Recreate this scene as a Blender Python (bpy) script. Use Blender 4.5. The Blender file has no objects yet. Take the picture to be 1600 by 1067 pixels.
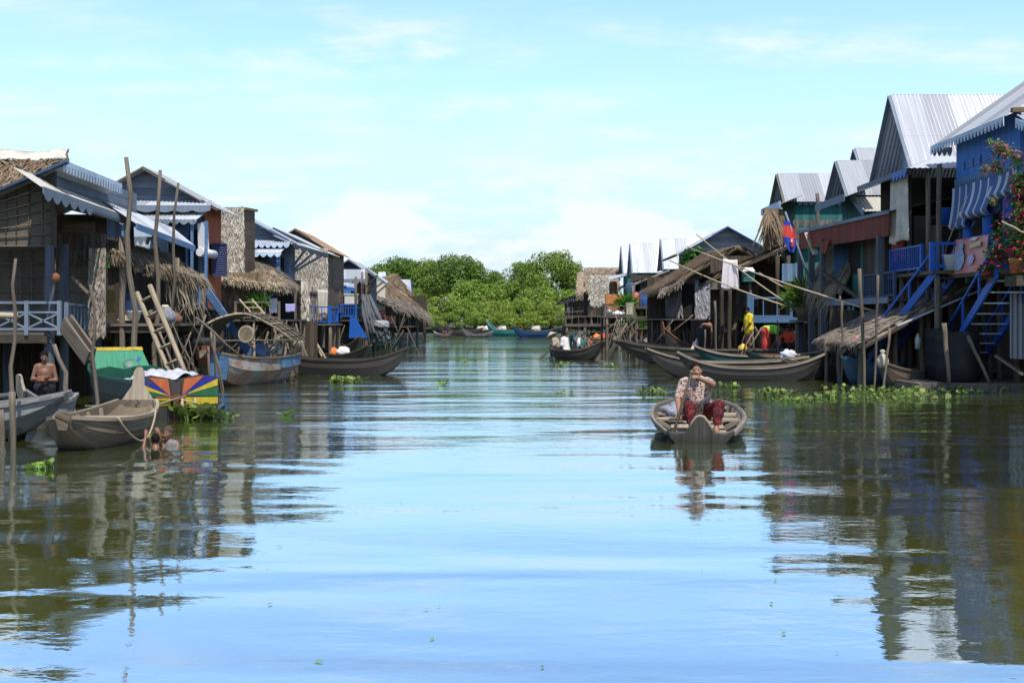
import bpy, math, random
import numpy as np
from mathutils import Vector as V, Matrix
from math import sin, cos, pi, radians as R

S = bpy.context.scene
C = S.collection
F, HZ, CZ = 1778.0, 500.0, 1.7          # focal length in photo pixels, horizon row, eye height above the water

# ---------------------------------------------------------------- camera, sky, sun, exposure
cd = bpy.data.cameras.new('camera'); cam = bpy.data.objects.new('camera', cd); C.objects.link(cam)
cam.location = (0, 0, CZ); cam.rotation_euler = (R(90), 0, 0)
cd.sensor_width = 36; cd.lens = 40; cd.shift_y = -33.5/1600; cd.clip_end = 6000; cd.clip_start = 0.1
S.camera = cam

SUN_EL, SUN_AZ = R(62), R(161)           # azimuth clockwise from +Y (the view direction): behind the camera, to the right
w = bpy.data.worlds.new('World'); S.world = w; w.use_nodes = True
nt = w.node_tree; nt.nodes.clear()
def wn(t, **k):
    n = nt.nodes.new(t)
    for a, b in k.items(): setattr(n, a, b)
    return n
def wl(a, b): nt.links.new(a, b)
out = wn('ShaderNodeOutputWorld'); bg = wn('ShaderNodeBackground'); wl(bg.outputs[0], out.inputs[0])
bg.inputs[1].default_value = 0.126
sky = wn('ShaderNodeTexSky', sky_type='NISHITA', sun_disc=False, sun_elevation=SUN_EL, sun_rotation=SUN_AZ)
sky.air_density = 1.6; sky.dust_density = 0.6; sky.ozone_density = 1.5
tint = wn('ShaderNodeMix', data_type='RGBA', blend_type='MULTIPLY'); tint.inputs[0].default_value = 1
wl(sky.outputs[0], tint.inputs[6]); tint.inputs[7].default_value = (1.0, 1.20, 1.60, 1)
# thin cloud sheets, in the sky's own directions
tc = wn('ShaderNodeTexCoord'); sp = wn('ShaderNodeSeparateXYZ'); wl(tc.outputs['Generated'], sp.inputs[0])
def wm(op, a, b=None, c=None, clamp=False):
    n = wn('ShaderNodeMath', operation=op, use_clamp=clamp)
    for i, x in enumerate((a, b, c)):
        if x is None: continue
        if isinstance(x, (int, float)): n.inputs[i].default_value = x
        else: wl(x, n.inputs[i])
    return n.outputs[0]
zc = wm('MAXIMUM', sp.outputs[2], 0.0)
zz = wm('ADD', zc, 0.10)
cx = wm('DIVIDE', sp.outputs[0], zz); cy = wm('DIVIDE', sp.outputs[1], zz)
cmb = wn('ShaderNodeCombineXYZ'); wl(cx, cmb.inputs[0]); wl(cy, cmb.inputs[1])
def wnoise(scale, sx, sy, seed, detail=6, rough=.6, dist=0.):
    m = wn('ShaderNodeMapping'); wl(cmb.outputs[0], m.inputs[0]); m.inputs['Scale'].default_value = (sx, sy, 1); m.inputs['Location'].default_value = (seed, seed*.7, 0)
    n = wn('ShaderNodeTexNoise'); wl(m.outputs[0], n.inputs[0]); n.inputs['Scale'].default_value = scale; n.inputs['Detail'].default_value = detail
    n.inputs['Roughness'].default_value = rough; n.inputs['Distortion'].default_value = dist
    return n.outputs[0]
def wmap(x, a, b, lo=0., hi=1.):
    n = wn('ShaderNodeMapRange', clamp=True, interpolation_type='SMOOTHSTEP'); wl(x, n.inputs[0])
    for i, q in enumerate((a, b, lo, hi)): n.inputs[i+1].default_value = q
    return n.outputs[0]
n1 = wmap(wnoise(0.9, .55, 1.6, 3.1, 7, .58, .3), .43, .68)
n2 = wmap(wnoise(2.6, 1., 1., 9.3, 8, .6), .38, .7)
cirrus = wm('MULTIPLY', wm('MULTIPLY', n1, n2), 0.95)
# puffier banks low over the horizon
lowm = wn('ShaderNodeMapping'); wl(tc.outputs['Generated'], lowm.inputs[0]); lowm.inputs['Scale'].default_value = (7, 7, 17)
ln = wn('ShaderNodeTexNoise'); wl(lowm.outputs[0], ln.inputs[0]); ln.inputs['Scale'].default_value = 1.25; ln.inputs['Detail'].default_value = 9; ln.inputs['Roughness'].default_value = .56
lowband = wmap(zc, .09, .175, .95, 0.)
puff = wm('MULTIPLY', wmap(ln.outputs[0], .46, .60), lowband)
haze = wmap(zc, .02, .24, .92, 0.)
# deeper blue overhead, paler air low down, white cloud over both
deep = wmap(zc, .26, .62, 1., .38); dc = wn('ShaderNodeCombineColor'); [wl(deep, dc.inputs[i]) for i in range(3)]
dk = wn('ShaderNodeMix', data_type='RGBA', blend_type='MULTIPLY'); dk.inputs[0].default_value = 1; wl(tint.outputs[2], dk.inputs[6]); wl(dc.outputs[0], dk.inputs[7])
low = wn('ShaderNodeMix', data_type='RGBA'); wl(haze, low.inputs[0]); wl(dk.outputs[2], low.inputs[6]); low.inputs[7].default_value = (3.7, 5.0, 5.9, 1)
cov = wm('MAXIMUM', cirrus, puff, clamp=True)
mixc = wn('ShaderNodeMix', data_type='RGBA'); wl(cov, mixc.inputs[0]); wl(low.outputs[2], mixc.inputs[6]); mixc.inputs[7].default_value = (5.7, 6.1, 6.6, 1)
wl(mixc.outputs[2], bg.inputs[0])

sd = bpy.data.lights.new('sun', 'SUN'); sun = bpy.data.objects.new('sun', sd); C.objects.link(sun)
sd.energy = 4.2; sd.angle = R(.5); sd.color = (1, .955, .88)
sdir = V((sin(SUN_AZ)*cos(SUN_EL), cos(SUN_AZ)*cos(SUN_EL), sin(SUN_EL)))
sun.rotation_euler = sdir.to_track_quat('Z', 'Y').to_euler(); sun.location = sdir*50
vs = S.view_settings; vs.view_transform = 'Standard'; vs.look = 'None'; vs.exposure = 0.42; vs.gamma = 1; vs.use_curve_mapping = False
cy_ = S.cycles; cy_.max_bounces = 6; cy_.diffuse_bounces = 3; cy_.glossy_bounces = 3; cy_.transmission_bounces = 3; cy_.transparent_max_bounces = 6
cy_.caustics_reflective = False; cy_.caustics_refractive = False; cy_.sample_clamp_indirect = 4
try: cy_.use_denoising = True; cy_.denoiser = 'OPENIMAGEDENOISE'
except Exception: pass

# ---------------------------------------------------------------- points
def X(px, Y): return (px-800)/F*Y
def Z(py, Y): return CZ-(py-HZ)/F*Y
def P(px, py, Y): return V((X(px, Y), Y, Z(py, Y)))
def YX(px, x): return x*F/(px-800)       # depth at which the plane X = x is met
def PX(px, py, x): return P(px, py, YX(px, x))
def WY(py): return CZ*F/(py-HZ)           # depth of the water surface at row py
def rnd(a, b): return random.uniform(a, b)

# ---------------------------------------------------------------- mesh builder
class MB:
    def __init__(s): s.v = []; s.f = []; s.uv = {}; s.smooth = set()
    def add(s, vs, fs, uvs=None, smooth=False):
        b = len(s.v); s.v += [tuple(p) for p in vs]
        for i, f in enumerate(fs):
            if uvs: s.uv[len(s.f)] = uvs[i]
            if smooth: s.smooth.add(len(s.f))
            s.f.append(tuple(b+k for k in f))
        return s
    def hexa(s, p):                        # 8 points: bottom 4 (ccw), top 4
        return s.add(p, [(3, 2, 1, 0), (4, 5, 6, 7), (0, 1, 5, 4), (1, 2, 6, 5), (2, 3, 7, 6), (3, 0, 4, 7)])
    def box(s, c, size, ang=0):
        c = V(c); a = V((cos(ang), sin(ang), 0))*size[0]/2; b = V((-sin(ang), cos(ang), 0))*size[1]/2; h = V((0, 0, size[2]/2))
        return s.hexa([c-a-b-h, c+a-b-h, c+a+b-h, c-a+b-h, c-a-b+h, c+a-b+h, c+a+b+h, c-a+b+h])
    def bx(s, x0, x1, y0, y1, z0, z1):
        return s.box(((x0+x1)/2, (y0+y1)/2, (z0+z1)/2), (abs(x1-x0), abs(y1-y0), abs(z1-z0)))
    def bar(s, p, q, w=.05, h=None, up=(0, 0, 1)):
        p, q = V(p), V(q); h = h or w; d = (q-p).normalized(); up = V(up)
        if abs(d.dot(up)) > .97: up = V((0, 1, 0)) if abs(d.y) < .9 else V((1, 0, 0))
        a = d.cross(up).normalized()*w/2; b = a.normalized().cross(d).normalized()*h/2
        return s.hexa([p-a-b, p+a-b, p+a+b, p-a+b, q-a-b, q+a-b, q+a+b, q-a+b])
    def slab(s, a, b, c, d, t=.04):        # quad slab, t thick behind its face
        a, b, c, d = map(V, (a, b, c, d)); n = (b-a).cross(d-a)
        if n.length < 1e-9: n = (c-b).cross(d-b)
        n = n.normalized()*t
        w = max((b-a).length, .01); h = max((d-a).length, .01)
        u = [(0, 0), (w, 0), (w, h), (0, h)]
        s.add([a, b, c, d, a-n, b-n, c-n, d-n], [(0, 1, 2, 3), (7, 6, 5, 4), (4, 5, 1, 0), (5, 6, 2, 1), (6, 7, 3, 2), (7, 4, 0, 3)],
              [u, [u[3], u[2], u[1], u[0]]] + [[(0, 0), (w, 0), (w, t), (0, t)], [(0, 0), (t, 0), (t, h), (0, h)], [(0, 0), (w, 0), (w, t), (0, t)], [(0, 0), (t, 0), (t, h), (0, h)]])
        return s
    def poly(s, pts, t=.04):               # planar polygon extruded t behind its face
        pts = [V(p) for p in pts]; n = V((0, 0, 0))
        for i in range(1, len(pts)-1): n += (pts[i]-pts[0]).cross(pts[i+1]-pts[0])
        n = n.normalized()*t; k = len(pts)
        ux = (pts[1]-pts[0]).normalized(); uy = n.normalized().cross(ux)
        uv = [((p-pts[0]).dot(ux), (p-pts[0]).dot(uy)) for p in pts]
        fs = [tuple(range(k)), tuple(range(2*k-1, k-1, -1))]; us = [uv, uv[::-1]]
        for i in range(k):
            j = (i+1) % k; fs.append((k+i, k+j, j, i)); l = (pts[j]-pts[i]).length; us.append([(0, 0), (l, 0), (l, t), (0, t)])
        return s.add(pts+[p-n for p in pts], fs, us)
    def tube(s, pts, r, n=8, caps=True):
        pts = [V(p) for p in pts]; m = len(pts)
        rr = r if isinstance(r, (list, tuple)) else [r]*m
        vs = []; fs = []; us = []; prev = None; L = 0
        for i, p in enumerate(pts):
            d = (pts[min(i+1, m-1)]-pts[max(i-1, 0)]).normalized()
            if prev is None:
                a = d.cross(V((0, 0, 1)))
                if a.length < .05: a = d.cross(V((0, 1, 0)))
                a.normalize()
            else: a = (prev-d*prev.dot(d)).normalized()
            prev = a; b = d.cross(a)
            for k in range(n): vs.append(p+(a*cos(2*pi*k/n)+b*sin(2*pi*k/n))*rr[i])
        for i in range(m-1):
            l = (pts[i+1]-pts[i]).length; c = 2*pi*rr[i]
            for k in range(n):
                fs.append((i*n+k, i*n+(k+1) % n, (i+1)*n+(k+1) % n, (i+1)*n+k))
                us.append([(k/n*c, L), ((k+1)/n*c, L), ((k+1)/n*c, L+l), (k/n*c, L+l)])
            L += l
        s.add(vs, fs, us, smooth=True)
        if caps:
            b = len(s.v)-len(vs)
            s.f.append(tuple(b+k for k in range(n))[::-1]); s.f.append(tuple(b+(m-1)*n+k for k in range(n)))
        return s
    def pole(s, p, q, r=.05, wob=.03, n=7, seg=6, taper=.75):  # a crooked natural pole
        p, q = V(p), V(q); pts = []; rs = []
        for i in range(seg+1):
            t = i/seg; o = V((rnd(-1, 1), rnd(-1, 1), 0))*wob*(0 if i in (0, seg) else 1)
            pts.append(p.lerp(q, t)+o); rs.append(r*(1+(taper-1)*t)*rnd(.93, 1.07))
        return s.tube(pts, rs, n)
    def lathe(s, c, prof, n=16, axis=(0, 0, 1)):
        q = V((0, 0, 1)).rotation_difference(V(axis)); c = V(c); vs = []; fs = []
        for r, z in prof:
            for k in range(n): vs.append(c+q @ V((r*cos(2*pi*k/n), r*sin(2*pi*k/n), z)))
        for i in range(len(prof)-1):
            for k in range(n): fs.append((i*n+k, i*n+(k+1) % n, (i+1)*n+(k+1) % n, (i+1)*n+k))
        s.add(vs, fs, smooth=True); b = len(s.v)-len(vs)
        if prof[0][0] > .004: s.f.append(tuple(b+k for k in range(n))[::-1])
        if prof[-1][0] > .004: s.f.append(tuple(b+(len(prof)-1)*n+k for k in range(n)))
        return s
    def ball(s, c, r, n=12, m=8, rot=None, jit=0):
        c = V(c); r = V(r) if not isinstance(r, (int, float)) else V((r, r, r)); vs = []; fs = []
        for i in range(m+1):
            th = pi*i/m
            for k in range(n):
                p = V((sin(th)*cos(2*pi*k/n), sin(th)*sin(2*pi*k/n), cos(th)))*(1+rnd(-jit, jit)); p = V((p.x*r.x, p.y*r.y, p.z*r.z))
                vs.append(c+(rot @ p if rot else p))
        for i in range(m):
            for k in range(n): fs.append((i*n+k, (i+1)*n+k, (i+1)*n+(k+1) % n, i*n+(k+1) % n))
        return s.add(vs, fs, smooth=True)
    def lump(s, c, r, n=18, m=12, amp=.22, seed=None):      # soft uneven heap
        c = V(c); r = V(r) if not isinstance(r, (int, float)) else V((r, r, r)); ph = [rnd(0, 6) for _ in range(6)]; vs = []; fs = []
        for i in range(m+1):
            th = pi*i/m
            for k in range(n):
                d = V((sin(th)*cos(2*pi*k/n), sin(th)*sin(2*pi*k/n), cos(th))); q = 1+amp*(sin(d.x*4+ph[0])*sin(d.y*5+ph[1])+.6*sin(d.z*7+ph[2]+d.x*5)+.45*sin(d.x*11+d.y*9+ph[3])*sin(d.z*10+ph[4]))
                p = d*q; z = p.z*r.z; z = max(z, -r.z*.55); vs.append(c+V((p.x*r.x, p.y*r.y, z)))
        for i in range(m):
            for k in range(n): fs.append((i*n+k, (i+1)*n+k, (i+1)*n+(k+1) % n, i*n+(k+1) % n))
        return s.add(vs, fs, smooth=True)
    def grid(s, a, b, c, d, nu, nv, fn=None, t=.01, smooth=True):   # a->b top edge, d->c bottom edge; fn(u,v) lifts along the normal
        a, b, c, d = map(V, (a, b, c, d)); n = (d-a).cross(b-a)
        if n.length < 1e-9: n = (c-b).cross(b-a)
        n.normalize(); n = -n if n.z < -1e-3 else n
        w = (b-a).length; h = (d-a).length; vs = []; us = []
        for j in range(nv+1):
            for i in range(nu+1):
                u, v = i/nu, j/nv; p = a.lerp(b, u).lerp(d.lerp(c, u), v)
                vs.append(p+n*(fn(u*w, v*h) if fn else 0)); us.append((u*w, v*h))
        N = len(vs); vs += [p-n*t for p in vs]; fs = []; fu = []
        for j in range(nv):
            for i in range(nu):
                q = (j*(nu+1)+i, (j+1)*(nu+1)+i, (j+1)*(nu+1)+i+1, j*(nu+1)+i+1)
                fs.append(q); fu.append([us[k] for k in q]); q2 = tuple(N+k for k in q[::-1]); fs.append(q2); fu.append([us[k-N] for k in q2])
        ring = [i for i in range(nu+1)]+[(j+1)*(nu+1)-1 for j in range(1, nv+1)]+[nv*(nu+1)+i for i in range(nu-1, -1, -1)]+[j*(nu+1) for j in range(nv-1, 0, -1)]
        for i in range(len(ring)):
            x, y = ring[i], ring[(i+1) % len(ring)]; fs.append((x, y, N+y, N+x)); fu.append([us[x], us[y], us[y], us[x]])
        return s.add(vs, fs, fu, smooth=smooth)
    def blade(s, p, d, side, L, w, bend=0, nrm=(0, 0, 1)):   # one dry leaf: a narrow tapering strip of two quads
        p, d, side, nrm = V(p), V(d).normalized(), V(side).normalized(), V(nrm)
        m = p+d*L*.5+nrm*bend*.3; e = p+d*L-nrm*bend
        return s.add([p-side*w/2, p+side*w/2, m+side*w*.45, m-side*w*.45, e+side*w*.12, e-side*w*.12], [(0, 1, 2, 3), (3, 2, 4, 5)])
    def build(s, name, mat, parent=None, loc=None):
        base = V(parent['_b']) if parent is not None and '_b' in parent else (V(loc) if loc is not None else V((0, 0, 0)))
        me = bpy.data.meshes.new(name)
        co = [(x-base.x, y-base.y, z-base.z) for x, y, z in s.v]
        me.from_pydata(co, [], s.f)
        uvl = me.uv_layers.new(name='UVMap'); buf = [0.]*(2*len(me.loops)); li = 0
        ncl = len(s.f) > 60000
        for fi, f in enumerate(s.f):
            u = s.uv.get(fi)
            if u is None:
                if ncl: li += len(f); continue
                pts = [V(co[k]) for k in f]; best = None; bl = -1
                for k in range(len(pts)):
                    e = pts[(k+1) % len(pts)]-pts[k]
                    if e.length > bl: bl = e.length; best = e
                vv = best.normalized() if bl > 1e-9 else V((0, 0, 1)); nn = (pts[1]-pts[0]).cross(pts[2]-pts[0]); uu = nn.cross(vv)
                uu = uu.normalized() if uu.length > 1e-12 else V((1, 0, 0))
                u = [(p.dot(uu), p.dot(vv)) for p in pts]
            for a in u: buf[li*2] = a[0]; buf[li*2+1] = a[1]; li += 1
        uvl.data.foreach_set('uv', buf)
        if s.smooth:
            sm = [i in s.smooth for i in range(len(s.f))]; me.polygons.foreach_set('use_smooth', sm)
        me.materials.append(mat); me.update()
        o = bpy.data.objects.new(name, me); C.objects.link(o)
        if parent is not None: o.parent = parent; o['_b'] = base[:]
        else: o.location = base
        return o

class T:                                     # a thing: an Empty at its base that parents its parts
    def __init__(s, name, label, cat, loc, group=None):
        s.o = bpy.data.objects.new(name, None); C.objects.link(s.o); s.o.location = loc; s.o.empty_display_size = .2
        s.o['label'] = label; s.o['category'] = cat; s.o['_b'] = tuple(loc)
        if group: s.o['group'] = group
    def p(s, name, mb, m, parent=None, label=None):
        o = mb.build(name, m, parent or s.o)
        if label: o['label'] = label
        return o
def solo(name, mb, m, label, cat, group=None, kind=None):
    vs = mb.v; x = sum(a[0] for a in vs)/len(vs); y = sum(a[1] for a in vs)/len(vs); z = min(a[2] for a in vs)
    o = mb.build(name, m, None, (x, y, z))
    if kind: o['kind'] = kind
    if label: o['label'] = label
    if cat: o['category'] = cat
    if group: o['group'] = group
    return o
def struct(name, mb, m):
    o = mb.build(name, m); o['kind'] = 'structure'; return o
# ---------------------------------------------------------------- materials
MATS = {}
class NT:
    def __init__(s, name):
        s.m = bpy.data.materials.new(name); s.m.use_nodes = True; s.t = s.m.node_tree; s.t.nodes.clear()
        s.out = s.n('ShaderNodeOutputMaterial')
    def n(s, t, **k):
        x = s.t.nodes.new(t)
        for a, b in k.items(): setattr(x, a, b)
        return x
    def l(s, a, b): s.t.links.new(a, b)
    def put(s, sock, x):
        if hasattr(x, 'links'): s.l(x, sock)
        elif isinstance(x, (tuple, list)) and len(x) == 3 and sock.type == 'RGBA': sock.default_value = (*x, 1)
        else: sock.default_value = x
    def math(s, op, a, b=0., c=0., clamp=False):
        x = s.n('ShaderNodeMath', operation=op, use_clamp=clamp)
        for i, q in enumerate((a, b, c)): s.put(x.inputs[i], q)
        return x.outputs[0]
    def mix(s, f, a, b, mode='MIX'):
        x = s.n('ShaderNodeMix', data_type='RGBA', blend_type=mode); s.put(x.inputs[0], f); s.put(x.inputs[6], a); s.put(x.inputs[7], b); return x.outputs[2]
    def map(s, x, a, b, lo=0., hi=1.):
        q = s.n('ShaderNodeMapRange', clamp=True); s.put(q.inputs[0], x)
        for i, y in enumerate((a, b, lo, hi)): q.inputs[i+1].default_value = y
        return q.outputs[0]
    def noise(s, vec, scale=(1, 1, 1), sc=1., detail=5, rough=.6, dist=0., loc=(0, 0, 0)):
        m = s.n('ShaderNodeMapping'); s.l(vec, m.inputs[0]); m.inputs['Scale'].default_value = scale; m.inputs['Location'].default_value = loc
        q = s.n('ShaderNodeTexNoise'); s.l(m.outputs[0], q.inputs[0]); q.inputs['Scale'].default_value = sc
        q.inputs['Detail'].default_value = detail; q.inputs['Roughness'].default_value = rough; q.inputs['Distortion'].default_value = dist
        return q.outputs[0]
    def uv(s): return s.n('ShaderNodeTexCoord').outputs['UV']
    def obj(s): return s.n('ShaderNodeTexCoord').outputs['Object']
    def bsdf(s, col, rough=.8, bump=None, bs=.3, bd=.02, metal=0., spec=.3):
        b = s.n('ShaderNodeBsdfPrincipled'); s.put(b.inputs['Base Color'], col); s.put(b.inputs['Roughness'], rough); b.inputs['Metallic'].default_value = metal
        b.inputs['Specular IOR Level'].default_value = spec
        if bump is not None:
            k = s.n('ShaderNodeBump'); k.inputs['Strength'].default_value = bs; k.inputs['Distance'].default_value = bd; s.l(bump, k.inputs['Height']); s.l(k.outputs[0], b.inputs['Normal'])
        s.l(b.outputs[0], s.out.inputs[0]); return s.m

def surf(name, c1, c2, grain=(26, 1.6), plank=0, rows=0, wear=None, wearat=.58, rough=.85, bs=.5, stain=.45, var=.25, gap=.25, spec=.25, wet=None):
    """fibrous or boarded surface in metres of UV: grain noise, boards of a width, horizontal rows, worn patches, weather stains"""
    if name in MATS: return MATS[name]
    t = NT(name); uv = t.uv(); ob = t.obj()
    g = t.noise(uv, (*grain, 1), 1., 6, .65, .2)
    col = t.mix(t.map(g, .3, .7), c1, c2)
    h = g
    if plank or rows:
        sp = t.n('ShaderNodeSeparateXYZ'); t.l(uv, sp.inputs[0])
        w = plank or rows; q = t.math('DIVIDE', sp.outputs[0 if plank else 1], w)
        fl = t.math('FLOOR', q); wn_ = t.n('ShaderNodeTexWhiteNoise', noise_dimensions='1D'); t.l(fl, wn_.inputs['W'])
        bri = t.map(wn_.outputs[0], 0, 1, 1-var, 1+var)
        cc = t.n('ShaderNodeCombineColor'); [t.l(bri, cc.inputs[i]) for i in range(3)]
        col = t.mix(1., col, cc.outputs[0], 'MULTIPLY')
        fr = t.math('FRACT', q); e = t.math('MINIMUM', fr, t.math('SUBTRACT', 1., fr)); ed = t.map(e, 0., .05, 0., 1.)
        col = t.mix(ed, tuple(x*gap for x in c1), col); h = t.math('ADD', t.math('MULTIPLY', g, .4), ed)
    if wear:
        wz = t.noise(ob, (1.3, 1.3, 1.3), 1.7, 8, .72); f = t.map(wz, wearat, wearat+.07)
        f2 = t.math('MULTIPLY', f, t.map(g, .2, .55)); col = t.mix(f2, col, wear)
    if stain:
        st = t.noise(ob, (1, 1, .45), 1.1, 6, .6, 0, (5, 2, 1)); col = t.mix(t.map(st, .42, .72, 0, stain), col, tuple(x*.42 for x in c1))
    if wet:                                     # a dark wet and weedy band along the waterline, above the hull's own base
        so = t.n('ShaderNodeSeparateXYZ'); t.l(ob, so.inputs[0]); zz_ = t.math('ADD', so.outputs[2], t.math('MULTIPLY', t.noise(ob, (3, 3, .6), 1.6, 5, .6), .22))
        col = t.mix(t.map(zz_, wet+.06, wet+.26, .88, 0.), col, (.022, .022, .014))
    oi = t.n('ShaderNodeObjectInfo'); rv = t.map(oi.outputs['Random'], 0, 1, .86, 1.12)
    cc = t.n('ShaderNodeCombineColor'); [t.l(rv, cc.inputs[i]) for i in range(3)]
    col = t.mix(1., col, cc.outputs[0], 'MULTIPLY')
    MATS[name] = t.bsdf(col, rough, h, bs, .015, 0, spec); return MATS[name]

def tin(name, c=(.45, .47, .50), rust=.35, corr=0, c2=None):
    if name in MATS: return MATS[name]
    t = NT(name); uv = t.uv(); sp = t.n('ShaderNodeSeparateXYZ'); t.l(uv, sp.inputs[0])
    fl = t.math('FLOOR', t.math('DIVIDE', sp.outputs[0], .82)); wn_ = t.n('ShaderNodeTexWhiteNoise', noise_dimensions='1D'); t.l(fl, wn_.inputs['W'])
    col = t.mix(wn_.outputs[0], tuple(x*.66 for x in c), tuple(min(1, x*1.15) for x in c))
    st = t.noise(uv, (9, .5, 1), 1., 6, .6); col = t.mix(t.map(st, .4, .75, 0, .5), col, tuple(x*.6 for x in c))
    ru = t.noise(uv, (1.2, .6, 1), 1.4, 8, .7, .4, (3, 3, 0)); col = t.mix(t.map(ru, .58, .75, 0, rust), col, c2 or (.30, .17, .09))
    fr = t.math('FRACT', t.math('DIVIDE', sp.outputs[1], 1.7)); col = t.mix(t.map(fr, 0, .012, .45, 0.), col, (.1, .1, .1))
    MATS[name] = t.bsdf(col, t.map(st, 0, 1, .38, .62), None, 0, 0, .25, .4); return MATS[name]

def plain(name, c, rough=.7, var=.25, sc=6., c2=None, bs=.15, metal=0., spec=.4):
    if name in MATS: return MATS[name]
    t = NT(name); ob = t.obj(); n = t.noise(ob, (1, 1, 1), sc, 6, .65)
    col = t.mix(t.map(n, .3, .72), tuple(x*(1-var) for x in c), c2 or tuple(min(1, x*(1+var)) for x in c))
    MATS[name] = t.bsdf(col, rough, n, bs, .01, metal, spec); return MATS[name]

def leafmat(name, c1, c2, c3=None, tr=.35, rough=.55):
    if name in MATS: return MATS[name]
    t = NT(name); g = t.n('ShaderNodeNewGeometry'); ob = t.obj()
    col = t.mix(g.outputs['Random Per Island'], c1, c2)
    if c3: col = t.mix(t.map(t.noise(ob, (1, 1, 1), .5, 4, .6), .45, .65), col, c3)
    b = t.n('ShaderNodeBsdfPrincipled'); t.l(col, b.inputs['Base Color']); b.inputs['Roughness'].default_value = rough; b.inputs['Specular IOR Level'].default_value = .25
    tl = t.n('ShaderNodeBsdfTranslucent'); t.l(col, tl.inputs[0]); mx = t.n('ShaderNodeMixShader'); mx.inputs[0].default_value = tr
    t.l(b.outputs[0], mx.inputs[1]); t.l(tl.outputs[0], mx.inputs[2]); t.l(mx.outputs[0], t.out.inputs[0]); MATS[name] = t.m; return t.m

def strawmat(name, c1, c2, tr=.12):          # dry leaves: each blade its own tone
    if name in MATS: return MATS[name]
    t = NT(name); g = t.n('ShaderNodeNewGeometry'); uv = t.uv(); ob = t.obj()
    n = t.noise(uv, (30, 3, 1), 1., 5, .7); a = t.math('ADD', t.math('MULTIPLY', g.outputs['Random Per Island'], .62), t.math('MULTIPLY', n, .42), clamp=True)
    col = t.mix(a, c1, c2)
    st = t.noise(ob, (1, 1, 1), .9, 6, .6); col = t.mix(t.map(st, .45, .7, 0, .45), col, tuple(x*.6 for x in c1))
    MATS[name] = t.bsdf(col, .9, n, .5, .02, 0, .1); return MATS[name]

WOOD = surf('weathered_wood', (.075, .058, .042), (.25, .205, .155), (30, 1.2))
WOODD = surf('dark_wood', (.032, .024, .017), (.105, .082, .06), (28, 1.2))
WOODL = surf('pale_bare_wood', (.22, .18, .135), (.46, .40, .31), (26, 1.1), stain=.35)
BAMBOO = surf('dry_bamboo', (.26, .20, .125), (.50, .42, .29), (20, .8), stain=.3)
BAMBOOG = surf('grey_bamboo', (.085, .067, .048), (.26, .21, .15), (24, .9), stain=.4)
DECK = surf('deck_boards', (.07, .058, .046), (.20, .17, .14), (24, 1.2), plank=.14)
PLANKW = surf('grey_plank_wall', (.075, .066, .058), (.20, .18, .16), (24, 1.), plank=.17)
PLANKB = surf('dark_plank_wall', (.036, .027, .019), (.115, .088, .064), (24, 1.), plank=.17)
BLUEP = surf('blue_grey_plank_wall', (.085, .125, .185), (.15, .20, .275), (20, 1.), plank=.18, wear=(.2, .21, .22), wearat=.55)
BLUEPH = surf('blue_grey_board_wall', (.105, .13, .17), (.19, .225, .275), (1., 20), rows=.2, wear=(.17, .18, .19), wearat=.56)
BLUEV = surf('vivid_blue_plank_wall', (.05, .16, .47), (.09, .24, .60), (18, 1.), plank=.16, stain=.2, var=.12, gap=.5)
BLUE = surf('vivid_blue_paint', (.012, .075, .34), (.024, .125, .47), (20, 1.), stain=.2, rough=.5, wear=(.12, .15, .25), wearat=.66)
BLUEL = surf('faded_blue_paint', (.06, .135, .27), (.115, .215, .37), (20, 1.), stain=.25, rough=.6, wear=(.25, .26, .28), wearat=.6)
BLUED = surf('dull_blue_paint', (.035, .06, .11), (.07, .11, .18), (20, 1.), stain=.3, wear=(.14, .14, .15), wearat=.57)
GREYPOST = surf('grey_blue_post', (.055, .06, .07), (.13, .145, .165), (24, 1.))
SLATE = surf('grey_blue_paint', (.13, .165, .21), (.23, .275, .33), (20, 1.), stain=.3, wear=(.3, .3, .3), wearat=.6)
TEAL = surf('teal_plank_wall', (.022, .115, .105), (.045, .185, .165), (20, 1.), plank=.13, wear=(.12, .14, .13), wearat=.58)
REDP = surf('red_brown_plank_wall', (.16, .040, .026), (.27, .068, .042), (20, 1.), plank=.15, wear=(.14, .09, .07), wearat=.62)
ORANGEP = surf('orange_red_plank_wall', (.36, .085, .035), (.50, .13, .055), (20, 1.), plank=.2, var=.12, stain=.3)
TRIMW = surf('white_blue_trim', (.40, .50, .62), (.58, .68, .80), (20, 1.), stain=.35, rough=.6)
TIN = tin('tin_roof', (.42, .435, .455), .5); TINB = tin('new_tin_roof', (.52, .54, .57), .12); TINR = tin('rusted_tin_roof', (.44, .36, .29), .8); TINO = tin('orange_rust_tin_roof', (.42, .24, .12), .5)
TINY_ = tin('yellowed_tin_roof', (.58, .55, .47), .4, c2=(.42, .30, .16))
THATCH = strawmat('brown_thatch', (.085, .058, .036), (.30, .22, .145))
THATCHG = strawmat('grey_thatch', (.075, .060, .046), (.33, .275, .215))
STRAW = strawmat('ragged_straw', (.12, .09, .06), (.52, .42, .29))
LEAFW = strawmat('pale_palm_leaf_wall', (.16, .125, .09), (.80, .73, .61))
LEAFM = strawmat('brown_palm_leaf', (.09, .073, .056), (.42, .36, .29))
LEAFG = strawmat('grey_palm_leaf_wall', (.085, .08, .078), (.27, .255, .245))
LEAFD = strawmat('dark_palm_leaf_wall', (.05, .041, .033), (.20, .165, .13))
DARK = plain('shade_and_soil_black', (.012, .011, .010), .95, .3)  # near-black for sheets that stand for shade inside openings; also pot soil
CLOTHW = plain('white_cloth', (.66, .64, .62), .9, .12, 5)
TARP = plain('off_white_tarpaulin', (.50, .46, .38), .7, .28, 3., bs=.5)
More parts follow.
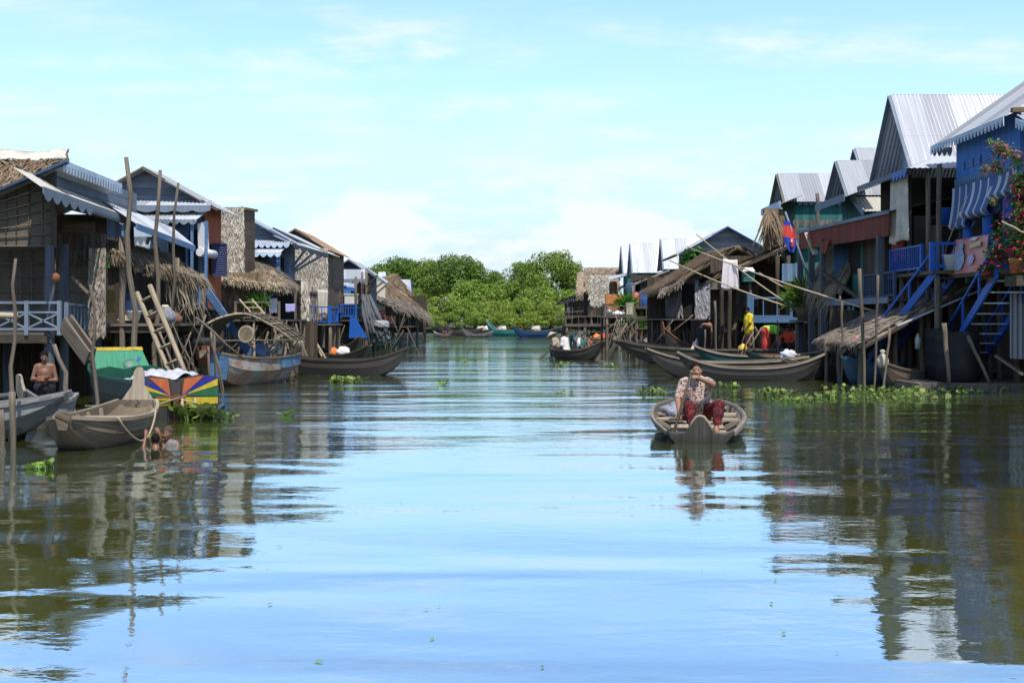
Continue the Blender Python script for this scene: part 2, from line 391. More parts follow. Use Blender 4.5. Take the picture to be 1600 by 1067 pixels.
ROPE = plain('rope', (.38, .30, .20), .95, .3, 40)
RUBBER = plain('black_rubber', (.018, .018, .020), .75, .3, 9)
DRUM = plain('black_plastic', (.010, .0105, .012), .6, .4, 2.5, spec=.2)
STEEL = plain('grey_steel', (.20, .20, .20), .45, .3, 9, metal=.6)
WHITEP = plain('white_plastic', (.60, .60, .58), .45, .12, 4)
SKIN = plain('tan_skin', (.27, .135, .078), .55, .12, 14, bs=.06)
SKIND = plain('dark_tan_skin', (.19, .088, .050), .5, .14, 14, bs=.06)
HAIR = plain('black_hair', (.009, .0075, .007), .75, .4, 60, bs=.3, spec=.1)

# the river: olive and turbid, a mirror at grazing angles
def watermat():
    t = NT('river_water'); ob = t.obj()
    a = t.noise(ob, (.17, .62, 1), .8, 2, .45, .5); b = t.noise(ob, (.48, 1.15, 1), 1.9, 3, .55, .5, (7, 1, 0)); c = t.noise(ob, (.9, 1.4, 1), 5.5, 3, .6, .3, (1, 5, 0))
    big = t.map(t.noise(ob, (.35, 1, 1), .085, 3, .5), .35, .62, .15, 1.)     # calmer and rougher reaches
    sy = t.n('ShaderNodeSeparateXYZ'); t.l(ob, sy.inputs[0]); big = t.math('MULTIPLY', big, t.map(sy.outputs[1], 11, 30, .55, 1.9))   # the breeze ruffles the open reach more than the lee
    h = t.math('ADD', t.math('MULTIPLY', a, .075), t.math('MULTIPLY', b, t.math('MULTIPLY', big, .012)))
    h = t.math('ADD', h, t.math('MULTIPLY', c, t.math('MULTIPLY', big, .0052)))
    k = t.n('ShaderNodeBump'); k.inputs['Strength'].default_value = 1; k.inputs['Distance'].default_value = 1; t.l(h, k.inputs['Height'])
    sil = t.noise(ob, (.3, .6, 1), .3, 4, .6)
    d = t.n('ShaderNodeBsdfDiffuse'); t.put(d.inputs[0], t.mix(sil, (.115, .125, .018), (.15, .155, .03)))
    g = t.n('ShaderNodeBsdfGlossy'); g.inputs['Roughness'].default_value = .03; t.put(g.inputs[0], (.74, .88, 1.)); t.l(k.outputs[0], g.inputs['Normal'])
    f = t.n('ShaderNodeFresnel'); f.inputs[0].default_value = 1.33; t.l(k.outputs[0], f.inputs['Normal'])
    fac = t.map(f.outputs[0], .02, .50, .60, .93); mx = t.n('ShaderNodeMixShader'); t.l(fac, mx.inputs[0]); t.l(d.outputs[0], mx.inputs[1]); t.l(g.outputs[0], mx.inputs[2])
    t.l(mx.outputs[0], t.out.inputs[0]); return t.m
WATER = watermat()
# ---------------------------------------------------------------- building kit
def tinroof(mb, a, b, c, d, per=.11, amp=.011):      # corrugated sheets: a->b ridge, d->c eave
    w = (V(b)-V(a)).length; nu = max(8, min(420, int(w/per*4)))
    return mb.grid(a, b, c, d, nu, 3, lambda u, v: amp*sin(2*pi*u/per)+rnd(0, .004), .008, False)
def thatchroof(mb, a, b, c, d, th=.14, n=900, L=.5, w=.05, ragged=.25, rows=7):
    a, b, c, d = map(V, (a, b, c, d)); W = (b-a).length; H = (d-a).length
    nu, nv = max(4, int(W/.25)), max(3, int(H/.25))
    mb.grid(a, b, c, d, nu, nv, lambda u, v: rnd(-.025, .03), th)
    nrm = (d-a).cross(b-a); nrm = nrm.normalized(); nrm = -nrm if nrm.z < 0 else nrm
    for i in range(n):
        v = (int(rnd(0, rows))+rnd(-.15, .15)+.4)/rows; u = rnd(0, 1)
        if i % 4 == 0: v = rnd(.9, 1.0)
        v = min(max(v, 0), 1)
        p = a.lerp(b, u).lerp(d.lerp(c, u), v)+nrm*rnd(.0, .05)
        down = (d-a).lerp(c-b, u).normalized(); sd = (b-a).normalized()
        dr = (down+sd*rnd(-.35, .35)+nrm*rnd(-.04, .16)).normalized()
        if i % 4 == 0: dr = (dr+V((0, 0, -rnd(.1, .1+ragged*2)))).normalized()
        mb.blade(p, dr, sd, L*rnd(.5, 1.2), w*rnd(.5, 1.4), rnd(0, .05), nrm)
    return mb
def leafwall(mb, a, b, c, d, rows=8, cols=30, L=.30, w=.075, th=.03, mess=.25):   # shingled palm leaves, a->b top
    a, b, c, d = map(V, (a, b, c, d)); mb.slab(d, c, b, a, th)
    n = (c-d).cross(a-d).normalized()
    for j in range(rows):
        for i in range(cols):
            if random.random() < .05: continue
            u = (i+rnd(.1, .9))/cols; v = (j+rnd(-.1, .35))/rows
            p = a.lerp(b, u).lerp(d.lerp(c, u), min(max(v, 0), .99))+n*rnd(.004, .03)
            dn = (d-a).normalized(); sd = (b-a).normalized()
            mb.blade(p, dn+sd*rnd(-mess, mess)+n*rnd(.0, .22), sd+n*rnd(-.35, .35), L*rnd(.6, 1.2), w*rnd(.6, 1.5), rnd(-.02, .03), n)
    return mb
def fringe(mb, p, q, n=60, L=.4, w=.04, out_=(0, -1, 0), mess=.5):   # loose straw hanging from a line
    p, q = V(p), V(q); sd = (q-p).normalized(); o = V(out_)
    for i in range(n):
        x = p.lerp(q, rnd(0, 1)); mb.blade(x+V((0, 0, rnd(-.05, .05))), V((0, 0, -1))+sd*rnd(-mess, mess)+o*rnd(0, .6), sd, L*rnd(.4, 1.3), w*rnd(.5, 1.4), rnd(-.05, .1), o)
    return mb
def valance(mb, p, q, drop=.25, per=.16, t=.018, style='scallop', solid=.55):   # fretted eaves board
    p, q = V(p), V(q); L = (q-p).length; d = (q-p).normalized(); n = d.cross(V((0, 0, 1))).normalized()*t
    m = max(4, int(L/per))*4; top = []; bot = []
    for i in range(m+1):
        x = p.lerp(q, i/m); k = i % 4
        e = {'scallop': (0, .72, 1, .72), 'tooth': (0, .5, 1, .5), 'slot': (1, 1, 0, 0)}[style][k]
        top.append(x); bot.append(x-V((0, 0, drop*(solid+(1-solid)*e))))
    vs = top+bot+[x+n for x in top]+[x+n for x in bot]; N = m+1; fs = []
    for i in range(m):
        fs += [(i, i+1, N+i+1, N+i), (3*N+i, 3*N+i+1, 2*N+i+1, 2*N+i), (N+i, N+i+1, 3*N+i+1, 3*N+i), (2*N+i, 2*N+i+1, i+1, i)]
    fs += [(0, N, 3*N, 2*N), (m, 2*N+m, 3*N+m, N+m)]
    return mb.add(vs, fs)
def frame(mb, a, b, c, d, w=.06, t=.05):
    for p, q in ((a, b), (b, c), (c, d), (d, a)): mb.bar(p, q, w, t)
    return mb
def lattice(mb, a, b, c, d, nu, nv, r=.012, off=.02):   # split-bamboo grid tied over a wall, a->b top, d->c bottom
    a, b, c, d = map(V, (a, b, c, d)); n = (c-d).cross(a-d).normalized()*off
    for i in range(nu+1):
        u = (i+rnd(-.12, .12))/nu if 0 < i < nu else i/nu; mb.tube([a.lerp(b, u)+n, d.lerp(c, u)+n], r, 5)
    for j in range(nv+1):
        v = (j+rnd(-.12, .12))/nv if 0 < j < nv else j/nv; mb.tube([a.lerp(d, v)+n*1.6, b.lerp(c, v)+n*1.6], r, 5)
    return mb
def railing(t, p, q, h=.8, m=None, n=8, style='bar', w=.045, name='railing', posts=None):
    """a railing as parts: two rails with end posts, its balusters as sub-parts"""
    p, q = V(p), V(q); up = V((0, 0, h)); mb = MB()
    mb.bar(p+up, q+up, w*1.3, w); mb.bar(p+up*.12, q+up*.12, w, w)
    if style == 'x': mb.bar(p+up*.68, q+up*.68, w*.8, w*.8)
    k = posts or 2
    for i in range(k): x = p.lerp(q, i/(k-1)); mb.bar(x-V((0, 0, .05)), x+up*1.06, w*1.5)
    rl = t.p(name, mb, m)
    if style == 'bar':
        for i in range(1, n): x = p.lerp(q, i/n); b = MB().bar(x+up*.12, x+up*.98, w*.55); t.p('baluster', b, m, rl)
    elif style == 'x':
        for i in range(k-1):
            a, c = p.lerp(q, i/(k-1)), p.lerp(q, (i+1)/(k-1))
            for s0, s1 in ((.14, .66), (.66, .14)): t.p('brace', MB().bar(a+up*s0, c+up*s1, w*.6), m, rl)
    return rl
def ladder(mb, p, q, side, w=.45, n=7, r=.035, rung=.022, square=False):
    p, q, sd = V(p), V(q), V(side).normalized()*w/2
    for s in (-1, 1):
        if square: mb.bar(p+sd*s, q+sd*s, .04, .13)
        else: mb.pole(p+sd*s, q+sd*s, r, .01, 7, 4, .9)
    for i in range(n):
        x = p.lerp(q, (i+.6)/n)
        if square: mb.bar(x-sd, x+sd, .14, .03, (0, 0, 1))
        else: mb.tube([x-sd*1.25, x+sd*1.25], rung, 6)
    return mb
def stairs(t, p, q, side, w=.7, n=8, m=None, rail=.0, tread=None, rn=4):   # boarded stair: two strings, treads, hand rails
    p, q, sd = V(p), V(q), V(side).normalized()*w/2; st = MB()
    for s in (-1, 1): st.bar(p+sd*s, q+sd*s, .05, .22)
    o = t.p('staircase', st, m)
    for i in range(n):
        x = p.lerp(q, (i+.7)/n); t.p('tread', MB().bar(x-sd*.95, x+sd*.95, .2, .03, (0, 0, 1)), tread or m, o)
    if rail:
        for s in (-1, 1):
            hb = MB(); up = V((0, 0, rail)); hb.bar(p+sd*s+up, q+sd*s+up, .05, .06)
            for i in range(rn): x = p.lerp(q, i/(rn-1))+sd*s; hb.bar(x, x+up, .045)
            t.p('hand_rail', hb, m, o)
    return o
def posts(t, pts, r=.07, m=None, top=None, square=False, wob=.02, name='post'):
    for (x, y, z0, z1) in pts:
        b = MB()
        if square: b.bar((x, y, z0), (x, y, z1), r*2, r*2, (0, 1, 0))
        else: b.pole((x, y, z0), (x, y, z1), r, wob, 8, 5, .9)
        t.p(name, b, m or WOOD)
def opening(t, a, b, c, d, m_frame, kind='window', depth=.03, pane=DARK, mull=0):
    """a door or window on a wall plane, its frame proud of the wall and a dark pane set in it; a->b top, d->c bottom, seen anticlockwise d,c,b,a"""
    a, b, c, d = map(V, (a, b, c, d)); n = (c-d).cross(a-d).normalized()*depth
    o = t.p(kind, MB().slab(d+n*.4, c+n*.4, b+n*.4, a+n*.4, depth*.3), pane)
    f = MB(); frame(f, a+n, b+n, c+n, d+n, .06, .05)
    for i in range(1, mull+1): f.bar(a.lerp(b, i/(mull+1))+n, d.lerp(c, i/(mull+1))+n, .03, .03)
    t.p('frame', f, m_frame, o); return o
def shutter(t, a, b, c, d, m, n=9, parent=None):     # louvred leaf
    a, b, c, d = map(V, (a, b, c, d)); f = MB(); frame(f, a, b, c, d, .06, .045)
    nn = (c-d).cross(a-d).normalized()
    for i in range(n):
        v = (i+.5)/n; x, y = a.lerp(d, v), b.lerp(c, v); h = (d-a)/n*.55
        f.slab(x+h+nn*.012, y+h+nn*.012, y-h-nn*.02, x-h-nn*.02, .012)
    return t.p('shutter', f, m, parent)

# ---------------------------------------------------------------- boats
def hull_fn(L, beam, free, rb, rs, we=(.10, .16), draft=.12, pw=2.2, flat=.6, kb=.85):
    def st(s):
        e = we[0] if s > 0 else we[1]
        b = e+(beam/2-e)*max(0, 1-abs(s)**pw)
        rise = rb if s > 0 else rs; zs = free+rise*abs(s)**2.6
        zk = -draft+(zs+draft)*kb*max(0, (abs(s)-.35)/.65)**2.2
        return b, zs, zk
    return st
class Boat:
    def __init__(s, name, label, A, B, beam, free, rb, rs, mo, mi=None, group=None, cat='boat', thwarts=3, ribs=0, we=(.1, .16), draft=.12, n=28, kb=.85, pw=2.2, rim=None, thw=None, flat=.66, lean=.97, t=.03, extra=0):
        A, B = V((A[0], A[1], 0)), V((B[0], B[1], 0)); s.c = (A+B)/2; s.L = L = (A-B).length; s.d = (A-B).normalized(); s.n = V((-s.d.y, s.d.x, 0))
        s.st = hull_fn(L, beam, free, rb, rs, we, draft, pw, flat, kb); s.flat = flat
        s.T = T(name, label, cat, (s.c.x, s.c.y, -draft), group); s.mo = mo; s.mi = mi = mi or mo
        O = []; I = []
        for i in range(n+1):
            q = -1+2*i/n; b, zs, zk = s.st(q); H = zs-zk
            sec = [(b, zs), (b*lean, zs-.42*H), (b*flat, zk+.10*H), (0, zk)]
            O.append([s.w(q, y, z) for y, z in sec+[(-y, z) for y, z in sec[2::-1]]])
            b2 = max(b-t, .02); sec = [(b2, zs), (max(b*lean-t, .018), zs-.42*H), (max(b*flat-t, .015), zk+.10*H+t), (0, zk+t)]
            I.append([s.w(q*(1-t/L*2), y, z) for y, z in sec+[(-y, z) for y, z in sec[2::-1]]])
        vs = [p for r in O for p in r]+[p for r in I for p in r]; N = 7*(n+1); fo = []; uv = []
        for i in range(n):
            for k in range(6):
                u0, u1 = i*L/n, (i+1)*L/n
                fo.append((i*7+k, i*7+k+1, (i+1)*7+k+1, (i+1)*7+k)); uv.append([(k*.3, u0), (k*.3+.3, u0), (k*.3+.3, u1), (k*.3, u1)])
                fo.append((N+i*7+k+1, N+i*7+k, N+(i+1)*7+k, N+(i+1)*7+k+1)); uv.append([(k*.3+.3, u0+9), (k*.3+9, u0+9), (k*.3+9, u1+9), (k*.3+9.3, u1+9)])
            for k in (0, 6):
                f = (i*7+k, (i+1)*7+k, N+(i+1)*7+k, N+i*7+k); fo.append(f if k == 0 else f[::-1]); uv.append([(0, i*.1), (0, i*.1+.1), (.04, i*.1+.1), (.04, i*.1)])
        for e, fl in ((0, 1), (n*7, 0)):
            f = tuple(e+k for k in range(7)); g = tuple(N+e+k for k in range(7)); fo.append(f[::-1] if fl else f); uv.append([(.1*k, 0) for k in range(7)]); fo.append(g if fl else g[::-1]); uv.append([(.1*k, 0) for k in range(7)])
            fo.append((e, e+6, N+e+6, N+e) if fl else (e+6, e, N+e, N+e+6)); uv.append([(0, 0), (1, 0), (1, .1), (0, .1)])
        mb = MB(); mb.add(vs, fo, uv); s.hull = s.T.p('hull', mb, mo)
        for sd in (-1, 1):                         # rubbing strake along each gunwale
            g = MB(); pts = []
            for i in range(n+1):
                q = -1+2*i/n; b, zs, zk = s.st(q); pts.append(s.w(q, sd*(b+.012), zs-.012))
            for i in range(n): g.bar(pts[i], pts[i+1], .045, .05)
            s.T.p('gunwale', g, rim or mi)
        for i in range(thwarts): s.thwart(-.62+1.24*(i+.5)/thwarts, thw or mi)
        for i in range(ribs): s.rib(-.8+1.6*(i+.5)/ribs, mi)
    def w(s, q, y, z): return s.c+s.d*(q*s.L/2)+s.n*y+V((0, 0, z))
    def thwart(s, q, m, drop=.10, wd=.2):
        b, zs, zk = s.st(q); H = zs-zk; y = b*.93; s.T.p('thwart', MB().bar(s.w(q, -y, zs-drop), s.w(q, y, zs-drop), wd, .03, (0, 0, 1)), m)
    def rib(s, q, m, w_=.05):
        b, zs, zk = s.st(q); H = zs-zk; t = .05; r = MB()
        for sd in (-1, 1):
            r.bar(s.w(q, sd*(b-t), zs-.02), s.w(q, sd*(b*.97-t), zs-.42*H), w_, .045, s.d); r.bar(s.w(q, sd*(b*.97-t), zs-.42*H), s.w(q, sd*(b*s.flat-t), zk+.1*H+.04), w_, .045, s.d)
        r.bar(s.w(q, -(b*s.flat-t), zk+.1*H+.04), s.w(q, b*s.flat-t, zk+.1*H+.04), w_, .045, (0, 0, 1)); s.T.p('rib', r, m)
    def deck(s, q0, q1, m, drop=.05, name='deck', n=6):
        g = MB()
        for i in range(n):
            a, b_ = q0+(q1-q0)*i/n, q0+(q1-q0)*(i+1)/n; A, B = s.st(a), s.st(b_); e = .97
            g.slab(s.w(a, -A[0]*e, A[1]-drop), s.w(a, A[0]*e, A[1]-drop), s.w(b_-.002, B[0]*e, B[1]-drop), s.w(b_-.002, -B[0]*e, B[1]-drop), .025) if (q1-q0) < 0 else g.slab(s.w(a, A[0]*e, A[1]-drop), s.w(a, -A[0]*e, A[1]-drop), s.w(b_-.002, -B[0]*e, B[1]-drop), s.w(b_-.002, B[0]*e, B[1]-drop), .025)
        return s.T.p(name, g, m)
    def prow(s, end, h, wb, wt, m, tilt=.25, name='prow_board', low=.25, t=.04, notch=0):
        """the upright board that closes an end: end = 1 bow, -1 stern"""
        b, zs, zk = s.st(end*.97); z0 = zk+.02
        o = end*tilt*(h); q = end*.985
        pts = [(-wb*.55, z0), (wb*.55, z0), (wb, zs), (wt*1.25, zs+h*.45), (wt, zs+h*.86), (wt*.45, zs+h), (-wt*.45, zs+h), (-wt, zs+h*.86), (-wt*1.25, zs+h*.45), (-wb, zs)]
        f = [s.w(q, y, z)+s.d*(o*max(0, z-z0)/(zs+h-z0)) for y, z in pts]
        return s.T.p(name, MB().poly(f if end < 0 else f[::-1], t), m)
    def top(s, q, f=0.):
        b, zs, zk = s.st(q); return s.w(q, f*b, zs)
    def floor(s, q, f=0.):
        b, zs, zk = s.st(q); return s.w(q, f*b, zk+.06)

# ---------------------------------------------------------------- bodies: smooth union of tapered limbs, meshed as one surface
def nets(G, org, h):
    I = G < 0; nx, ny, nz = G.shape
    cnt = np.zeros((nx-1, ny-1, nz-1), np.int8); off = [(i, j, k) for i in (0, 1) for j in (0, 1) for k in (0, 1)]
    sl = lambda A, o: A[o[0]:o[0]+nx-1, o[1]:o[1]+ny-1, o[2]:o[2]+nz-1]
    for o in off: cnt += sl(I, o)
    cells = np.argwhere((cnt > 0) & (cnt < 8)); idx = -np.ones(cnt.shape, np.int64); idx[tuple(cells.T)] = np.arange(len(cells))
    acc = np.zeros((len(cells), 3)); num = np.zeros(len(cells))
    for o in off:
        for ax in range(3):
            if o[ax]: continue
            o2 = list(o); o2[ax] = 1
            a = G[tuple((cells+o).T)]; b = G[tuple((cells+o2).T)]; m = (a < 0) != (b < 0)
            tt = np.where(m, a/(np.where(m, a-b, 1)), 0); p = np.tile(np.array(o, float), (len(cells), 1)); p[:, ax] = tt
            acc[m] += p[m]; num[m] += 1
    vs = np.array(org)+h*(cells+acc/num[:, None]); quads = []
    for ax in range(3):
        b, c = (ax+1) % 3, (ax+2) % 3; s0 = [slice(None)]*3; s1 = [slice(None)]*3; s0[ax] = slice(0, -1); s1[ax] = slice(1, None)
        e = np.argwhere(I[tuple(s0)] != I[tuple(s1)]); e = e[(e[:, b] > 0) & (e[:, c] > 0) & (e[:, b] < G.shape[b]-1) & (e[:, c] < G.shape[c]-1)]
        ins = I[tuple(e.T)]; q = []
        for db, dc in ((-1, -1), (0, -1), (0, 0), (-1, 0)):
            x = e.copy(); x[:, b] += db; x[:, c] += dc; q.append(idx[tuple(x.T)])
        q = np.stack(q, 1); q[~ins] = q[~ins][:, ::-1]; quads.append(q)
    return vs, np.concatenate(quads)
def blob(prims, h=.012, k=.03, cut=None):
    """prims: (a, b, ra, rb[, k]) tapered limbs or ('e', centre, (rx, ry, rz), rotation matrix or None[, k]); '-' first subtracts"""
    lo = np.array([1e9]*3); hi = -lo
    def ext(q):
        if q[0] == '-': q = q[1]
        if isinstance(q[0], str): c = np.array(q[1]); r = max(q[2]); return c-r, c+r
        r = max(q[2], q[3]); a, b = np.array(q[0]), np.array(q[1]); return np.minimum(a, b)-r, np.maximum(a, b)+r
    for q in prims:
        if q[0] == '-': continue
        l, g = ext(q); lo = np.minimum(lo, l); hi = np.maximum(hi, g)
    lo = lo-3*h-.02; n = np.ceil((hi+3*h+.02-lo)/h).astype(int)+1; G = np.full(n, 1.0)
    for q in prims:
        neg = q[0] == '-'
        if neg: q = q[1]
        kk = k; e = isinstance(q[0], str)
        if len(q) > 4: kk = q[4]
        l, g = ext(q); i0 = np.maximum(0, np.floor((l-lo-kk-2*h)/h).astype(int)); i1 = np.minimum(n, np.ceil((g-lo+kk+2*h)/h).astype(int)+1)
        if (i1 <= i0).any(): continue
        ax = [lo[i]+h*np.arange(i0[i], i1[i]) for i in range(3)]; Pp = np.stack(np.meshgrid(*ax, indexing='ij'), -1)
        if e:
            d = Pp-np.array(q[1])
            if q[3] is not None: d = d @ np.array(q[3])
            r = np.array(q[2]); k0 = np.sqrt(((d/r)**2).sum(-1)); k1 = np.sqrt(((d/r**2)**2).sum(-1)); D = np.where(k1 > 1e-9, k0*(k0-1)/np.maximum(k1, 1e-9), -min(r))
        else:
            a, b = np.array(q[0], float), np.array(q[1], float); ab = b-a; tt = np.clip(((Pp-a) @ ab)/max(ab @ ab, 1e-9), 0, 1)
            D = np.linalg.norm(Pp-a-tt[..., None]*ab, axis=-1)-(q[2]+tt*(q[3]-q[2]))
        s_ = tuple(slice(i0[i], i1[i]) for i in range(3)); A = G[s_]
        if neg: hh = np.clip(.5-.5*(A+D)/kk, 0, 1); G[s_] = A*(1-hh)-D*hh+kk*hh*(1-hh)
        else: hh = np.clip(.5+.5*(A-D)/kk, 0, 1); G[s_] = A*(1-hh)+D*hh-kk*hh*(1-hh)
    if cut is not None:                          # keep the side where (p - point).n > 0
        ax = [lo[i]+h*np.arange(n[i]) for i in range(3)]; Pp = np.stack(np.meshgrid(*ax, indexing='ij'), -1)
        for pt, nn in cut: G = np.maximum(G, -((Pp-np.array(pt)) @ np.array(nn)))
    vs, q = nets(G, lo, h)
    return MB().add([tuple(x) for x in vs], [tuple(int(i) for i in x) for x in q], None, True)

def hand(prims, wr, d, palm, sz=1., curl=.5, thumb=1):
    """palm, four unequal bent fingers and a thumb; d points along the hand, palm is the palm's normal"""
    wr, d, pn = V(wr), V(d).normalized(), V(palm).normalized(); sd = d.cross(pn).normalized()
    prims.append((wr, wr+d*.07*sz, .026*sz, .030*sz, .02))
    prims.append((wr+d*.05*sz-sd*.022*sz, wr+d*.05*sz+sd*.022*sz, .020*sz, .020*sz, .015))
    for i, (o, l) in enumerate(((-.030, .070), (-.010, .080), (.010, .074), (.030, .058))):
        b = wr+d*.085*sz+sd*o*sz; a1 = curl*.9; m = b+(d*cos(a1)+pn*sin(a1))*l*.5*sz; a2 = curl*2.3; e = m+(d*cos(a2)+pn*sin(a2))*l*.5*sz
        prims.append((wr+d*.06*sz+sd*o*.9*sz, b, .012*sz, .010*sz, .008)); prims.append((b, m, .010*sz, .009*sz, .006)); prims.append((m, e, .009*sz, .0075*sz, .006))
    tb = wr+d*.03*sz-sd*.030*sz*thumb; tm = tb+(d*.6-sd*.7*thumb+pn*.5*curl)*.035*sz; te = tm+(d*.8+pn*.6*curl)*.03*sz
    prims.append((tb, tm, .013*sz, .011*sz, .01)); prims.append((tm, te, .011*sz, .008*sz, .008))

class Person:
    """joints J: head, neck, chest, pelvis, shoulders sl sr, elbows el er, wrists wl wr, hips hl hr, knees kl kr, ankles al ar (l is the figure's own left side)"""
    def __init__(s, name, label, J, face, skin=SKIN, sc=1., h=.014, base=None, group=None, hands=None, hair=HAIR, bare=True, hairspec='short', fat=1., cat='person'):
        J = {k: V(v) for k, v in J.items()}; s.J = J; s.sc = sc; s.f = face = V(face).normalized()
        s.T = T(name, label, cat, base or (J['pelvis'].x, J['pelvis'].y, min(v.z for v in J.values())-.05), group); pr = []
        hd = J['head']; up = (hd-J['neck']).normalized(); up = (up-face*up.dot(face)); up = up.normalized() if up.length > .2 else V((0, 0, 1)); rt = face.cross(up).normalized()
        s.up, s.rt = up, rt; M = np.array([[rt.x, face.x, up.x], [rt.y, face.y, up.y], [rt.z, face.z, up.z]]); s.M = M; q = sc; H = lambda x, y, z: tuple(hd+rt*x*q+face*y*q+up*z*q)
        pr += [('e', H(0, -.01, .025), (.073*q, .092*q, .095*q), M), ('e', H(0, .025, -.045), (.056*q, .062*q, .070*q), M), (H(0, .088, -.005), H(0, .104, -.030), .011*q, .015*q, .012), ('e', H(0, .075, -.098), (.024*q, .02*q, .016*q), M, .02)]
        for sd in (-1, 1): pr += [('e', H(sd*.076, -.005, -.012), (.010*q, .02*q, .032*q), M, .008), ('e', H(sd*.034, .068, -.022), (.024*q, .02*q, .02*q), M, .02), ('-', ('e', H(sd*.030, .098, .012), (.017*q, .013*q, .011*q), M, .012))]
        pr += [(H(-.022, .080, -.062), H(.022, .080, -.062), .010*q, .010*q, .012)]
        pr.append((J['neck'], hd-up*.05*q, .055*q, .052*q)); s.limbs = L = {}
        L['torso'] = [(J['chest'], J['pelvis'], .125*q*fat, .125*q*fat), (J['sl'].lerp(J['sr'], .16), J['sl'].lerp(J['sr'], .84), .075*q, .075*q), (J['neck'], J['chest'], .06*q, .10*q), (J['hl'], J['hr'], .105*q*fat, .105*q*fat),
                      (J['chest'].lerp(J['sl'], .5), J['pelvis'].lerp(J['hl'], .6), .085*q*fat, .095*q*fat), (J['chest'].lerp(J['sr'], .5), J['pelvis'].lerp(J['hr'], .6), .085*q*fat, .095*q*fat)]
        for a in 'lr':
            L['ua'+a] = [(J['s'+a], J['e'+a], .052*q*fat**.5, .040*q*fat**.5)]; L['fa'+a] = [(J['e'+a], J['w'+a], .040*q*fat**.5, .026*q)]
            L['th'+a] = [(J['h'+a], J['k'+a], .085*q*fat**.5, .055*q)]; L['sh'+a] = [(J['k'+a], J['k'+a].lerp(J['a'+a], .35), .052*q, .052*q), (J['k'+a].lerp(J['a'+a], .35), J['a'+a], .052*q, .034*q)]
            if J['k'+a].z > -.2 or True:
                ft = J.get('t'+a, J['a'+a]+face*.16*q+V((0, 0, -.05*q))); L['ft'+a] = [(J['a'+a], J['a'+a]+(ft-J['a'+a])*.15+V((0, 0, -.03*q)), .034*q, .034*q), (J['a'+a]+(ft-J['a'+a])*.15+V((0, 0, -.02*q)), ft, .034*q, .026*q)]
            hs = (hands or {}).get(a); d = (J['w'+a]-J['e'+a]).normalized()
            if hs: hand(pr, J['w'+a], hs[0], hs[1], q, hs[2], 1 if a == 'l' else -1)
            else: hand(pr, J['w'+a], d, face if abs(d.dot(face)) < .8 else V((0, 0, -1)), q, .45, 1 if a == 'l' else -1)
        for k_, v in L.items(): pr += v
        s.body = s.T.p('body', blob(pr, h, .028*q), skin); s.h = h
        if hairspec:
            hp = [('e', H(0, -.018, .034), (.083*q, .098*q, .101*q), M)]
            if hairspec == 'bun': hp += [('e', H(0, -.11, .01), (.05*q, .045*q, .05*q), M)]
            if hairspec == 'long': hp += [(H(0, -.07, 0), H(0, -.09, -.16), .075*q, .06*q)]
            ct = [(H(0, .052, .045), tuple(-(face*.80-up*.60)))] if hairspec != 'crop' else [(H(0, .045, .05), tuple(-(face*.7-up*.71)))]
            s.T.p('hair', blob(hp, max(h*.8, .008), .02, cut=ct), hair)
        if h < .02:
            for sd in (-1, 1): s.T.p('eye', MB().ball(H(sd*.030, .081, .012), (.011*q, .008*q, .006*q), 8, 6, Matrix(M.tolist())), HAIR)
            s.T.p('mouth', MB().ball(H(0, .0925, -.063), (.023*q, .006*q, .0075*q), 10, 6, Matrix(M.tolist())), LIP)
    def wear(s, name, keys, m, grow=.018, k=.04, extra=(), frac=None, cut=None, h=None):
        pr = []
        for x in keys:
            for a in s.limbs[x]:
                b = a[1] if not frac or x not in frac else tuple(V(a[0]).lerp(V(a[1]), frac[x])); g = grow*s.sc
                pr.append((a[0], b, a[2]+g, a[3]+g))
        return s.T.p(name, blob(pr+list(extra), h or s.h, k, cut), m)
LIP = plain('lips', (.16, .05, .04), .5, .1, 9)
# ---------------------------------------------------------------- small helpers for walls
def WALL(mb, q, t=.05): return mb.slab(q[3], q[2], q[1], q[0], t)            # q: top-left, top-right, bottom-right, bottom-left seen from outside
def QY(p0, p1, y0, y1, Y): return [P(p0, y0, Y), P(p1, y0, Y), P(p1, y1, Y), P(p0, y1, Y)]
def RY(x0, x1, z1, z0, Y): return [V((x0, Y, z1)), V((x1, Y, z1)), V((x1, Y, z0)), V((x0, Y, z0))]
def RX(x, ya, yb, z1, z0): return [V((x, ya, z1)), V((x, yb, z1)), V((x, yb, z0)), V((x, ya, z0))]   # left bank: ya near, yb far; right bank: ya far, yb near
def deckslab(x0, x1, y0, y1, z, t=.06): return MB().bx(x0, x1, y0, y1, z-t, z)
def beams(t, x0, x1, y0, y1, z, m, n=3):
    for i in range(n):
        y = y0+(y1-y0)*i/(n-1); t.p('floor_beam', MB().bar((x0, y, z), (x1, y, z), .09, .14), m)
def stilts(t, x0, x1, y0, y1, z1, nx, ny, r=.075, m=None):
    posts(t, [(x0+(x1-x0)*i/(nx-1), y0+(y1-y0)*j/max(1, ny-1), -.6, z1) for i in range(nx) for j in range(ny)], r, m)
def skirt(t, q, m, n=16, drop=.0, name='under_screen'):   # upright poles and slats closing the space under a floor
    a, b, c, d = q; g = MB()
    for i in range(n):
        u = (i+rnd(.2, .8))/n; g.pole(a.lerp(b, u), d.lerp(c, u)+V((rnd(-.05, .05), 0, 0)), rnd(.02, .04), .02, 5, 2)
    for v in (.25, .6): g.bar(a.lerp(d, v), b.lerp(c, v), .04)
    return t.p(name, g, m)
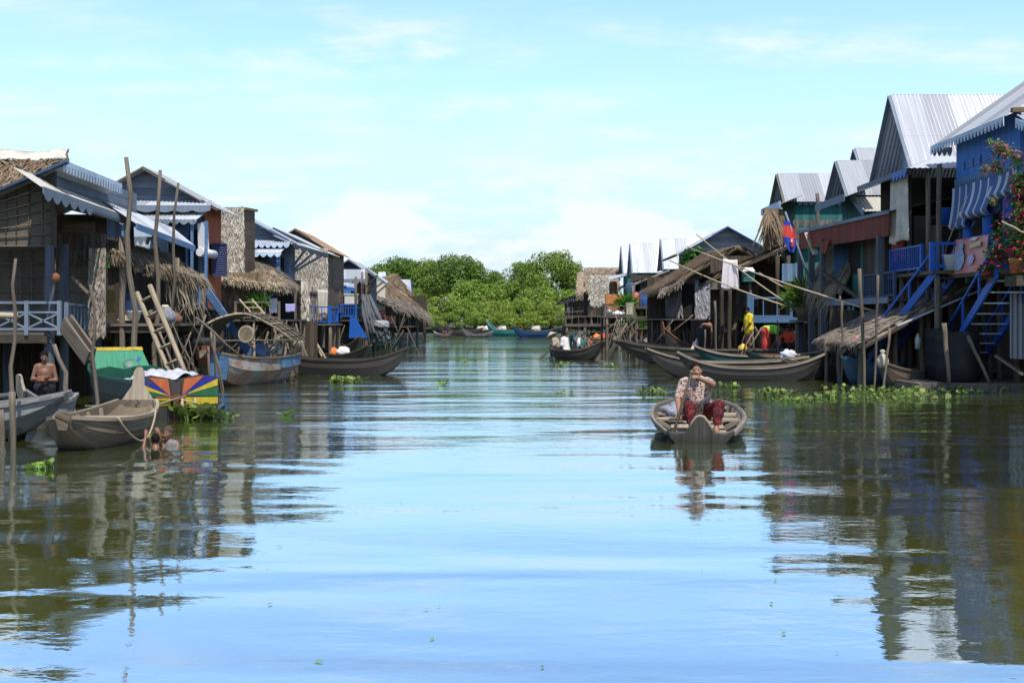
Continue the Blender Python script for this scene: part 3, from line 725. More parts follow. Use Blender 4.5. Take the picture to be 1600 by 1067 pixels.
def gable_house(t, xc, half, y0, y1, zr, ze, zf, roof_m, gab_m, wall_m, side, over=.45, fov=.4, barge=WOOD, kind='tin', screen=True, sidewall=None, zw=None):
    """a stilt house whose ridge runs along the canal and whose gable looks at the near end"""
    sl = (zr-ze)/half; eo = ze-over*sl
    for sd in (-1, 1):
        a, b = V((xc, y0-fov, zr)), V((xc, y1+.2, zr)); c, d = V((xc+sd*(half+over), y1+.2, eo)), V((xc+sd*(half+over), y0-fov, eo))
        m = MB(); (tinroof(m, a, b, c, d) if kind == 'tin' else thatchroof(m, a, b, c, d, n=700)); t.p('roof', m, roof_m)
        t.p('barge_board', MB().bar(a+V((0, -.03, -.06)), d+V((0, -.03, -.06)), .04, .16, (0, -1, 0)), barge)
    zt = ze-.05; t.p('gable', MB().poly([(xc-half, y0, zt), (xc+half, y0, zt), (xc, y0, zr-.1)], .05), gab_m)
    zw = zw or zt
    t.p('wall', WALL(MB(), RY(xc-half, xc+half, zw, zf, y0+.03)), wall_m)
    xs = xc-side*half                                       # the wall towards the canal: side -1 stands on the left bank
    if side < 0: t.p('side_wall', WALL(MB(), RX(xs, y0+.06, y1, ze-.05, zf)), sidewall or wall_m)
    else: t.p('side_wall', WALL(MB(), RX(xs, y1, y0+.06, ze-.05, zf)), sidewall or wall_m)
    t.p('floor', deckslab(xc-half-.1, xc+half+.1, y0-.1, y1, zf), DECK); stilts(t, xc-half+.1, xc+half-.1, y0+.1, y1-.2, zf-.06, 3, 3)
    beams(t, xc-half-.05, xc+half+.05, y0+.1, y1-.2, zf-.13, WOODD)
    if screen: skirt(t, RY(xc-half, xc+half, zf-.1, -.3, y1-.4), WOODD); t.p('back_wall', WALL(MB(), RY(xc-half, xc+half, zf-.1, 0, y1-.2)), PLANKB)  # dark wall added below the floor to keep the space under it dark
def canal_house(t, xg, ya, half, zr, ze, xb, zf, roof_m, gab_m, wall_m, over=.3, recess=.8, barge=SLATE, far=True, walls=True, zb=None, screen=True):
    """right bank: the ridge runs away from the canal and the gable looks over it"""
    sl = (zr-ze)/half; eo = ze-over*sl
    for sd in (-1, 1):
        a, b = V((xg, ya, zr)), V((xb, ya, zr)); c, d = V((xb, ya+sd*(half+over), eo)), V((xg, ya+sd*(half+over), eo))
        t.p('roof', tinroof(MB(), a, b, c, d), roof_m)
        t.p('barge_board', MB().bar(a+V((-.02, 0, -.05)), d+V((-.02, 0, -.05)), .03, .13, (-1, 0, 0)), barge)
    x = xg+recess; t.p('gable', MB().poly([(x, ya+half, ze), (x, ya-half, ze), (x, ya, zr-.12)], .04), gab_m)
    if walls:
        t.p('wall', WALL(MB(), RX(x, ya+half-.05, ya-half+.05, ze, zf)), wall_m); t.p('side_wall', WALL(MB(), RY(x+.05, xb-.2, ze, zf, ya-half+.05)), wall_m)
    t.p('floor', deckslab(xg+.1, xb, ya-half, ya+half, zf), DECK); stilts(t, xg+.3, xb-.5, ya-half+.1, ya+half-.1, zf-.06, 3, 2)
    if screen: t.p('back_wall', WALL(MB(), RY(xg+.4, xb, zf-.06, -.2, ya+half-.3)), PLANKB)  # wall below the floor is added, so no bright water shows through

# ---------------------------------------------------------------- water and far bank
w0 = MB(); w0.add([(-900, -40, 0), (900, -40, 0), (900, 1500, 0), (-900, 1500, 0)], [(0, 1, 2, 3)]); struct('river_water', w0, WATER)
g0 = MB(); gx = 60; vs = []
for j in range(13):
    for i in range(gx+1):
        y = 141+j*j*9; x = -700+1400*i/gx; vs.append((x+rnd(-3, 3), y+(rnd(-1.5, 1.5) if j == 0 else 0), (-.15 if j == 0 else .35+rnd(0, .4))))
g0.add(vs, [(j*(gx+1)+i, j*(gx+1)+i+1, (j+1)*(gx+1)+i+1, (j+1)*(gx+1)+i) for j in range(12) for i in range(gx)])
struct('far_bank_ground', g0, plain('muddy_grass_ground', (.03, .045, .015), .95, .4, .7, (.06, .08, .025)))

# ================================================================= LEFT BANK
random.seed(5)
# ---- the near house with thatch and lattice walls
t = T('stilt_house', 'dark stilt house with bamboo lattice walls, blue barge board and white tarpaulin on its ridge', 'house', (-9.3, 24, 0), 'houses along the left bank')
A, B = P(105, 253, 22.7), P(-70, 328, 22.7)
xe = X(105, 23); E = P(188, 290, YX(188, xe)); A2 = V((xe, 22.75, A.z)); E2 = V((B.x, E.y, B.z-.1)); B2 = V((B.x, 22.75, B.z))
t.p('roof', MB().slab(B2, A2, E, E2, .05), TIN)
t.p('barge_board', MB().bar(B, A, .05, .20, (0, -1, 0)), BLUED)
t.p('valance', valance(MB(), A2+V((.02, 0, .04)), E+V((.02, 0, .04)), .24, .16, .02, 'slot', .4), TRIMW)
t.p('thatch_roof', thatchroof(MB(), P(-90, 247, 26.4), P(107, 250, 26.4), P(98, 262, 24.2), P(-90, 350, 24.2), .12, 2200, .5, .05, .1, 14), THATCH)
wp = [P(-70, 385, 23), P(86, 385, 23), P(86, 268, 23), P(-70, 332, 23)]
t.p('wall', MB().poly(wp, .05), LEAFD)
t.p('lattice', lattice(MB(), P(-70, 330, 23), P(86, 270, 23), P(86, 385, 23), P(-70, 385, 23), 8, 6, .014), BAMBOOG)
t.p('corner_board', MB().bar(P(84, 262, 22.95), P(84, 388, 22.95), .09, .07), WOODD)
t.p('side_wall', WALL(MB(), RX(-9.3, 23.05, 28.2, 4.84, 4.02)), BLUEPH)
aw0, aw1 = V((-8.9, 21.5, 4.22)), V((-8.9, 27.2, 4.05)); up0, up1 = V((-9.55, 21.8, 4.62)), V((-9.55, 27.6, 4.45))
t.p('awning', tinroof(MB(), up0, up1, aw1, aw0), TINY_)
mid = aw0.lerp(aw1, .45)
t.p('awning_valance', valance(MB(), aw0+V((.03, 0, 0)), mid+V((.03, 0, 0)), .26, .42, .02, 'scallop', .5), SLATE)
t.p('awning_valance', valance(MB(), mid+V((.03, 0, 0)), aw1+V((.03, 0, 0)), .2, .1, .02, 'tooth', .4), SLATE)
t.p('back_wall', WALL(MB(), QY(-90, 166, 335, 522, 26)), LEAFD)
t.p('lattice', lattice(MB(), *QY(-80, 160, 390, 518, 25.97), 13, 6, .012), BAMBOOG)
t.p('eave_beam', MB().bar(P(100, 356, 25.6), P(147, 356, 25.6), .16, .25), WOOD)
t.p('leaf_curtain', leafwall(MB(), *QY(90, 165, 364, 392, 25.5), 2, 34, .4, .05, .02, .15), LEAFD)
t.p('leaf_curtain', leafwall(MB(), *QY(139, 165, 388, 526, 24.9), 14, 20, .20, .035, .03, .06), LEAFM)
posts(t, [(X(77, 22.9), 22.9, -.6, 3.2), (X(100, 24.2), 24.2, -.6, 3.3), (-11.2, 22.9, -.6, 3.2), (-13, 22.9, -.6, 3.2), (-9.5, 26, -.6, 3.6), (-9.4, 28, -.6, 4.1), (-11.5, 25.9, -.6, 1.4), (-13.5, 25.9, -.6, 1.4)], .105, GREYPOST, wob=.015)
t.p('floor', deckslab(-15, -9.3, 22.6, 28.3, 1.45), DECK); beams(t, -15, -9.25, 22.65, 28, 1.31, WOODD, 4)
railing(t, P(-60, 520, 22.6), P(93, 520, 22.6), .60, SLATE, 8, 'x', .05, posts=4)
railing(t, P(104, 522, 23.4), P(137, 522, 25.2), .62, SLATE, 6, 'bar', .05)
skirt(t, RY(-15, -9.4, 1.3, -.3, 26.6), WOODD, 26); t.p('added_under_wall', WALL(MB(), RY(-15, -9.4, 1.35, -.2, 27.4)), PLANKB)  # plank wall added under the floor, here and in later houses, to keep it dark
t.p('brace', MB().bar(P(112, 432, 24), P(138, 458, 24), .05), BAMBOOG)
solo('tarpaulin', MB().grid(P(-90, 236, 26.7), P(104, 236, 26.7), P(106, 249, 26.2), P(-90, 252, 26.2), 30, 3, lambda u, v: .03*sin(u*5)+rnd(0, .03), .02), TARP, 'off-white tarpaulin stretched along the thatch ridge of the lattice house', 'tarpaulin')
solo('ridge_pole', MB().pole(P(103, 258, 26), P(107, 233, 26), .03), BAMBOOG, 'short bamboo stub standing at the ridge end of the lattice house', 'pole')
solo('plank_trough', MB().bar(P(98, 506, 22), P(137, 560, 21.4), .05, .3).bar(P(108, 502, 22.3), P(146, 555, 21.6), .05, .3).bar(P(118, 533, 21.9), P(128, 533, 21.9), .2, .05), WOOD, 'grey plank gangway sloping from the lattice house down to the green boat', 'gangway')
solo('hanging_gourd', MB().ball(P(87, 434, 22.6), (.085, .08, .095)).tube([P(87, 431, 22.6), P(86, 405, 22.6)], .012, 5), plain('gourd_orange', (.20, .075, .035), .8, .3), 'round orange-brown gourd hanging from the post of the lattice house', 'gourd')
f = MB()
for i in range(26): f.ball(P(166+rnd(-4, 4), 402+rnd(-8, 18), 25.1+rnd(-.1, .1)), (.05, .05, .02), 6, 4)
solo('climbing_plant', f, leafmat('vine_leaf', (.03, .12, .015), (.10, .30, .04)), 'small green climber beside the leaf curtain, under a pink flower', 'plant')
solo('flower', MB().ball(P(160, 391, 25), (.06, .045, .05), 8, 6, jit=.3), plain('pink_petal', (.50, .03, .12), .6, .2, 20), 'single pink flower above the green climber at the lattice house', 'flower')

# ---- lean-to with white tin awning and ragged straw roof beside it
t = T('market_lean_to', 'dark stilt lean-to under a ragged straw roof and a bright tin awning', 'hut', (-8.8, 27, 0), 'houses along the left bank')
t.p('awning', tinroof(MB(), V((-9.5, 26., 4.52)), V((-9.3, 31.2, 4.22)), V((-8.25, 29.6, 3.62)), V((-8.35, 25.3, 3.84))), TINB)
t.p('awning_board', MB().bar((-8.35, 25.3, 3.78), (-8.25, 29.6, 3.56), .03, .14), BLUEL)
t.p('wall', WALL(MB(), QY(200, 262, 352, 394, 29.8)), TRIMW)
t.p('valance', valance(MB(), P(205, 370, 29.5), P(245, 370, 29.5), .22, .22, .02, 'scallop', .4), SLATE)
t.p('straw_roof', fringe(fringe(thatchroof(MB(), P(160, 372, 27.4), P(262, 396, 31), P(322, 440, 28.6), P(172, 392, 25.6), .1, 4600, .5, .035, .35, 12), P(172, 392, 25.6), P(322, 440, 28.6), 300, .28, .028, (1, -.5, 0), .9), P(255, 425, 27.2), P(300, 438, 28.2), 60, .95, .05, (1, -.3, 0), .35), STRAW)
t.p('back_wall', WALL(MB(), QY(140, 300, 428, 520, 30.5)), PLANKB); t.p('back_wall', WALL(MB(), QY(140, 222, 372, 427, 30.45)), PLANKB)
t.p('floor', deckslab(-9.9, -7.9, 25.8, 30.5, 1.62), BAMBOOG); beams(t, -9.9, -7.9, 25.9, 30.4, 1.48, WOODD, 3)
posts(t, [(-8.9, 25.9, -.6, 3.6), (-8.1, 27.5, -.6, 3.2), (-8.0, 29.4, -.6, 2.9), (-8.8, 28.2, -.6, 3.5), (-9.4, 27, -.6, 1.6)], .07, BAMBOOG, wob=.05)
skirt(t, RY(-10, -7.8, 1.5, -.3, 28.6), WOODD, 16); t.p('added_under_wall', WALL(MB(), RY(-10.5, -7.6, 1.55, -.2, 30)), PLANKB)
for nm, lb, cat, c, sz in (('fishing_float', 'bundle of grey fishing floats heaped on the lean-to floor', 'floats', P(262, 490, 26.6), .22), ('rice_sack', 'stuffed pale rice sack standing on the lean-to floor', 'sack', P(258, 470, 27), .26), ('clay_pot', 'small brown clay pot beside the rice sack on the lean-to floor', 'pot', P(276, 492, 26.9), .15)):
    solo(nm, MB().lathe((c.x, c.y, 1.62), [(sz*.6, 0), (sz*.95, sz*.4), (sz*.9, sz), (sz*.4, sz*1.5), (sz*.25, sz*1.7)], 12), {'floats': plain('float_grey', (.2, .2, .22), .8, .5, 18), 'sack': TARP, 'pot': plain('clay', (.20, .09, .05), .8, .3)}[cat], lb, cat)
def drape(mb, a, b, L, fold=.05, n=16, m=8, per=5, taper=1., sag=0):
    a, b = V(a), V(b); o = (b-a).cross(V((0, 0, 1))).normalized(); vs = []
    for j in range(m+1):
        for i in range(n+1):
            u, v = i/n, j/m; uu = .5+(u-.5)*(1+(taper-1)*v)
            vs.append(a.lerp(b, uu)-V((0, 0, L*v*(1+.04*sin(u*7))+sag*sin(pi*u)))+o*fold*sin(u*per*pi+v)*(.3+.7*v))
    fs = [(j*(n+1)+i, (j+1)*(n+1)+i, (j+1)*(n+1)+i+1, j*(n+1)+i+1) for j in range(m) for i in range(n)]
    N = len(vs); vs2 = [p+o*.012 for p in vs]
    ring = list(range(n+1))+[j*(n+1)+n for j in range(1, m+1)]+[m*(n+1)+i for i in range(n-1, -1, -1)]+[j*(n+1) for j in range(m-1, 0, -1)]
    return mb.add(vs+vs2, fs+[tuple(N+k for k in q[::-1]) for q in fs]+[(ring[i], ring[(i+1) % len(ring)], N+ring[(i+1) % len(ring)], N+ring[i]) for i in range(len(ring))], None, True)
solo('hanging_cloth', drape(MB(), P(168, 412, 26.2), P(191, 408, 26.4), .50, .03), plain('brown_grey_cloth', (.12, .095, .08), .95, .25), 'brown-grey cloth hung on a line under the straw roof', 'cloth')
solo('hanging_cloth', drape(MB(), P(191, 408, 26.3), P(197, 409, 26.3), .55, .02, 6), plain('khaki_cloth', (.34, .30, .16), .95, .2), 'narrow khaki cloth hung next to the brown-grey one', 'cloth')
solo('plywood_board', MB().slab(*[P(x, y, 26.4) for x, y in ((167, 489), (180, 489), (179, 453), (167, 452))], .03), plain('ochre_board', (.42, .29, .09), .8, .2), 'ochre board leaning upright beside the leaf curtain', 'board')
solo('straw_hat', MB().lathe(P(192, 501, 26.2), [(.20, 0), (.11, .03), (.09, .12), (.03, .15)], 14), BAMBOO, 'straw hat lying on the lean-to floor beside the white tub', 'hat')
solo('plastic_tub', MB().lathe(P(208, 502, 26.4), [(.13, 0), (.19, .22), (.20, .24), (.18, .23), (.11, .02)], 16), WHITEP, 'white plastic tub on the edge of the lean-to floor', 'tub')
solo('cloth_bundle', MB().lump(P(205, 478, 26.6), (.22, .15, .22)), plain('grey_blue_cloth', (.17, .22, .38), .9, .25, 9), 'grey-blue cloth bundle heaped behind the white tub', 'bundle')
solo('wash_basin', MB().lathe(P(201, 463, 26.3), [(.12, 0), (.19, .06), (.2, .07), (.11, .015)], 16), BLUE, 'bright blue basin lying on top of the cloth bundle', 'basin')
solo('net_bundle', MB().lump(P(252, 492, 26.8), (.28, .2, .2)), plain('net_grey', (.16, .14, .12), .95, .5, 40), 'heap of grey fishing net on the lean-to floor near the ladder', 'net')
b_ = MB(); ladder(b_, P(224, 452, 24.6), P(284, 602, 23.4), (1, -.5, .45), .40, 6, .058, .032)
solo('bamboo_ladder', b_, surf('mid_bamboo', (.16, .125, .08), (.40, .33, .23), (20, .8), stain=.35), 'thick pale bamboo ladder leaning beside the lean-to with the straw roof', 'ladder')
for i, (p0, p1, Y, r, lb) in enumerate((((197, 246), (214, 590), 23.6, .075, 'tallest crooked pole, rising above the tin awning by the lattice house'), ((247, 266), (243, 560), 26, .065, 'straight grey pole in front of the blue gabled house, second tallest'), ((276, 286), (262, 540), 27, .05, 'shortest of the leaning poles in front of the blue gabled house'),
        ((24, 404), (17, 700), 15.3, .035, 'slim mooring stick standing in the grey boat by the lattice house'), ((88, 538), (124, 655), 20.5, .06, 'leaning bamboo stake beside the plank gangway'), ((144, 445), (152, 640), 19.6, .04, 'thin dark mooring pole at the side of the green boat'))):
    a, b = P(*p0, Y), P(*p1, Y); b.z = min(b.z, -.5) if i not in (3,) else b.z
    d = (b-a); m = MB()
    pts = [a.lerp(b, k/7)+V((sin(k*1.9+i)*r*.9, 0, 0)) for k in range(8)]; m.tube(pts, [r*(.6+.4*k/7) for k in range(8)], 8)
    solo('wooden_pole', m, WOOD, lb, 'pole', 'poles standing in the water at the left bank')
for i, (p0, p1, Y, r, lb) in enumerate((((-2, 640), (8, 708), 14.6, .06, 'thick leaning stump of a post at the edge of the grey boat'), ((19, 612), (22, 700), 15., .045, 'short square mooring post in front of the grey boat'))):
    a, b = P(*p0, Y), P(*p1, Y); b.z = -.4; solo('mooring_post', MB().pole(a, b, r, .01), WOOD, lb, 'post')
solo('bamboo_boom', MB().pole(P(-40, 492, 17), P(28, 494, 17), .06), BAMBOO, 'horizontal bamboo boom poking in beside the slim mooring stick', 'pole')

# ---- blue gabled house with orange-red side wall
t = T('stilt_house', 'blue plank stilt house with a tall gable and an orange-red side wall', 'house', (-10.5, 34, 0), 'houses along the left bank')
gable_house(t, -10.58, 1.66, 33, 34.9, 6.10, 5.17, 2.05, TIN, BLUEPH, BLUEP, -1, .5, .4, WOOD, sidewall=ORANGEP)
t.p('pent_roof', tinroof(MB(), (-12.1, 33, 5.17), (-8.7, 33, 5.17), (-8.5, 32.1, 4.92), (-12.1, 32.1, 4.92)), TINB)
t.p('fascia', valance(MB(), (-12.1, 32.08, 4.93), (-8.5, 32.08, 4.93), .2, .5, .02, 'scallop', .7), SLATE)
t.p('awning', tinroof(MB(), (-11.2, 32.6, 4.78), (-8.75, 32.6, 4.78), (-8.72, 31.5, 4.48), (-11.2, 31.5, 4.48)), TINB)
t.p('valance', valance(MB(), (-10.9, 31.5, 4.47), (-8.72, 31.5, 4.47), .14, .22, .02, 'scallop', .4), SLATE)
t.p('inner_valance', valance(MB(), (-10.6, 32.4, 4.35), (-9.2, 32.4, 4.35), .5, .3, .02, 'tooth', .45), BLUEL)
t.p('porch_shade_sheet', WALL(MB(), RY(-10.9, -9.1, 4.3, 2.1, 32.95), .02), DARK)  # black sheet stands in for the porch's shade
posts(t, [(X(300, 31.6), 31.6, 2.0, 4.45), (-10.8, 31.6, 2, 4.45), (X(322, 31.7), 31.7, 2., 4.45), (-9.4, 32.9, 2.1, 4.6)], .035, BLUEL, None, True)
t.p('porch_floor', deckslab(-11, -8.6, 31.5, 33, 2.05), DECK); posts(t, [(-8.75, 31.7, -.6, 2), (-10.7, 31.7, -.6, 2)], .08)
railing(t, (-9.5, 31.55, 2.05), (-8.65, 31.55, 2.05), .75, BLUEL, 6)
sh = t.p('window', WALL(MB(), RX(-8.86, 33.5, 34.4, 3.95, 3.05), .02), DARK); shutter(t, P(334, 381, 33.4), P(353, 381, 33.6), P(353, 431, 33.6), P(334, 431, 33.4), surf('navy_paint', (.03, .035, .085), (.05, .06, .13), (20, 1), stain=.2), 14, sh)  # the window is a black pane for the unlit inside
t.p('roll_blind', WALL(MB(), [P(309, 350, 31.9), P(325, 345, 32.5), P(327, 395, 32.5), P(311, 392, 31.9)], .02), CLOTHW); t.p('blind_roll', MB().tube([P(312, 394, 31.8), P(335, 398, 32.6)], .12, 10), CLOTHW)
stairs(t, P(312, 438, 32), P(392, 556, 31.2), (.3, -1, 0), .75, 9, BLUEL, .0, SLATE)

# ---- pale leaf-walled tower and the thatched hut below
t = T('thatch_house', 'tall narrow house with a pale shaggy palm-leaf wall above a brown thatched hut', 'house', (-9.3, 38, 0), 'houses along the left bank')
t.p('front_wall', leafwall(MB(), *QY(341, 381, 325, 430, 37.4), 24, 46, .20, .030, .06, .45), LEAFW)
t.p('side_wall', WALL(MB(), RX(X(381, 37.4), 37.42, 39, 5.4, 3.2)), surf('brown_slat_wall', (.07, .045, .03), (.17, .12, .08), (1, 22), rows=.22))
t.p('top_pole', MB().bar(P(378, 323, 37.5), P(386, 430, 38.5), .05), BAMBOOG).name = 'corner_pole'
t.p('roof', MB().slab((-9.9, 37.4, 5.40), (-8.75, 37.4, 5.40), (-8.75, 39.2, 5.5), (-9.9, 39.2, 5.5), .08), THATCH)
t.p('thatch_awning', fringe(thatchroof(MB(), P(370, 398, 41), P(398, 391, 42.3), P(463, 446, 40), P(420, 450, 38.4), .12, 2400, .42, .035, .25, 11), P(420, 450, 38.4), P(463, 446, 40), 110, .26, .03), THATCHG)
t.p('thatch_awning', fringe(thatchroof(MB(), P(340, 418, 38.2), P(425, 424, 39.8), P(446, 447, 37.6), P(346, 436, 36.4), .12, 3000, .42, .035, .25, 11), P(346, 436, 36.4), P(446, 447, 37.6), 180, .26, .03), STRAW)
t.p('hut_wall', leafwall(MB(), *QY(345, 414, 426, 494, 37.2), 5, 26, .5, .06, .05, .12), THATCH)
t.p('opening_shade_sheet', WALL(MB(), QY(410, 470, 438, 500, 40.2), .02), DARK)  # flat black sheet in place of the hut's unlit inside
t.p('floor', deckslab(-9.8, -7.4, 36.6, 41, 1.72), DECK); stilts(t, -9.6, -7.5, 36.8, 40.8, 1.66, 3, 3)
t.p('leaf_pillar', leafwall(MB(), *QY(466, 482, 440, 512, 41.2), 8, 7, .4, .07, .2, .4), LEAFW)
posts(t, [(X(414, 37), 37, 1.7, 2.9), (X(462, 39.5), 39.5, -.5, 2.9), (-7.6, 38, -.5, 1.7)], .05)
skirt(t, RY(-10, -7.2, 1.65, -.3, 39), WOODD, 18); t.p('back_wall', WALL(MB(), RY(-10.5, -7, 1.66, -.2, 40.9)), PLANKB)  # wall under the platform is added to darken the space between the stilts
railing(t, (-8.9, 36.65, 1.72), (-7.5, 36.65, 1.72), .55, BAMBOOG, 5)
b_ = MB(); ladder(b_, P(384, 468, 36.4), P(412, 500, 36), (1, 0, 0), .4, 4, .03); solo('wooden_ladder', b_, BAMBOO, 'short wooden ladder leaning on the platform of the thatched hut', 'ladder')
solo('laundry', drape(MB(), P(420, 466, 37.4), P(433, 466, 37.6), .5, .03, 8), plain('lilac_white_cloth', (.55, .56, .68), .9, .12), 'white cloth hung by the potted bush at the thatched hut', 'laundry')
solo('laundry', drape(MB(), P(446, 475, 38.5), P(461, 475, 38.8), .27, .02, 8), plain('lilac_cloth', (.42, .38, .70), .9, .15), 'lilac towel hung in the dark opening of the thatched hut', 'laundry')
def potbush(name, lb, c, pr, ph, n, sz, spread, m, pm, leafw=.05):
    t_ = T(name, lb, 'plant', c); t_.p('pot', MB().lathe(c, [(pr*.7, 0), (pr, ph*.9), (pr*1.08, ph), (pr*.85, ph*.97)], 12), pm); g = MB()
    for i in range(n):
        d = V((rnd(-1, 1), rnd(-1, 1), rnd(.2, 1.5))).normalized(); b = V(c)+V((0, 0, ph))+d*rnd(0, spread); g.blade(b, d+V((0, 0, rnd(-.6, .2))), d.cross(V((rnd(-1, 1), rnd(-1, 1), .3))), sz*rnd(.6, 1.2), leafw*rnd(.7, 1.3), rnd(0, .06))
    t_.p('foliage', g, m); return t_
GREEN = leafmat('fresh_leaf', (.035, .13, .015), (.13, .33, .04)); CLAY = plain('clay', (.20, .09, .05), .8, .3)
potbush('potted_bush', 'bushy green plant in a yellow-green tub at the thatched hut', P(405, 492, 37), .17, .25, 220, .28, .35, GREEN, plain('olive_tub', (.3, .3, .08), .6, .2))

# ---- blue gabled house with white-toothed eaves
t = T('stilt_house', 'blue gabled stilt house with white-toothed eaves behind the leaf-walled tower', 'house', (-10, 43, 0), 'houses along the left bank')
gable_house(t, -10.04, 1.8, 42, 43.2, 5.66, 4.68, 2.1, TIN, BLUEPH, BLUEP, -1, .3, .35, BLUEL)
t.p('pent_roof', tinroof(MB(), (-11.4, 42, 4.68), (-8.1, 42, 4.68), (-8.05, 41.2, 4.48), (-11.4, 41.2, 4.48)), TIN)
t.p('fascia', valance(MB(), (-11.4, 41.18, 4.5), (-8.05, 41.18, 4.5), .2, .22, .02, 'scallop', .45), TRIMW)
t.p('awning', tinroof(MB(), (-10.8, 41.8, 4.42), (-8.25, 41.8, 4.42), (-8.25, 40.7, 4.12), (-10.8, 40.7, 4.12)), TINB)
t.p('valance', valance(MB(), (-10.8, 40.68, 4.12), (-8.25, 40.68, 4.12), .18, .24, .02, 'scallop', .4), TRIMW)
t.p('inner_valance', valance(MB(), (-9.9, 41.6, 4.0), (-8.5, 41.6, 4.0), .45, .34, .02, 'tooth', .4), BLUEL)
t.p('porch_shade_sheet', WALL(MB(), RY(-10, -8.4, 4.0, 2.2, 41.95), .02), DARK)  # porch shade drawn as a thin black sheet
posts(t, [(-8.4, 40.9, -.6, 4.1), (-10.2, 40.9, -.6, 4.1)], .06, BLUEL, None, True); t.p('porch_floor', deckslab(-10.6, -8.2, 40.8, 42, 2.1), DECK)
e0, e1 = V((-8.0, 41.4, 4.46)), V((-7.08, 43.6, 4.22))
t.p('canal_awning', tinroof(MB(), e0+V((-.7, 0, .32)), e1+V((-.7, 0, .32)), e1, e0), TIN); t.p('canal_valance', valance(MB(), e0+V((.02, 0, .02)), e1+V((.02, 0, .02)), .2, .45, .02, 'scallop', .45), surf('dark_slate_paint', (.045, .06, .085), (.08, .10, .13)))
for k in (.35, .6, .85): x_ = e0.lerp(e1, k); t.p('strut', MB().bar(x_+V((0, 0, -.1)), (-8.5-.1*k, 42.6, 3.25), .06, .08), SLATE)

# ---- house with tin roof above a pale leaf wall
t = T('stilt_house', 'stilt house with a bright tin slope above a broad pale palm-leaf wall', 'house', (-9, 48, 0), 'houses along the left bank')
gable_house(t, -9.78, 1.75, 47, 51.2, 5.5, 4.65, 2.0, TINB, LEAFD, LEAFD, -1, .25, .3, BLUED, sidewall=LEAFD)
t.p('front_wall', leafwall(MB(), *QY(448, 512, 388, 454, 46.7), 18, 70, .22, .032, .06, .45), LEAFW)
t.p('lower_wall', leafwall(MB(), *QY(470, 511, 450, 500, 46.8), 4, 16, .45, .07, .04, .15), surf('tan_leaf_wall', (.16, .14, .12), (.33, .29, .25), (18, 2)))
t.p('balcony_floor', deckslab(-8.6, -7.0, 45, 47, 1.55), DECK); posts(t, [(-8.5, 45.1, -.6, 1.5), (-7.2, 45.1, -.6, 1.5), (-7.2, 46.8, -.6, 1.5)], .07)
railing(t, (-8.4, 45.05, 1.55), (-7.25, 45.05, 1.55), .66, BLUE, 4, 'bar', .05); railing(t, (-7.2, 45.1, 1.55), (-7.2, 46.9, 1.55), .66, BLUE, 5, 'bar', .05)
solo('cloth_wrap', drape(MB(), P(496, 453, 46), P(512, 454, 46.2), 1.0, .06, 14, 10, 4, .8), TARP, 'off-white cloth wrapped round a post at the pale leaf wall', 'cloth')
b_ = MB(); ladder(b_, P(466, 492, 44.2), P(508, 562, 42.6), (.4, -1, .1), .4, 6, .045, .03); solo('bamboo_ladder', b_, BAMBOO, 'bamboo ladder going down to the water from the blue balcony', 'ladder')
t = T('stilt_house', 'stilt house with a small orange rusted tin roof behind the pale leaf wall', 'house', (-9.3, 54, 0), 'houses along the left bank')
gable_house(t, -9.85, 1.5, 52, 56.5, 5.85, 4.95, 2.1, TINO, PLANKW, surf('brown_slat_wall', (.1, .08, .06), (.2, .16, .12)), -1, .3, .35, WOOD)

# ---- smaller houses down the bank
t = T('stilt_house', 'small dark blue gabled house with stacked white awnings and blue railings', 'house', (-8.8, 60, 0), 'houses along the left bank')
gable_house(t, -8.85, 1.0, 62, 66, 5.0, 4.35, 1.9, TIN, surf('slate_gable', (.05, .075, .12), (.09, .12, .18)), BLUED, -1, .5, .4, SLATE)
t.p('awning', tinroof(MB(), P(516, 421, 61), P(573, 421, 61), P(573, 436, 59), P(518, 436, 59)), TINB); t.p('valance', valance(MB(), P(518, 436, 58.95), P(573, 436, 58.95), .3, .35, .02, 'scallop', .4), SLATE)
t.p('awning', tinroof(MB(), P(520, 440, 58.4), P(556, 443, 58.4), P(556, 450, 57), P(520, 445, 57)), TINB); t.p('valance', valance(MB(), P(520, 445, 56.95), P(556, 450, 56.95), .2, .3, .02, 'scallop', .5), BLUE)
t.p('side_roof', tinroof(MB(), P(573, 420, 60), P(582, 424, 64), P(607, 441, 64), P(603, 443, 60)), TINB); t.p('side_roof_edge', MB().bar(P(571, 420, 59.9), P(604, 444, 59.9), .12), SLATE)
t.p('porch_shade_sheet', WALL(MB(), QY(516, 572, 437, 480, 60.5), .02), PLANKB); t.p('blue_wall', WALL(MB(), QY(530, 548, 450, 462, 59)), BLUEL)  # dark plank sheet stands for the shade under the awnings
t.p('floor_deck', deckslab(X(500, 56), X(558, 56), 55, 61, 1.7), DECK)
for a, b in ((502, 530), (532, 556)): railing(t, P(a, 496, 55), P(b, 496, 55), .62, BLUE, 6, 'bar', .06)
posts(t, [(X(p, 55.2), 55.2, -.6, z) for p, z in ((502, 2.3), (530, 3.3), (556, 3.8))]+[(X(572, 58), 58, -.6, 4.2), (X(566, 59), 59, -.6, 4.2)], .07)
skirt(t, RY(X(500, 57), X(560, 57), 1.6, -.3, 57), WOODD, 14); t.p('added_under_wall', WALL(MB(), RY(X(490, 60), X(575, 60), 1.65, -.2, 60)), PLANKB)
solo('tarpaulin', MB().slab(*[P(x, y, 54) for x, y in ((545, 528), (574, 528), (556, 497), (547, 494))], .03), BLUE, 'bright blue tarpaulin draped below the blue railings', 'tarpaulin')
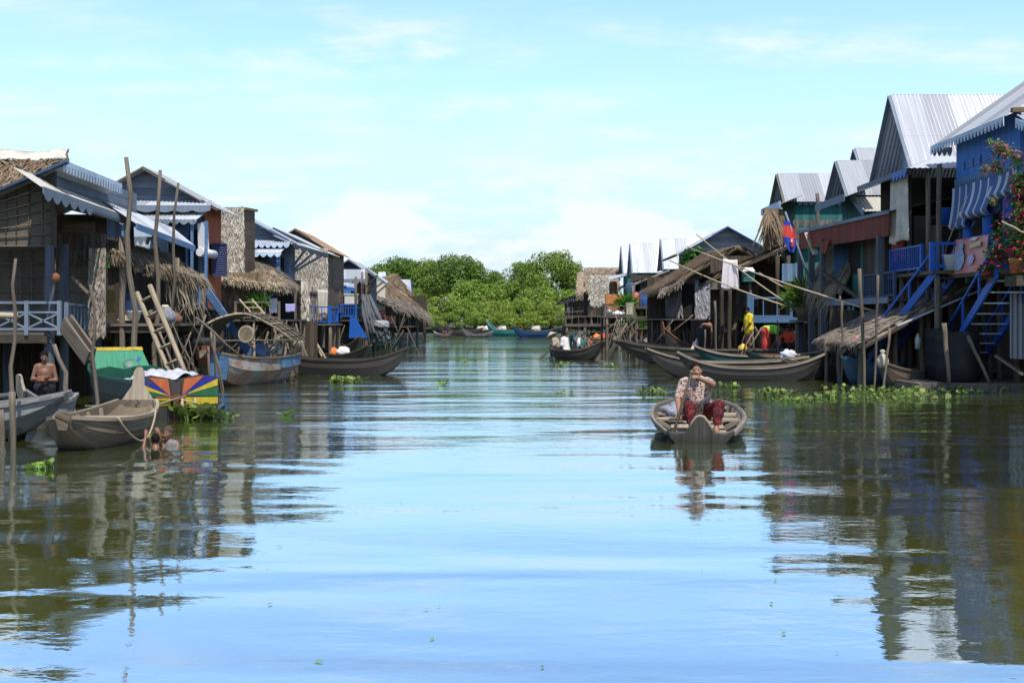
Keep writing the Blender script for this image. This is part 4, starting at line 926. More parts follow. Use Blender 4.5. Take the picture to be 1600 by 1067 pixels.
solo('water_cooler', MB().box(P(549, 467, 56.5), (.62, .4, .5)).box(P(549, 460, 56.5), (.7, .46, .06)), WHITEP, 'white box standing on the deck above the blue railings', 'box')
nb = MB()
for i in range(34): nb.tube([P(566+i*.4+rnd(-2, 2), 460+rnd(0, 6), 56+rnd(-.3, .3)), P(571+i*.55+rnd(-3, 3), 492, 55.6+rnd(-.3, .3)), P(580+i*.75+rnd(-4, 4), 534+rnd(-14, 4), 55+rnd(-.4, .4))], [rnd(.03, .08), rnd(.06, .12), rnd(.03, .1)], 6)
solo('fishing_net', nb, plain('net_dark', (.09, .10, .11), .95, .6, 26), 'dark grey fishing net hung like a chute from the pole frame', 'net')
pf = MB()
for a, b in (((567, 440), (566, 540)), ((576, 430), (578, 535)), ((560, 468), (600, 440)), ((566, 478), (603, 446)), ((570, 450), (590, 430))): pf.bar(P(*a, 56.5), P(*b, 56.5), .07)
solo('pole_frame', pf, WOODD, 'dark pole frame with slanting spars carrying the fishing net', 'frame')
solo('laundry_heap', MB().lump(P(596, 508, 55), (.34, .2, .24), 18, 12, .2), plain('grey_white_cloth', (.30, .30, .31), .9, .6, 12), 'grey and white cloths bunched at the foot of the fishing net', 'laundry')

t = T('thatch_house', 'brown thatched waterside hut sloping to the water beyond the fishing net', 'hut', (-7.5, 76, 0), 'houses along the left bank')
t.p('roof', thatchroof(MB(), P(572, 440, 76), P(618, 427, 82), P(652, 470, 80), P(584, 466, 72), .2, 900, 1., .12, .2, 7), THATCH)
t.p('awning', thatchroof(MB(), P(582, 462, 72), P(650, 470, 80), P(668, 494, 78), P(612, 478, 70), .15, 600, .8, .12, .2, 5), THATCHG)
t.p('gable', WALL(MB(), [P(608, 432, 82), P(620, 428, 82), P(622, 460, 82), P(608, 455, 82)]), THATCH)
t.p('dark_backing_wall', WALL(MB(), QY(575, 665, 462, 520, 79), .05), PLANKB); t.p('floor', deckslab(X(582, 72), X(650, 76), 71, 79, 1.3), DECK)  # dark wall stands for the unlit inside of the hut
t.p('mat_wall', WALL(MB(), QY(585, 602, 435, 485, 73)), LEAFW)
posts(t, [(X(p, 72+i*1.2), 72+i*1.2, -.6, 2.6) for i, p in enumerate((586, 602, 614, 626, 640, 652))], .09)
solo('hanging_cloth', drape(MB(), P(594, 486, 71.5), P(603, 486, 71.5), .42, .02, 6), plain('red_pink_cloth', (.45, .10, .10), .9, .2), 'pink-red cloth hung at the thatched hut beyond the net', 'cloth')
solo('basket_crate', MB().box(P(610, 500, 71), (.6, .5, .45)).box(P(610, 494, 71), (.66, .56, .05)), plain('rust_brown', (.28, .12, .07), .9, .3), 'rust-brown crate on the thatched hut platform beyond the net', 'crate')
for nm, lb, x0, x1, yt, ye, Y in (('small_house', 'small white-roofed house with a blue gable beside the trees, farther one', 589, 606, 424, 442, 100), ('small_house', 'small white-roofed house with a blue gable beside the trees, larger one', 614, 645, 436, 456, 92)):
    t = T(nm, lb, 'house', (X(x0, Y), Y, 0), 'houses along the left bank'); xr = X(x1-6, Y); h2 = X(x1, Y)-xr+.2; zr, ze = Z(yt, Y), Z(ye, Y)
    for sd in (-1, 1): t.p('roof', tinroof(MB(), V((X(x0, Y), Y+1.2, zr)), V((xr, Y+1.2, zr)), V((xr+.2, Y+1.2+sd*1.4, ze)), V((X(x0, Y), Y+1.2+sd*1.4, ze)), .4), TINB)
    t.p('gable', MB().poly([(xr+.1, Y+.1, ze), (xr+.1, Y+2.3, ze), (xr+.1, Y+1.2, zr-.1)], .05), BLUE); t.p('wall', WALL(MB(), RY(X(x0, Y), xr, ze, 2, Y+.3)), BLUEL); t.p('side_wall', WALL(MB(), RX(xr+.02, Y+.32, Y+2.1, ze, 2)), BLUE); stilts(t, X(x0, Y)+.2, xr-.1, Y+.4, Y+2, 2, 2, 2)
t = T('thatch_house', 'low grey thatched shelter last on its bank before the trees', 'hut', (-8, 96, 0), 'houses along the left bank')
t.p('roof', thatchroof(MB(), P(612, 456, 98), P(650, 462, 104), P(672, 496, 100), P(636, 488, 94), .2, 700, 1.1, .14, .2, 7), THATCHG); t.p('dark_backing_wall', WALL(MB(), QY(618, 668, 470, 520, 101), .05), PLANKB)  # unlit inside of the shelter drawn as one dark wall
posts(t, [(X(p, 97), 97, -.6, 2.2) for p in (640, 652, 664)], .1); t.p('floor', deckslab(X(630, 96), X(668, 96), 95, 101, 1.), DECK)
# ================================================================= RIGHT BANK
random.seed(11)
RB = 'houses along the right bank'
# ---- vivid blue house closest to the camera
t = T('stilt_house', 'vivid blue stilt house with striped blinds, round blue columns and a long tin roof', 'house', (11.6, 27.5, 0), RB)
ex = 11.07; y0, y1 = 25.55, 30.
t.p('roof', tinroof(MB(), (16., y0, 9.75), (16., y1, 9.75), (ex, y1, 6.28), (ex, y0, 6.28)), TIN)
t.p('valance', valance(MB(), (ex-.02, y1, 6.27), (ex-.02, y0, 6.27), .22, .2, .02, 'slot', .4), TRIMW)
t.p('far_valance', valance(MB(), (ex, y1, 6.25), (11.6, y1, 6.25), .24, .25, .02, 'scallop', .5), SLATE)
t.p('gable_pent', tinroof(MB(), (11.3, 25.5, 6.30), (17, 25.5, 6.55), (17, 24.4, 5.75), (11.35, 24.4, 5.75)), TIN)
t.p('gable_valance', valance(MB(), (11.25, 25.4, 6.2), (11.5, 24.3, 5.7), .22, .11, .02, 'slot', .45), TRIMW)
t.p('gable', WALL(MB(), RY(11.5, 17, 6.3, 5.0, 25.75)), BLUEV); t.p('rake_thatch', MB().bar((11.2, 25.5, 6.40), (17, 25.5, 6.62), .12, .10), THATCH)
t.p('side_wall', WALL(MB(), RX(11.5, 29.45, 25.8, 6.45, 5.0)), BLUEV)
t.p('frieze', valance(MB(), (11.47, 29.45, 5.33), (11.47, 25.8, 5.33), .30, .12, .02, 'tooth', .35), BLUEL)
for y in (28.9, 28.35, 27.9, 26.9, 26.5): t.p('carved_mark', MB().ball((11.49, y, 5.62), (.015, .05, .13), 8, 6), BLUED)
def stripes():
    q = NT('striped_blind_fabric'); uv = q.uv(); sp = q.n('ShaderNodeSeparateXYZ'); q.l(uv, sp.inputs[0]); fr = q.math('FRACT', q.math('DIVIDE', sp.outputs[0], .42))
    c = q.mix(q.map(fr, .28, .31), (.55, .56, .60), (.045, .10, .25)); fr2 = q.math('FRACT', q.math('DIVIDE', sp.outputs[1], .045)); c = q.mix(q.map(fr2, .5, .8, 0, .45), c, (.18, .24, .38)); return q.bsdf(c, .85, None)
STR = stripes()
def blind(ya, yb, L, bulge, roll):
    g = MB(); x0 = 11.42; prof = [(x0, 5.1)]
    for i in range(1, 11): v = i/10; prof.append((x0-bulge*(v**2.0), 5.1-L*v))
    cxr, czr = prof[-1][0]+roll*.9, prof[-1][1]
    for i in range(1, 14): a = pi-.2+i*.42; prof.append((cxr+cos(a)*roll, czr+sin(a)*roll))
    vs = []; us = []; acc = 0; n = 16
    for k, (x, z) in enumerate(prof):
        if k: acc += math.dist(prof[k-1], prof[k])
        for i in range(n+1): u = i/n; vs.append((x+.015*sin(u*19), ya+(yb-ya)*u, z)); us.append((abs(yb-ya)*u, acc))
    N = len(vs); fs = []; fu = []
    for k in range(len(prof)-1):
        for i in range(n): q = (k*(n+1)+i, (k+1)*(n+1)+i, (k+1)*(n+1)+i+1, k*(n+1)+i+1); fs.append(q); fu.append([us[j] for j in q])
    g.add(vs, fs, fu, True); t.p('striped_blind', g, STR)
blind(29.5, 28.45, .95, .10, .14); blind(28.6, 26.95, .72, .18, .17); blind(27.1, 25.6, .42, .12, .14)
for px in (1512, 1543, 1575): y = YX(px, 11.55); t.p('column', MB().tube([(11.55, y, 2.8), (11.55, y, 5.1)], .115, 14), BLUE)
t.p('back_wall', WALL(MB(), RX(13, 29.5, 25.2, 5.2, 2.8)), PLANKB); t.p('far_wall', WALL(MB(), RY(11.6, 13, 5.1, 2.8, 29.5)), LEAFD); t.p('rear_wall', WALL(MB(), RY(13.1, 17.5, 5.6, -.2, 29.3)), PLANKB)
t.p('floor', deckslab(11.15, 16, 25.2, 29.6, 2.85, .08), DECK); beams(t, 11.2, 16, 25.4, 29.4, 2.68, WOODD, 4)
stilts(t, 12.2, 14.6, 25.6, 29.4, 2.78, 3, 3, .09, WOODD); posts(t, [(11.35, 29.4, -.6, 2.8)], .08, WOODD); posts(t, [(13, 29.4, 2.8, 5.2)], .07)
t.p('tin_screen', tinroof(MB(), P(1578, 455, 26.4), P(1660, 455, 26.4), P(1660, 565, 26.4), P(1578, 560, 26.4), .12), tin('dark_tin', (.13, .14, .16), .5)); t.p('added_under_wall', WALL(MB(), RX(13.4, 30, 24.5, 2.75, -.2)), PLANKB)
stairs(t, (11.28, 25.3, 2.75), (11.72, 29.3, .80), (1, -.1, 0), .95, 8, BLUE, .72, TRIMW)
t.p('banner_rail', MB().bar((11.33, 26.7, 3.72), (11.33, 29, 3.72), .05), BLUE)
ban = T('banner', 'faded pink-red advertising banner with a blue jar shape hung under the blue columns', 'banner', (11.2, 28, 2.8)); ya, yb = 28.95, 26.95
gm = MB().grid((11.27, ya, 3.72), (11.27, yb, 3.72), (11.18, yb-.1, 2.85), (11.14, ya+.05, 2.83), 24, 14, lambda u, v: .02*sin(u*6+v*2), .012)
ban.p('sheet', gm, plain('pink_red_vinyl', (.58, .13, .10), .5, .25, 1.6, (.72, .36, .30)))
def onban(pts, m, nm): ban.p(nm, MB().poly([(11.235-.10*(1-v)-.012, ya+(yb-ya)*u, 2.84+.88*v) for u, v in pts], .006), m)
jar = [(.18, .12), (.34, .12), (.42, .30), (.42, .50), (.36, .62), (.33, .70), (.35, .78), (.31, .88), (.22, .88), (.18, .78), (.20, .70), (.16, .62), (.10, .50), (.10, .30)]
onban(jar, plain('jar_blue', (.15, .27, .48), .5, .35, 14, (.45, .55, .68)), 'printed_jar')
onban([(.55, .68), (.86, .72), (.88, .86), (.56, .82)], plain('patch_yellow', (.52, .42, .20), .5, .3, 9), 'printed_patch')
onban([(.62+.10*cos(a*.7), .38+.16*sin(a*.7)) for a in range(9)], plain('mark_violet', (.42, .34, .55), .5, .3, 16), 'printed_mark')
onban([(.50, .92), (.70, .90), (.80, .97), (.62, .985)], CLOTHW, 'printed_swirl')
solo('string', MB().tube([(11.3, 28.3, 4.75), (11.15, 29.2, 3.6), (11.1, 29.3, 2.9)], .014, 5), ROPE, 'pale string running from the striped blind down past the banner', 'string')
solo('bamboo_stick', MB().pole(P(1565, 346, 24.6), P(1625, 376, 24.2), .025), BAMBOO, 'bamboo stick slanting out through the red flowering shrub', 'stick')
# bougainvillea
def bush(name, lb, spots, n, leaf, flower, stems, fn=.35, sz=.10):
    c = spots[0][0]; t_ = T(name, lb, 'plant', (c[0], c[1], min(s[0][2]-s[1] for s in spots))); g = MB(); fl = MB(); st = MB()
    for (ct, r, k) in spots:
        ct = V(ct)
        for i in range(int(n*k)):
            d = V((rnd(-1, 1), rnd(-1, 1), rnd(-1, 1))); d = d.normalized()*r*rnd(.2, 1.05); p = ct+d; mm = fl if random.random() < fn*(.4+.9*(sin(p.z*5+p.y*3)*.5+.5)) else g
            a = V((rnd(-1, 1), rnd(-1, 1), rnd(-.4, .6))); mm.blade(p, a, a.cross(V((rnd(-1, 1), rnd(-1, 1), 1))), sz*rnd(.7, 1.5), sz*rnd(.5, .8), rnd(0, .03))
    for a, b in stems: m_ = V(a).lerp(V(b), .5)+V((rnd(-.1, .1), rnd(-.1, .1), .1)); st.tube([a, m_, b], [.02, .015, .008], 5)
    if st.v: t_.p('stem', st, WOOD)
    t_.p('foliage', g, leaf)
    if fl.v: t_.p('blossom', fl, flower)
    return t_
REDFL = leafmat('red_bract', (.42, .015, .03), (.70, .06, .12)); PINKFL = leafmat('pink_bract', (.75, .10, .22), (.85, .32, .40)); LEAFK = leafmat('deep_leaf', (.02, .06, .012), (.07, .17, .03))
pb = (11.55, 25, 2.95)
bush('flowering_shrub', 'dense red bougainvillea shrub above the blue staircase', [(P(1582, 372, 25), .50, 1), (P(1596, 330, 25), .42, .7), (P(1560, 400, 25.3), .36, .6), (P(1604, 405, 24.8), .4, .7), (P(1592, 290, 25), .3, .4), (P(1545, 425, 25.6), .25, .3)], 430, LEAFK, REDFL, [(P(1588, 425, 24.9), P(1592, 300, 25)), (P(1588, 425, 24.9), P(1560, 390, 25.3))], .30, .085)
bush('climbing_vine', 'thin vine with pink flowers trailing across the striped blinds', [(P(1560, 232, 25.3), .22, .8), (P(1577, 240, 25.2), .25, .8), (P(1556, 262, 25.4), .2, .8), (P(1590, 250, 25.2), .22, .6), (P(1538, 265, 25.9), .12, .3), (P(1547, 222, 25.5), .06, .12), (P(1595, 278, 25.1), .2, .6), (P(1552, 315, 25.5), .14, .3)], 150, leafmat('vine_green', (.04, .13, .02), (.17, .32, .06)), PINKFL, [(P(1590, 380, 25), P(1580, 240, 25.2)), (P(1580, 240, 25.2), P(1510, 265, 26.6)), (P(1580, 240, 25.2), P(1547, 222, 25.5))], .28, .075)
t2 = T('flower_pot', 'orange clay pot on the ledge at the head of the blue staircase', 'pot', P(1588, 428, 24.9)); t2.p('pot', MB().lathe(P(1588, 428, 24.9), [(.11, 0), (.15, .27), (.17, .29), (.17, .33), (.12, .32)], 14), plain('orange_clay', (.42, .14, .06), .75, .2)); t2.p('soil', MB().lathe(P(1588, 426, 24.9)+V((0, 0, .24)), [(.001, .03), (.12, .03)], 12), DARK)
solo('ledge_box', MB().box(P(1604, 439, 24.9), (.7, .6, .22)), WOODD, 'wooden ledge carrying the orange clay pot', 'ledge')

# ---- low brown thatched lean-to in front
t = T('thatch_lean_to', 'low dark thatched lean-to sloping down to the water beside the black tanks', 'lean-to', (10, 31.5, 0))
tl, tr, br, bl = P(1490, 420, 33.8), P(1536, 430, 29.5), P(1345, 538, 29.5), P(1278, 530, 33.5)
t.p('thatch_roof', fringe(thatchroof(MB(), tl, tr, br, bl, .12, 3800, .24, .10, .15, 26), bl, br, 120, .3, .05, (-1, 0, 0)), surf('x', (0, 0, 0), (0, 0, 0)) if False else strawmat('dark_leaf_thatch', (.085, .066, .05), (.56, .46, .36)))
t.p('rake_board', MB().bar(tr+V((0, -.06, -.16)), br+V((0, -.06, -.12)), .05, .12, (0, -1, 0)), WOODD); t.p('gutter_strip', MB().bar(P(1562, 440, 29.2), P(1402, 509, 29.2), .03, .16, (0, -1, 0)), plain('pale_tin_strip', (.42, .43, .44), .5, .2))
posts(t, [(X(p, y), y, -.6, Z(q, y)-.1) for p, q, y in ((1290, 535, 33), (1312, 530, 32), (1345, 538, 30), (1400, 510, 30.5), (1440, 490, 29.9), (1425, 490, 33), (1470, 465, 32), (1510, 450, 30))], .075, BAMBOOG, wob=.03)
t.p('screen_wall', WALL(MB(), RY(9.6, 13.4, 2.0, -.2, 34.3)), PLANKB); skirt(t, RY(9.2, 13, 1.2, -.3, 33.9), WOODD, 22)
t.p('low_deck', deckslab(9.8, 13.2, 30.5, 33.8, .35), DECK)

# ---- steep tin-roofed house with tarpaulin curtain
t = T('stilt_house', 'tall stilt house with a steep bright tin roof and an off-white tarpaulin curtain', 'house', (11.5, 32, 0), RB)
canal_house(t, 10.95, 32.9, 1.55, 8.22, 6.15, 16, 2.95, tin('bright_tin_roof', (.47, .475, .51), .15), surf('pale_plank_gable', (.30, .33, .40), (.50, .53, .58), (20, 1), plank=.2, stain=.2), LEAFD, over=.22, recess=.75, barge=SLATE, walls=False)
t.p('pent_roof', tinroof(MB(), (11.75, 34.3, 6.2), (11.75, 31.3, 6.2), (10.35, 29.8, 5.68), (10.35, 34., 5.68)), TINB)
t.p('pent_valance', valance(MB(), (10.33, 34., 5.68), (10.33, 30.9, 5.68), .16, .2, .02, 'scallop', .7), SLATE); t.p('pent_fret', valance(MB(), (10.33, 30.9, 5.68), (10.33, 29.8, 5.68), .26, .24, .02, 'scallop', .4), BLUE)
t.p('near_pent', tinroof(MB(), (11.75, 31.3, 6.2), (16, 31.3, 6.2), (16, 29.8, 5.68), (10.36, 29.8, 5.68)), TINB)
t.p('back_wall', WALL(MB(), RY(10.9, 16, 5.9, 2.95, 33.6)), LEAFD); t.p('inner_wall', WALL(MB(), RX(13.4, 33.6, 29.2, 5.9, 2.95)), PLANKB)
posts(t, [(11., YX(p, 11.), -.6, 5.7) for p in (1421, 1450, 1468)]+[(12.6, 29.4, -.6, 5.7)], .075, WOOD, wob=.015)
t.p('porch_floor', deckslab(10.6, 16, 28.7, 33.6, 2.95, .08), DECK); posts(t, [(10.8, 28.9, -.6, 2.9), (10.8, 31.5, -.6, 2.9), (12.8, 28.9, -.6, 2.9)], .08)
railing(t, (10.66, 32.0, 2.98), (10.66, 29.6, 2.98), .66, BLUE, 16, 'bar', .05); railing(t, (10.66, 28.9, 2.98), (11.5, 28.8, 2.98), .66, BLUE, 3, 'bar', .07)
stairs(t, (11.05, 28.9, 2.95), (10.2, 32.4, .3), (1, .25, 0), .6, 10, BLUE, .62, BLUEL)
t.p('shelf', MB().bx(11.9, 13, 30.2, 31, 3.5, 3.56), WOOD)
solo('tarpaulin_curtain', drape(MB(), (10.62, 31.9, 5.62), (10.62, 30.5, 5.62), 1.75, .07, 30, 14, 5, .90, .05), TARP, 'off-white tarpaulin curtain hanging under the eaves of the steep tin-roofed house', 'tarpaulin')
c = P(1481, 353, 30.6); solo('water_bucket', MB().lathe(c, [(.24, 0), (.30, .44), (.32, .46), (.30, .47), (.24, .05)], 16), BLUE, 'bright blue tub raised on a shelf inside the steep tin-roofed house', 'tub'); solo('tub_stand', MB().bx(c.x-.4, c.x+.4, c.y-.3, c.y+.3, c.z-.05, c.z).bx(c.x-.35, c.x-.27, c.y-.3, c.y+.3, 2.95, c.z-.05).bx(c.x+.27, c.x+.35, c.y-.3, c.y+.3, 2.95, c.z-.05), WOOD, 'wooden stand under the bright blue tub', 'stand')
c = P(1486, 426, 28.9); c.z = 2.96; solo('white_bucket', MB().lathe(c, [(.17, 0), (.22, .36), (.24, .38), (.22, .39), (.17, .04)], 16), WHITEP, 'white plastic bucket at the edge of the porch next to the banner', 'bucket')
potbush('potted_bush', 'thin leafy potted plant behind the white bucket', V((11.6, 29.2, 2.96)), .15, .2, 90, .3, .25, GREEN, CLAY)

# ---- teal house behind with two tin roofs, and the red-brown shop front
t = T('stilt_house', 'teal stilt house with a dull tin roof and pent roof, between two other tin roofs', 'house', (11.3, 38, 0), RB)
canal_house(t, 10.9, 38.2, 1.1, 7.06, 5.95, 16, 2.6, TIN, PLANKB, TEAL, over=.2, recess=.5)
t.p('pent_roof', tinroof(MB(), (11.5, 39.6, 5.95), (11.5, 35.4, 5.95), (10.6, 35.4, 5.62), (10.6, 39.7, 5.62)), TIN); t.p('pent_board', MB().bar((10.58, 39.7, 5.6), (10.58, 36.2, 5.6), .03, .24), SLATE)
t.p('near_pent', tinroof(MB(), (11.1, 37, 5.72), (14, 37, 5.72), (14, 35.6, 5.1), (11.0, 35.6, 5.1)), TINY_); t.p('near_pent_barge', MB().bar((11.02, 37, 5.72), (11.0, 35.6, 5.05), .05, .2), SLATE)
t = T('shop_house', 'waterfront shop house with a red-brown board canopy, teal wall and dark door', 'shop', (10.6, 36, 0), RB)
t.p('canopy', tinroof(MB(), (13.2, 41.4, 5.5), (13.2, 31.4, 5.3), (10.4, 31.4, 4.70), (10.4, 41.4, 4.90)), tin('dark_tin', (.13, .14, .16), .5)); t.p('canopy_edge', MB().bar((10.38, 41.4, 4.88), (10.38, 31.4, 4.68), .05, .1), SLATE)
t.p('canopy_board', WALL(MB(), [V((10.42, 41.3, 4.86)), V((10.42, 31.5, 4.66)), V((10.42, 31.5, 4.02)), V((10.42, 41.3, 4.25))]), REDP)
posts(t, [(10.44, YX(1286, 10.44), -.6, 4.4), (10.44, YX(1379, 10.44)+.2, -.6, 4.1), (10.44, 41.2, -.6, 4.4), (10.44, YX(1268, 10.44), -.6, 4.3)], .09, GREYPOST, None, True)
t.p('bracket', MB().poly([(10.40, 38.4, 4.3), (10.40, 37.1, 4.3), (10.40, 37.5, 3.9), (10.40, 38., 3.9)], .06), REDP)
xw = 11.2; t.p('wall', WALL(MB(), RX(xw, YX(1322, xw), YX(1353, xw), 4.5, 2.3)), TEAL); t.p('door_shade_sheet', WALL(MB(), RX(xw+.5, 36, 31.4, 4.5, 2.3)), DARK)  # shade behind the door drawn as a black sheet
t.p('near_wall', WALL(MB(), RY(xw, 14, 4.6, 2.3, 31.7)), LEAFD)
dr = t.p('door', WALL(MB(), RX(xw-.02, YX(1353, xw)+.1, YX(1372, xw), 4.3, 2.4)), PLANKB); t.p('door_frame', frame(MB(), *RX(xw-.04, YX(1353, xw)+.1, YX(1372, xw), 4.3, 2.4), .09, .07), surf('grey_teal_paint', (.07, .14, .14), (.12, .2, .2)), dr)
wi = t.p('window', WALL(MB(), RX(xw-.02, YX(1327, xw), YX(1344, xw), 4.25, 3.2), .03), DARK)  # black pane for the shade indoors
y = YX(1326, xw); shutter(t, V((10.75, y+.05, 4.25)), V((11.17, y, 4.25)), V((11.17, y, 3.15)), V((10.75, y+.05, 3.15)), BLUEL, 12, wi)
for px0, px1 in ((1351, 1374), (1376, 1398)): railing(t, (10.5, YX(px0, 10.5), 2.3), (10.5, YX(px1, 10.5), 2.3), .72, BLUED, 7, 'bar', .05)
t.p('floor', deckslab(10.4, 14, 31.4, 41.4, 2.3, .08), DECK); t.p('floor_edge', MB().bar((10.37, 31.4, 2.25), (10.37, 37.5, 2.25), .05, .18), SLATE)
stilts(t, 10.5, 13, 31.6, 41.2, 2.2, 3, 5); t.p('added_under_wall', WALL(MB(), RX(12, 41.5, 31.4, 2.2, -.2)), PLANKB); skirt(t, RX(11, 41.4, 31.6, 2.2, -.3), WOOD, 30)
t.p('lower_screen', WALL(MB(), RX(10.6, YX(1296, 10.6), YX(1334, 10.6), 2.2, .8)), surf('faded_blue_boards', (.07, .11, .17), (.16, .2, .26), (20, 1), plank=.16, wear=(.15, .1, .08), wearat=.5))
for px in (1318, 1328, 1334): t.p('blue_plank', MB().bar((10.53, YX(px, 10.53), 2.2), (10.53, YX(px, 10.53), .9), .05, .16), BLUEL)
t.p('red_curtain', drape(MB(), (10.9, 32.6, 4.1), (10.9, 31.6, 4.1), .75, .05, 12), plain('dull_red_cloth', (.35, .05, .045), .9, .3, 6))
t.p('brace', MB().bar((10.4, 38.6, 3.4), (10.4, 33.4, 2.2), .07, .1), WOODD)
t.p('straw_heap', fringe(thatchroof(MB(), (11.6, 41.2, 4.4), (11.6, 38, 4.1), (10.55, 37.0, 2.6), (10.55, 40.4, 3.1), .2, 1500, .6, .05, .5, 8), (10.55, 37, 2.6), (10.5, 40.4, 3.1), 200, .9, .04, (-1, 0, 0)), STRAW)
# narrow shop sign
sg = T('shop_sign', 'narrow upright sign board in red, yellow and white hung under the canopy', 'sign', P(1262, 398, 39.5)); a = [P(1257, 364, 39.8), P(1266, 362, 39.8), P(1279, 396, 39.4), P(1270, 398, 39.4)]
sg.p('board', WALL(MB(), a, .04), plain('sign_white', (.5, .5, .46), .6, .2, 8))
def onsign(v0, v1, m, nm, u0=.08, u1=.92): q = [a[0].lerp(a[3], v0).lerp(a[1].lerp(a[2], v0), u0), a[0].lerp(a[3], v0).lerp(a[1].lerp(a[2], v0), u1), a[0].lerp(a[3], v1).lerp(a[1].lerp(a[2], v1), u1), a[0].lerp(a[3], v1).lerp(a[1].lerp(a[2], v1), u0)]; sg.p(nm, WALL(MB(), [x+V((0, -.012, 0)) for x in q], .006), m)
onsign(.05, .34, plain('sign_red', (.45, .07, .05), .6, .4, 24), 'red_panel'); onsign(.37, .80, plain('sign_yellow_green', (.42, .45, .05), .6, .35, 16), 'yellow_panel')
for v in (.10, .18, .26): onsign(v, v+.035, WHITEP, 'lettering', .2, .75)
for v in (.45, .56, .67): onsign(v, v+.05, plain('sign_red', (.45, .07, .05)), 'lettering', .22, .8)
# flag: blue, red, blue with a white temple, on a leaning pole
fg = T('flag', 'blue and red national flag hanging limp from a leaning pole', 'flag', P(1265, 440, 39.2)); fg.p('pole', MB().tube([P(1227, 331, 39.2), P(1270, 452, 39.2)], [.035, .05], 8), SLATE)
def flagpiece(v0, v1, nm, m):
    g = MB(); n = 8; vs = []
    for j in range(7):
        v = v0+(v1-v0)*j/6
        for i in range(n+1): u = i/n; p = P(1231+v*2, 345+v*48, 39.15); wd = .13+.2*sin(pi*min(1, v*.9+.08)); vs.append(p+V((wd*(u-.5)*1.3+.08*v, -.02+.05*sin(u*9+v*4), -.05*u)))
    N = len(vs); f = [(j*(n+1)+i, (j+1)*(n+1)+i, (j+1)*(n+1)+i+1, j*(n+1)+i+1) for j in range(6) for i in range(n)]
    g.add(vs+[x+V((0, .012, 0)) for x in vs], f+[tuple(N+k for k in q[::-1]) for q in f], None, True); fg.p(nm, g, m)
FB, FR = plain('flag_blue', (.03, .06, .42), .8, .2), plain('flag_red', (.62, .06, .04), .8, .2); flagpiece(0, .14, 'blue_stripe', FB); flagpiece(.14, .52, 'red_stripe', FR); flagpiece(.52, 1, 'blue_stripe', FB)
fg.p('red_fold', MB().ball(P(1238, 379, 39.08), (.08, .02, .18), 8, 6), FR); fg.p('temple_mark', MB().ball(P(1237, 377, 39.04), (.035, .012, .06), 8, 6), CLOTHW)

# ---- two more tin roofs behind
t = T('stilt_house', 'teal gabled stilt house with a streaked tin roof behind the flag', 'house', (11.3, 46.5, 0), RB)
canal_house(t, 10.9, 46.7, 1.1, 7.72, 6.62, 15.6, 3., TIN, PLANKB, TEAL, over=.2, recess=.45, barge=PLANKW)
t.p('pent_roof', tinroof(MB(), (11.4, 48, 6.7), (11.4, 44.7, 6.6), (10.6, 44.7, 6.28), (10.6, 48.3, 6.28)), TIN); t.p('pent_board', MB().bar((10.58, 48.3, 6.26), (10.58, 44.9, 6.26), .03, .28), TRIMW)
t.p('frieze', valance(MB(), (11.4, 45.5, 6.5), (15, 45.5, 6.5), .24, .22, .02, 'scallop', .4), SLATE)
t.p('dark_frieze', valance(MB(), (11.2, 45.45, 5.7), (15, 45.45, 5.7), .4, .3, .02, 'tooth', .3), PLANKW); t.p('lower_band', WALL(MB(), RY(11.1, 14.5, 5.35, 4.7, 45.3)), PLANKW)
t.p('thatch_tower', fringe(leafwall(MB(), *QY(1196, 1222, 326, 392, 45), 9, 18, .6, .08, .5, .3), P(1196, 330, 44.8), P(1210, 330, 44.8), 60, 1.4, .06), THATCH)
solo('wooden_pole', MB().pole(P(1277, 302, 43), P(1279, 380, 43), .07), WOOD, 'plain grey pole standing up in front of the teal gabled house', 'pole')
t = T('stilt_house', 'stilt house far back, only its small tin ridge showing between the roofs', 'house', (12.5, 45, 0), RB); canal_house(t, X(1336, 42), 42, 1.1, 8.05, 6.9, 16, 3., TIN, PLANKB, PLANKB, over=.1, recess=.3)

# ---- thatched huts
t = T('thatch_house', 'thatched hut with a dark gable, grey palm-leaf wall and dark doorway', 'house', (8.6, 51, 0), RB)
rA, rB = V((9.84, 49.6, 4.95)), V((9.6, 56, 5.05)); eL, eL2, eR, eR2 = V((6.75, 49.6, 3.2)), V((6.6, 56, 3.2)), V((12, 49.6, 3.9)), V((12, 56, 3.9))
t.p('roof', fringe(thatchroof(MB(), rA, rB, eL2, eL, .2, 2400, .7, .07, .15, 12), eL, eL2, 120, .4, .06, (-1, 0, 0)), THATCH); t.p('roof', thatchroof(MB(), rA, rB, eR2, eR, .2, 500, .7, .08, .15, 8), THATCH)
t.p('gable', MB().poly([(7.2, 50.2, 3.3), (11.8, 50.2, 3.3), (9.84, 50.2, 4.75)], .05), LEAFD)
t.p('wall', leafwall(MB(), *QY(1086, 1118, 438, 505, 50.1), 12, 24, .30, .06, .05, .08), strawmat('grey_leaf', (.16, .16, .17), (.46, .46, .50)))
t.p('wall', leafwall(MB(), *QY(1040, 1065, 450, 492, 50.2), 5, 12, .4, .09, .05, .2), LEAFG); t.p('doorway', WALL(MB(), QY(1064, 1087, 440, 496, 50.3), .03), DARK)  # the doorway is a black sheet in place of shade
t.p('awning', thatchroof(MB(), P(1042, 440, 51), P(1085, 425, 51), P(1066, 442, 49), P(1030, 458, 49), .1, 400, .5, .06), THATCHG)
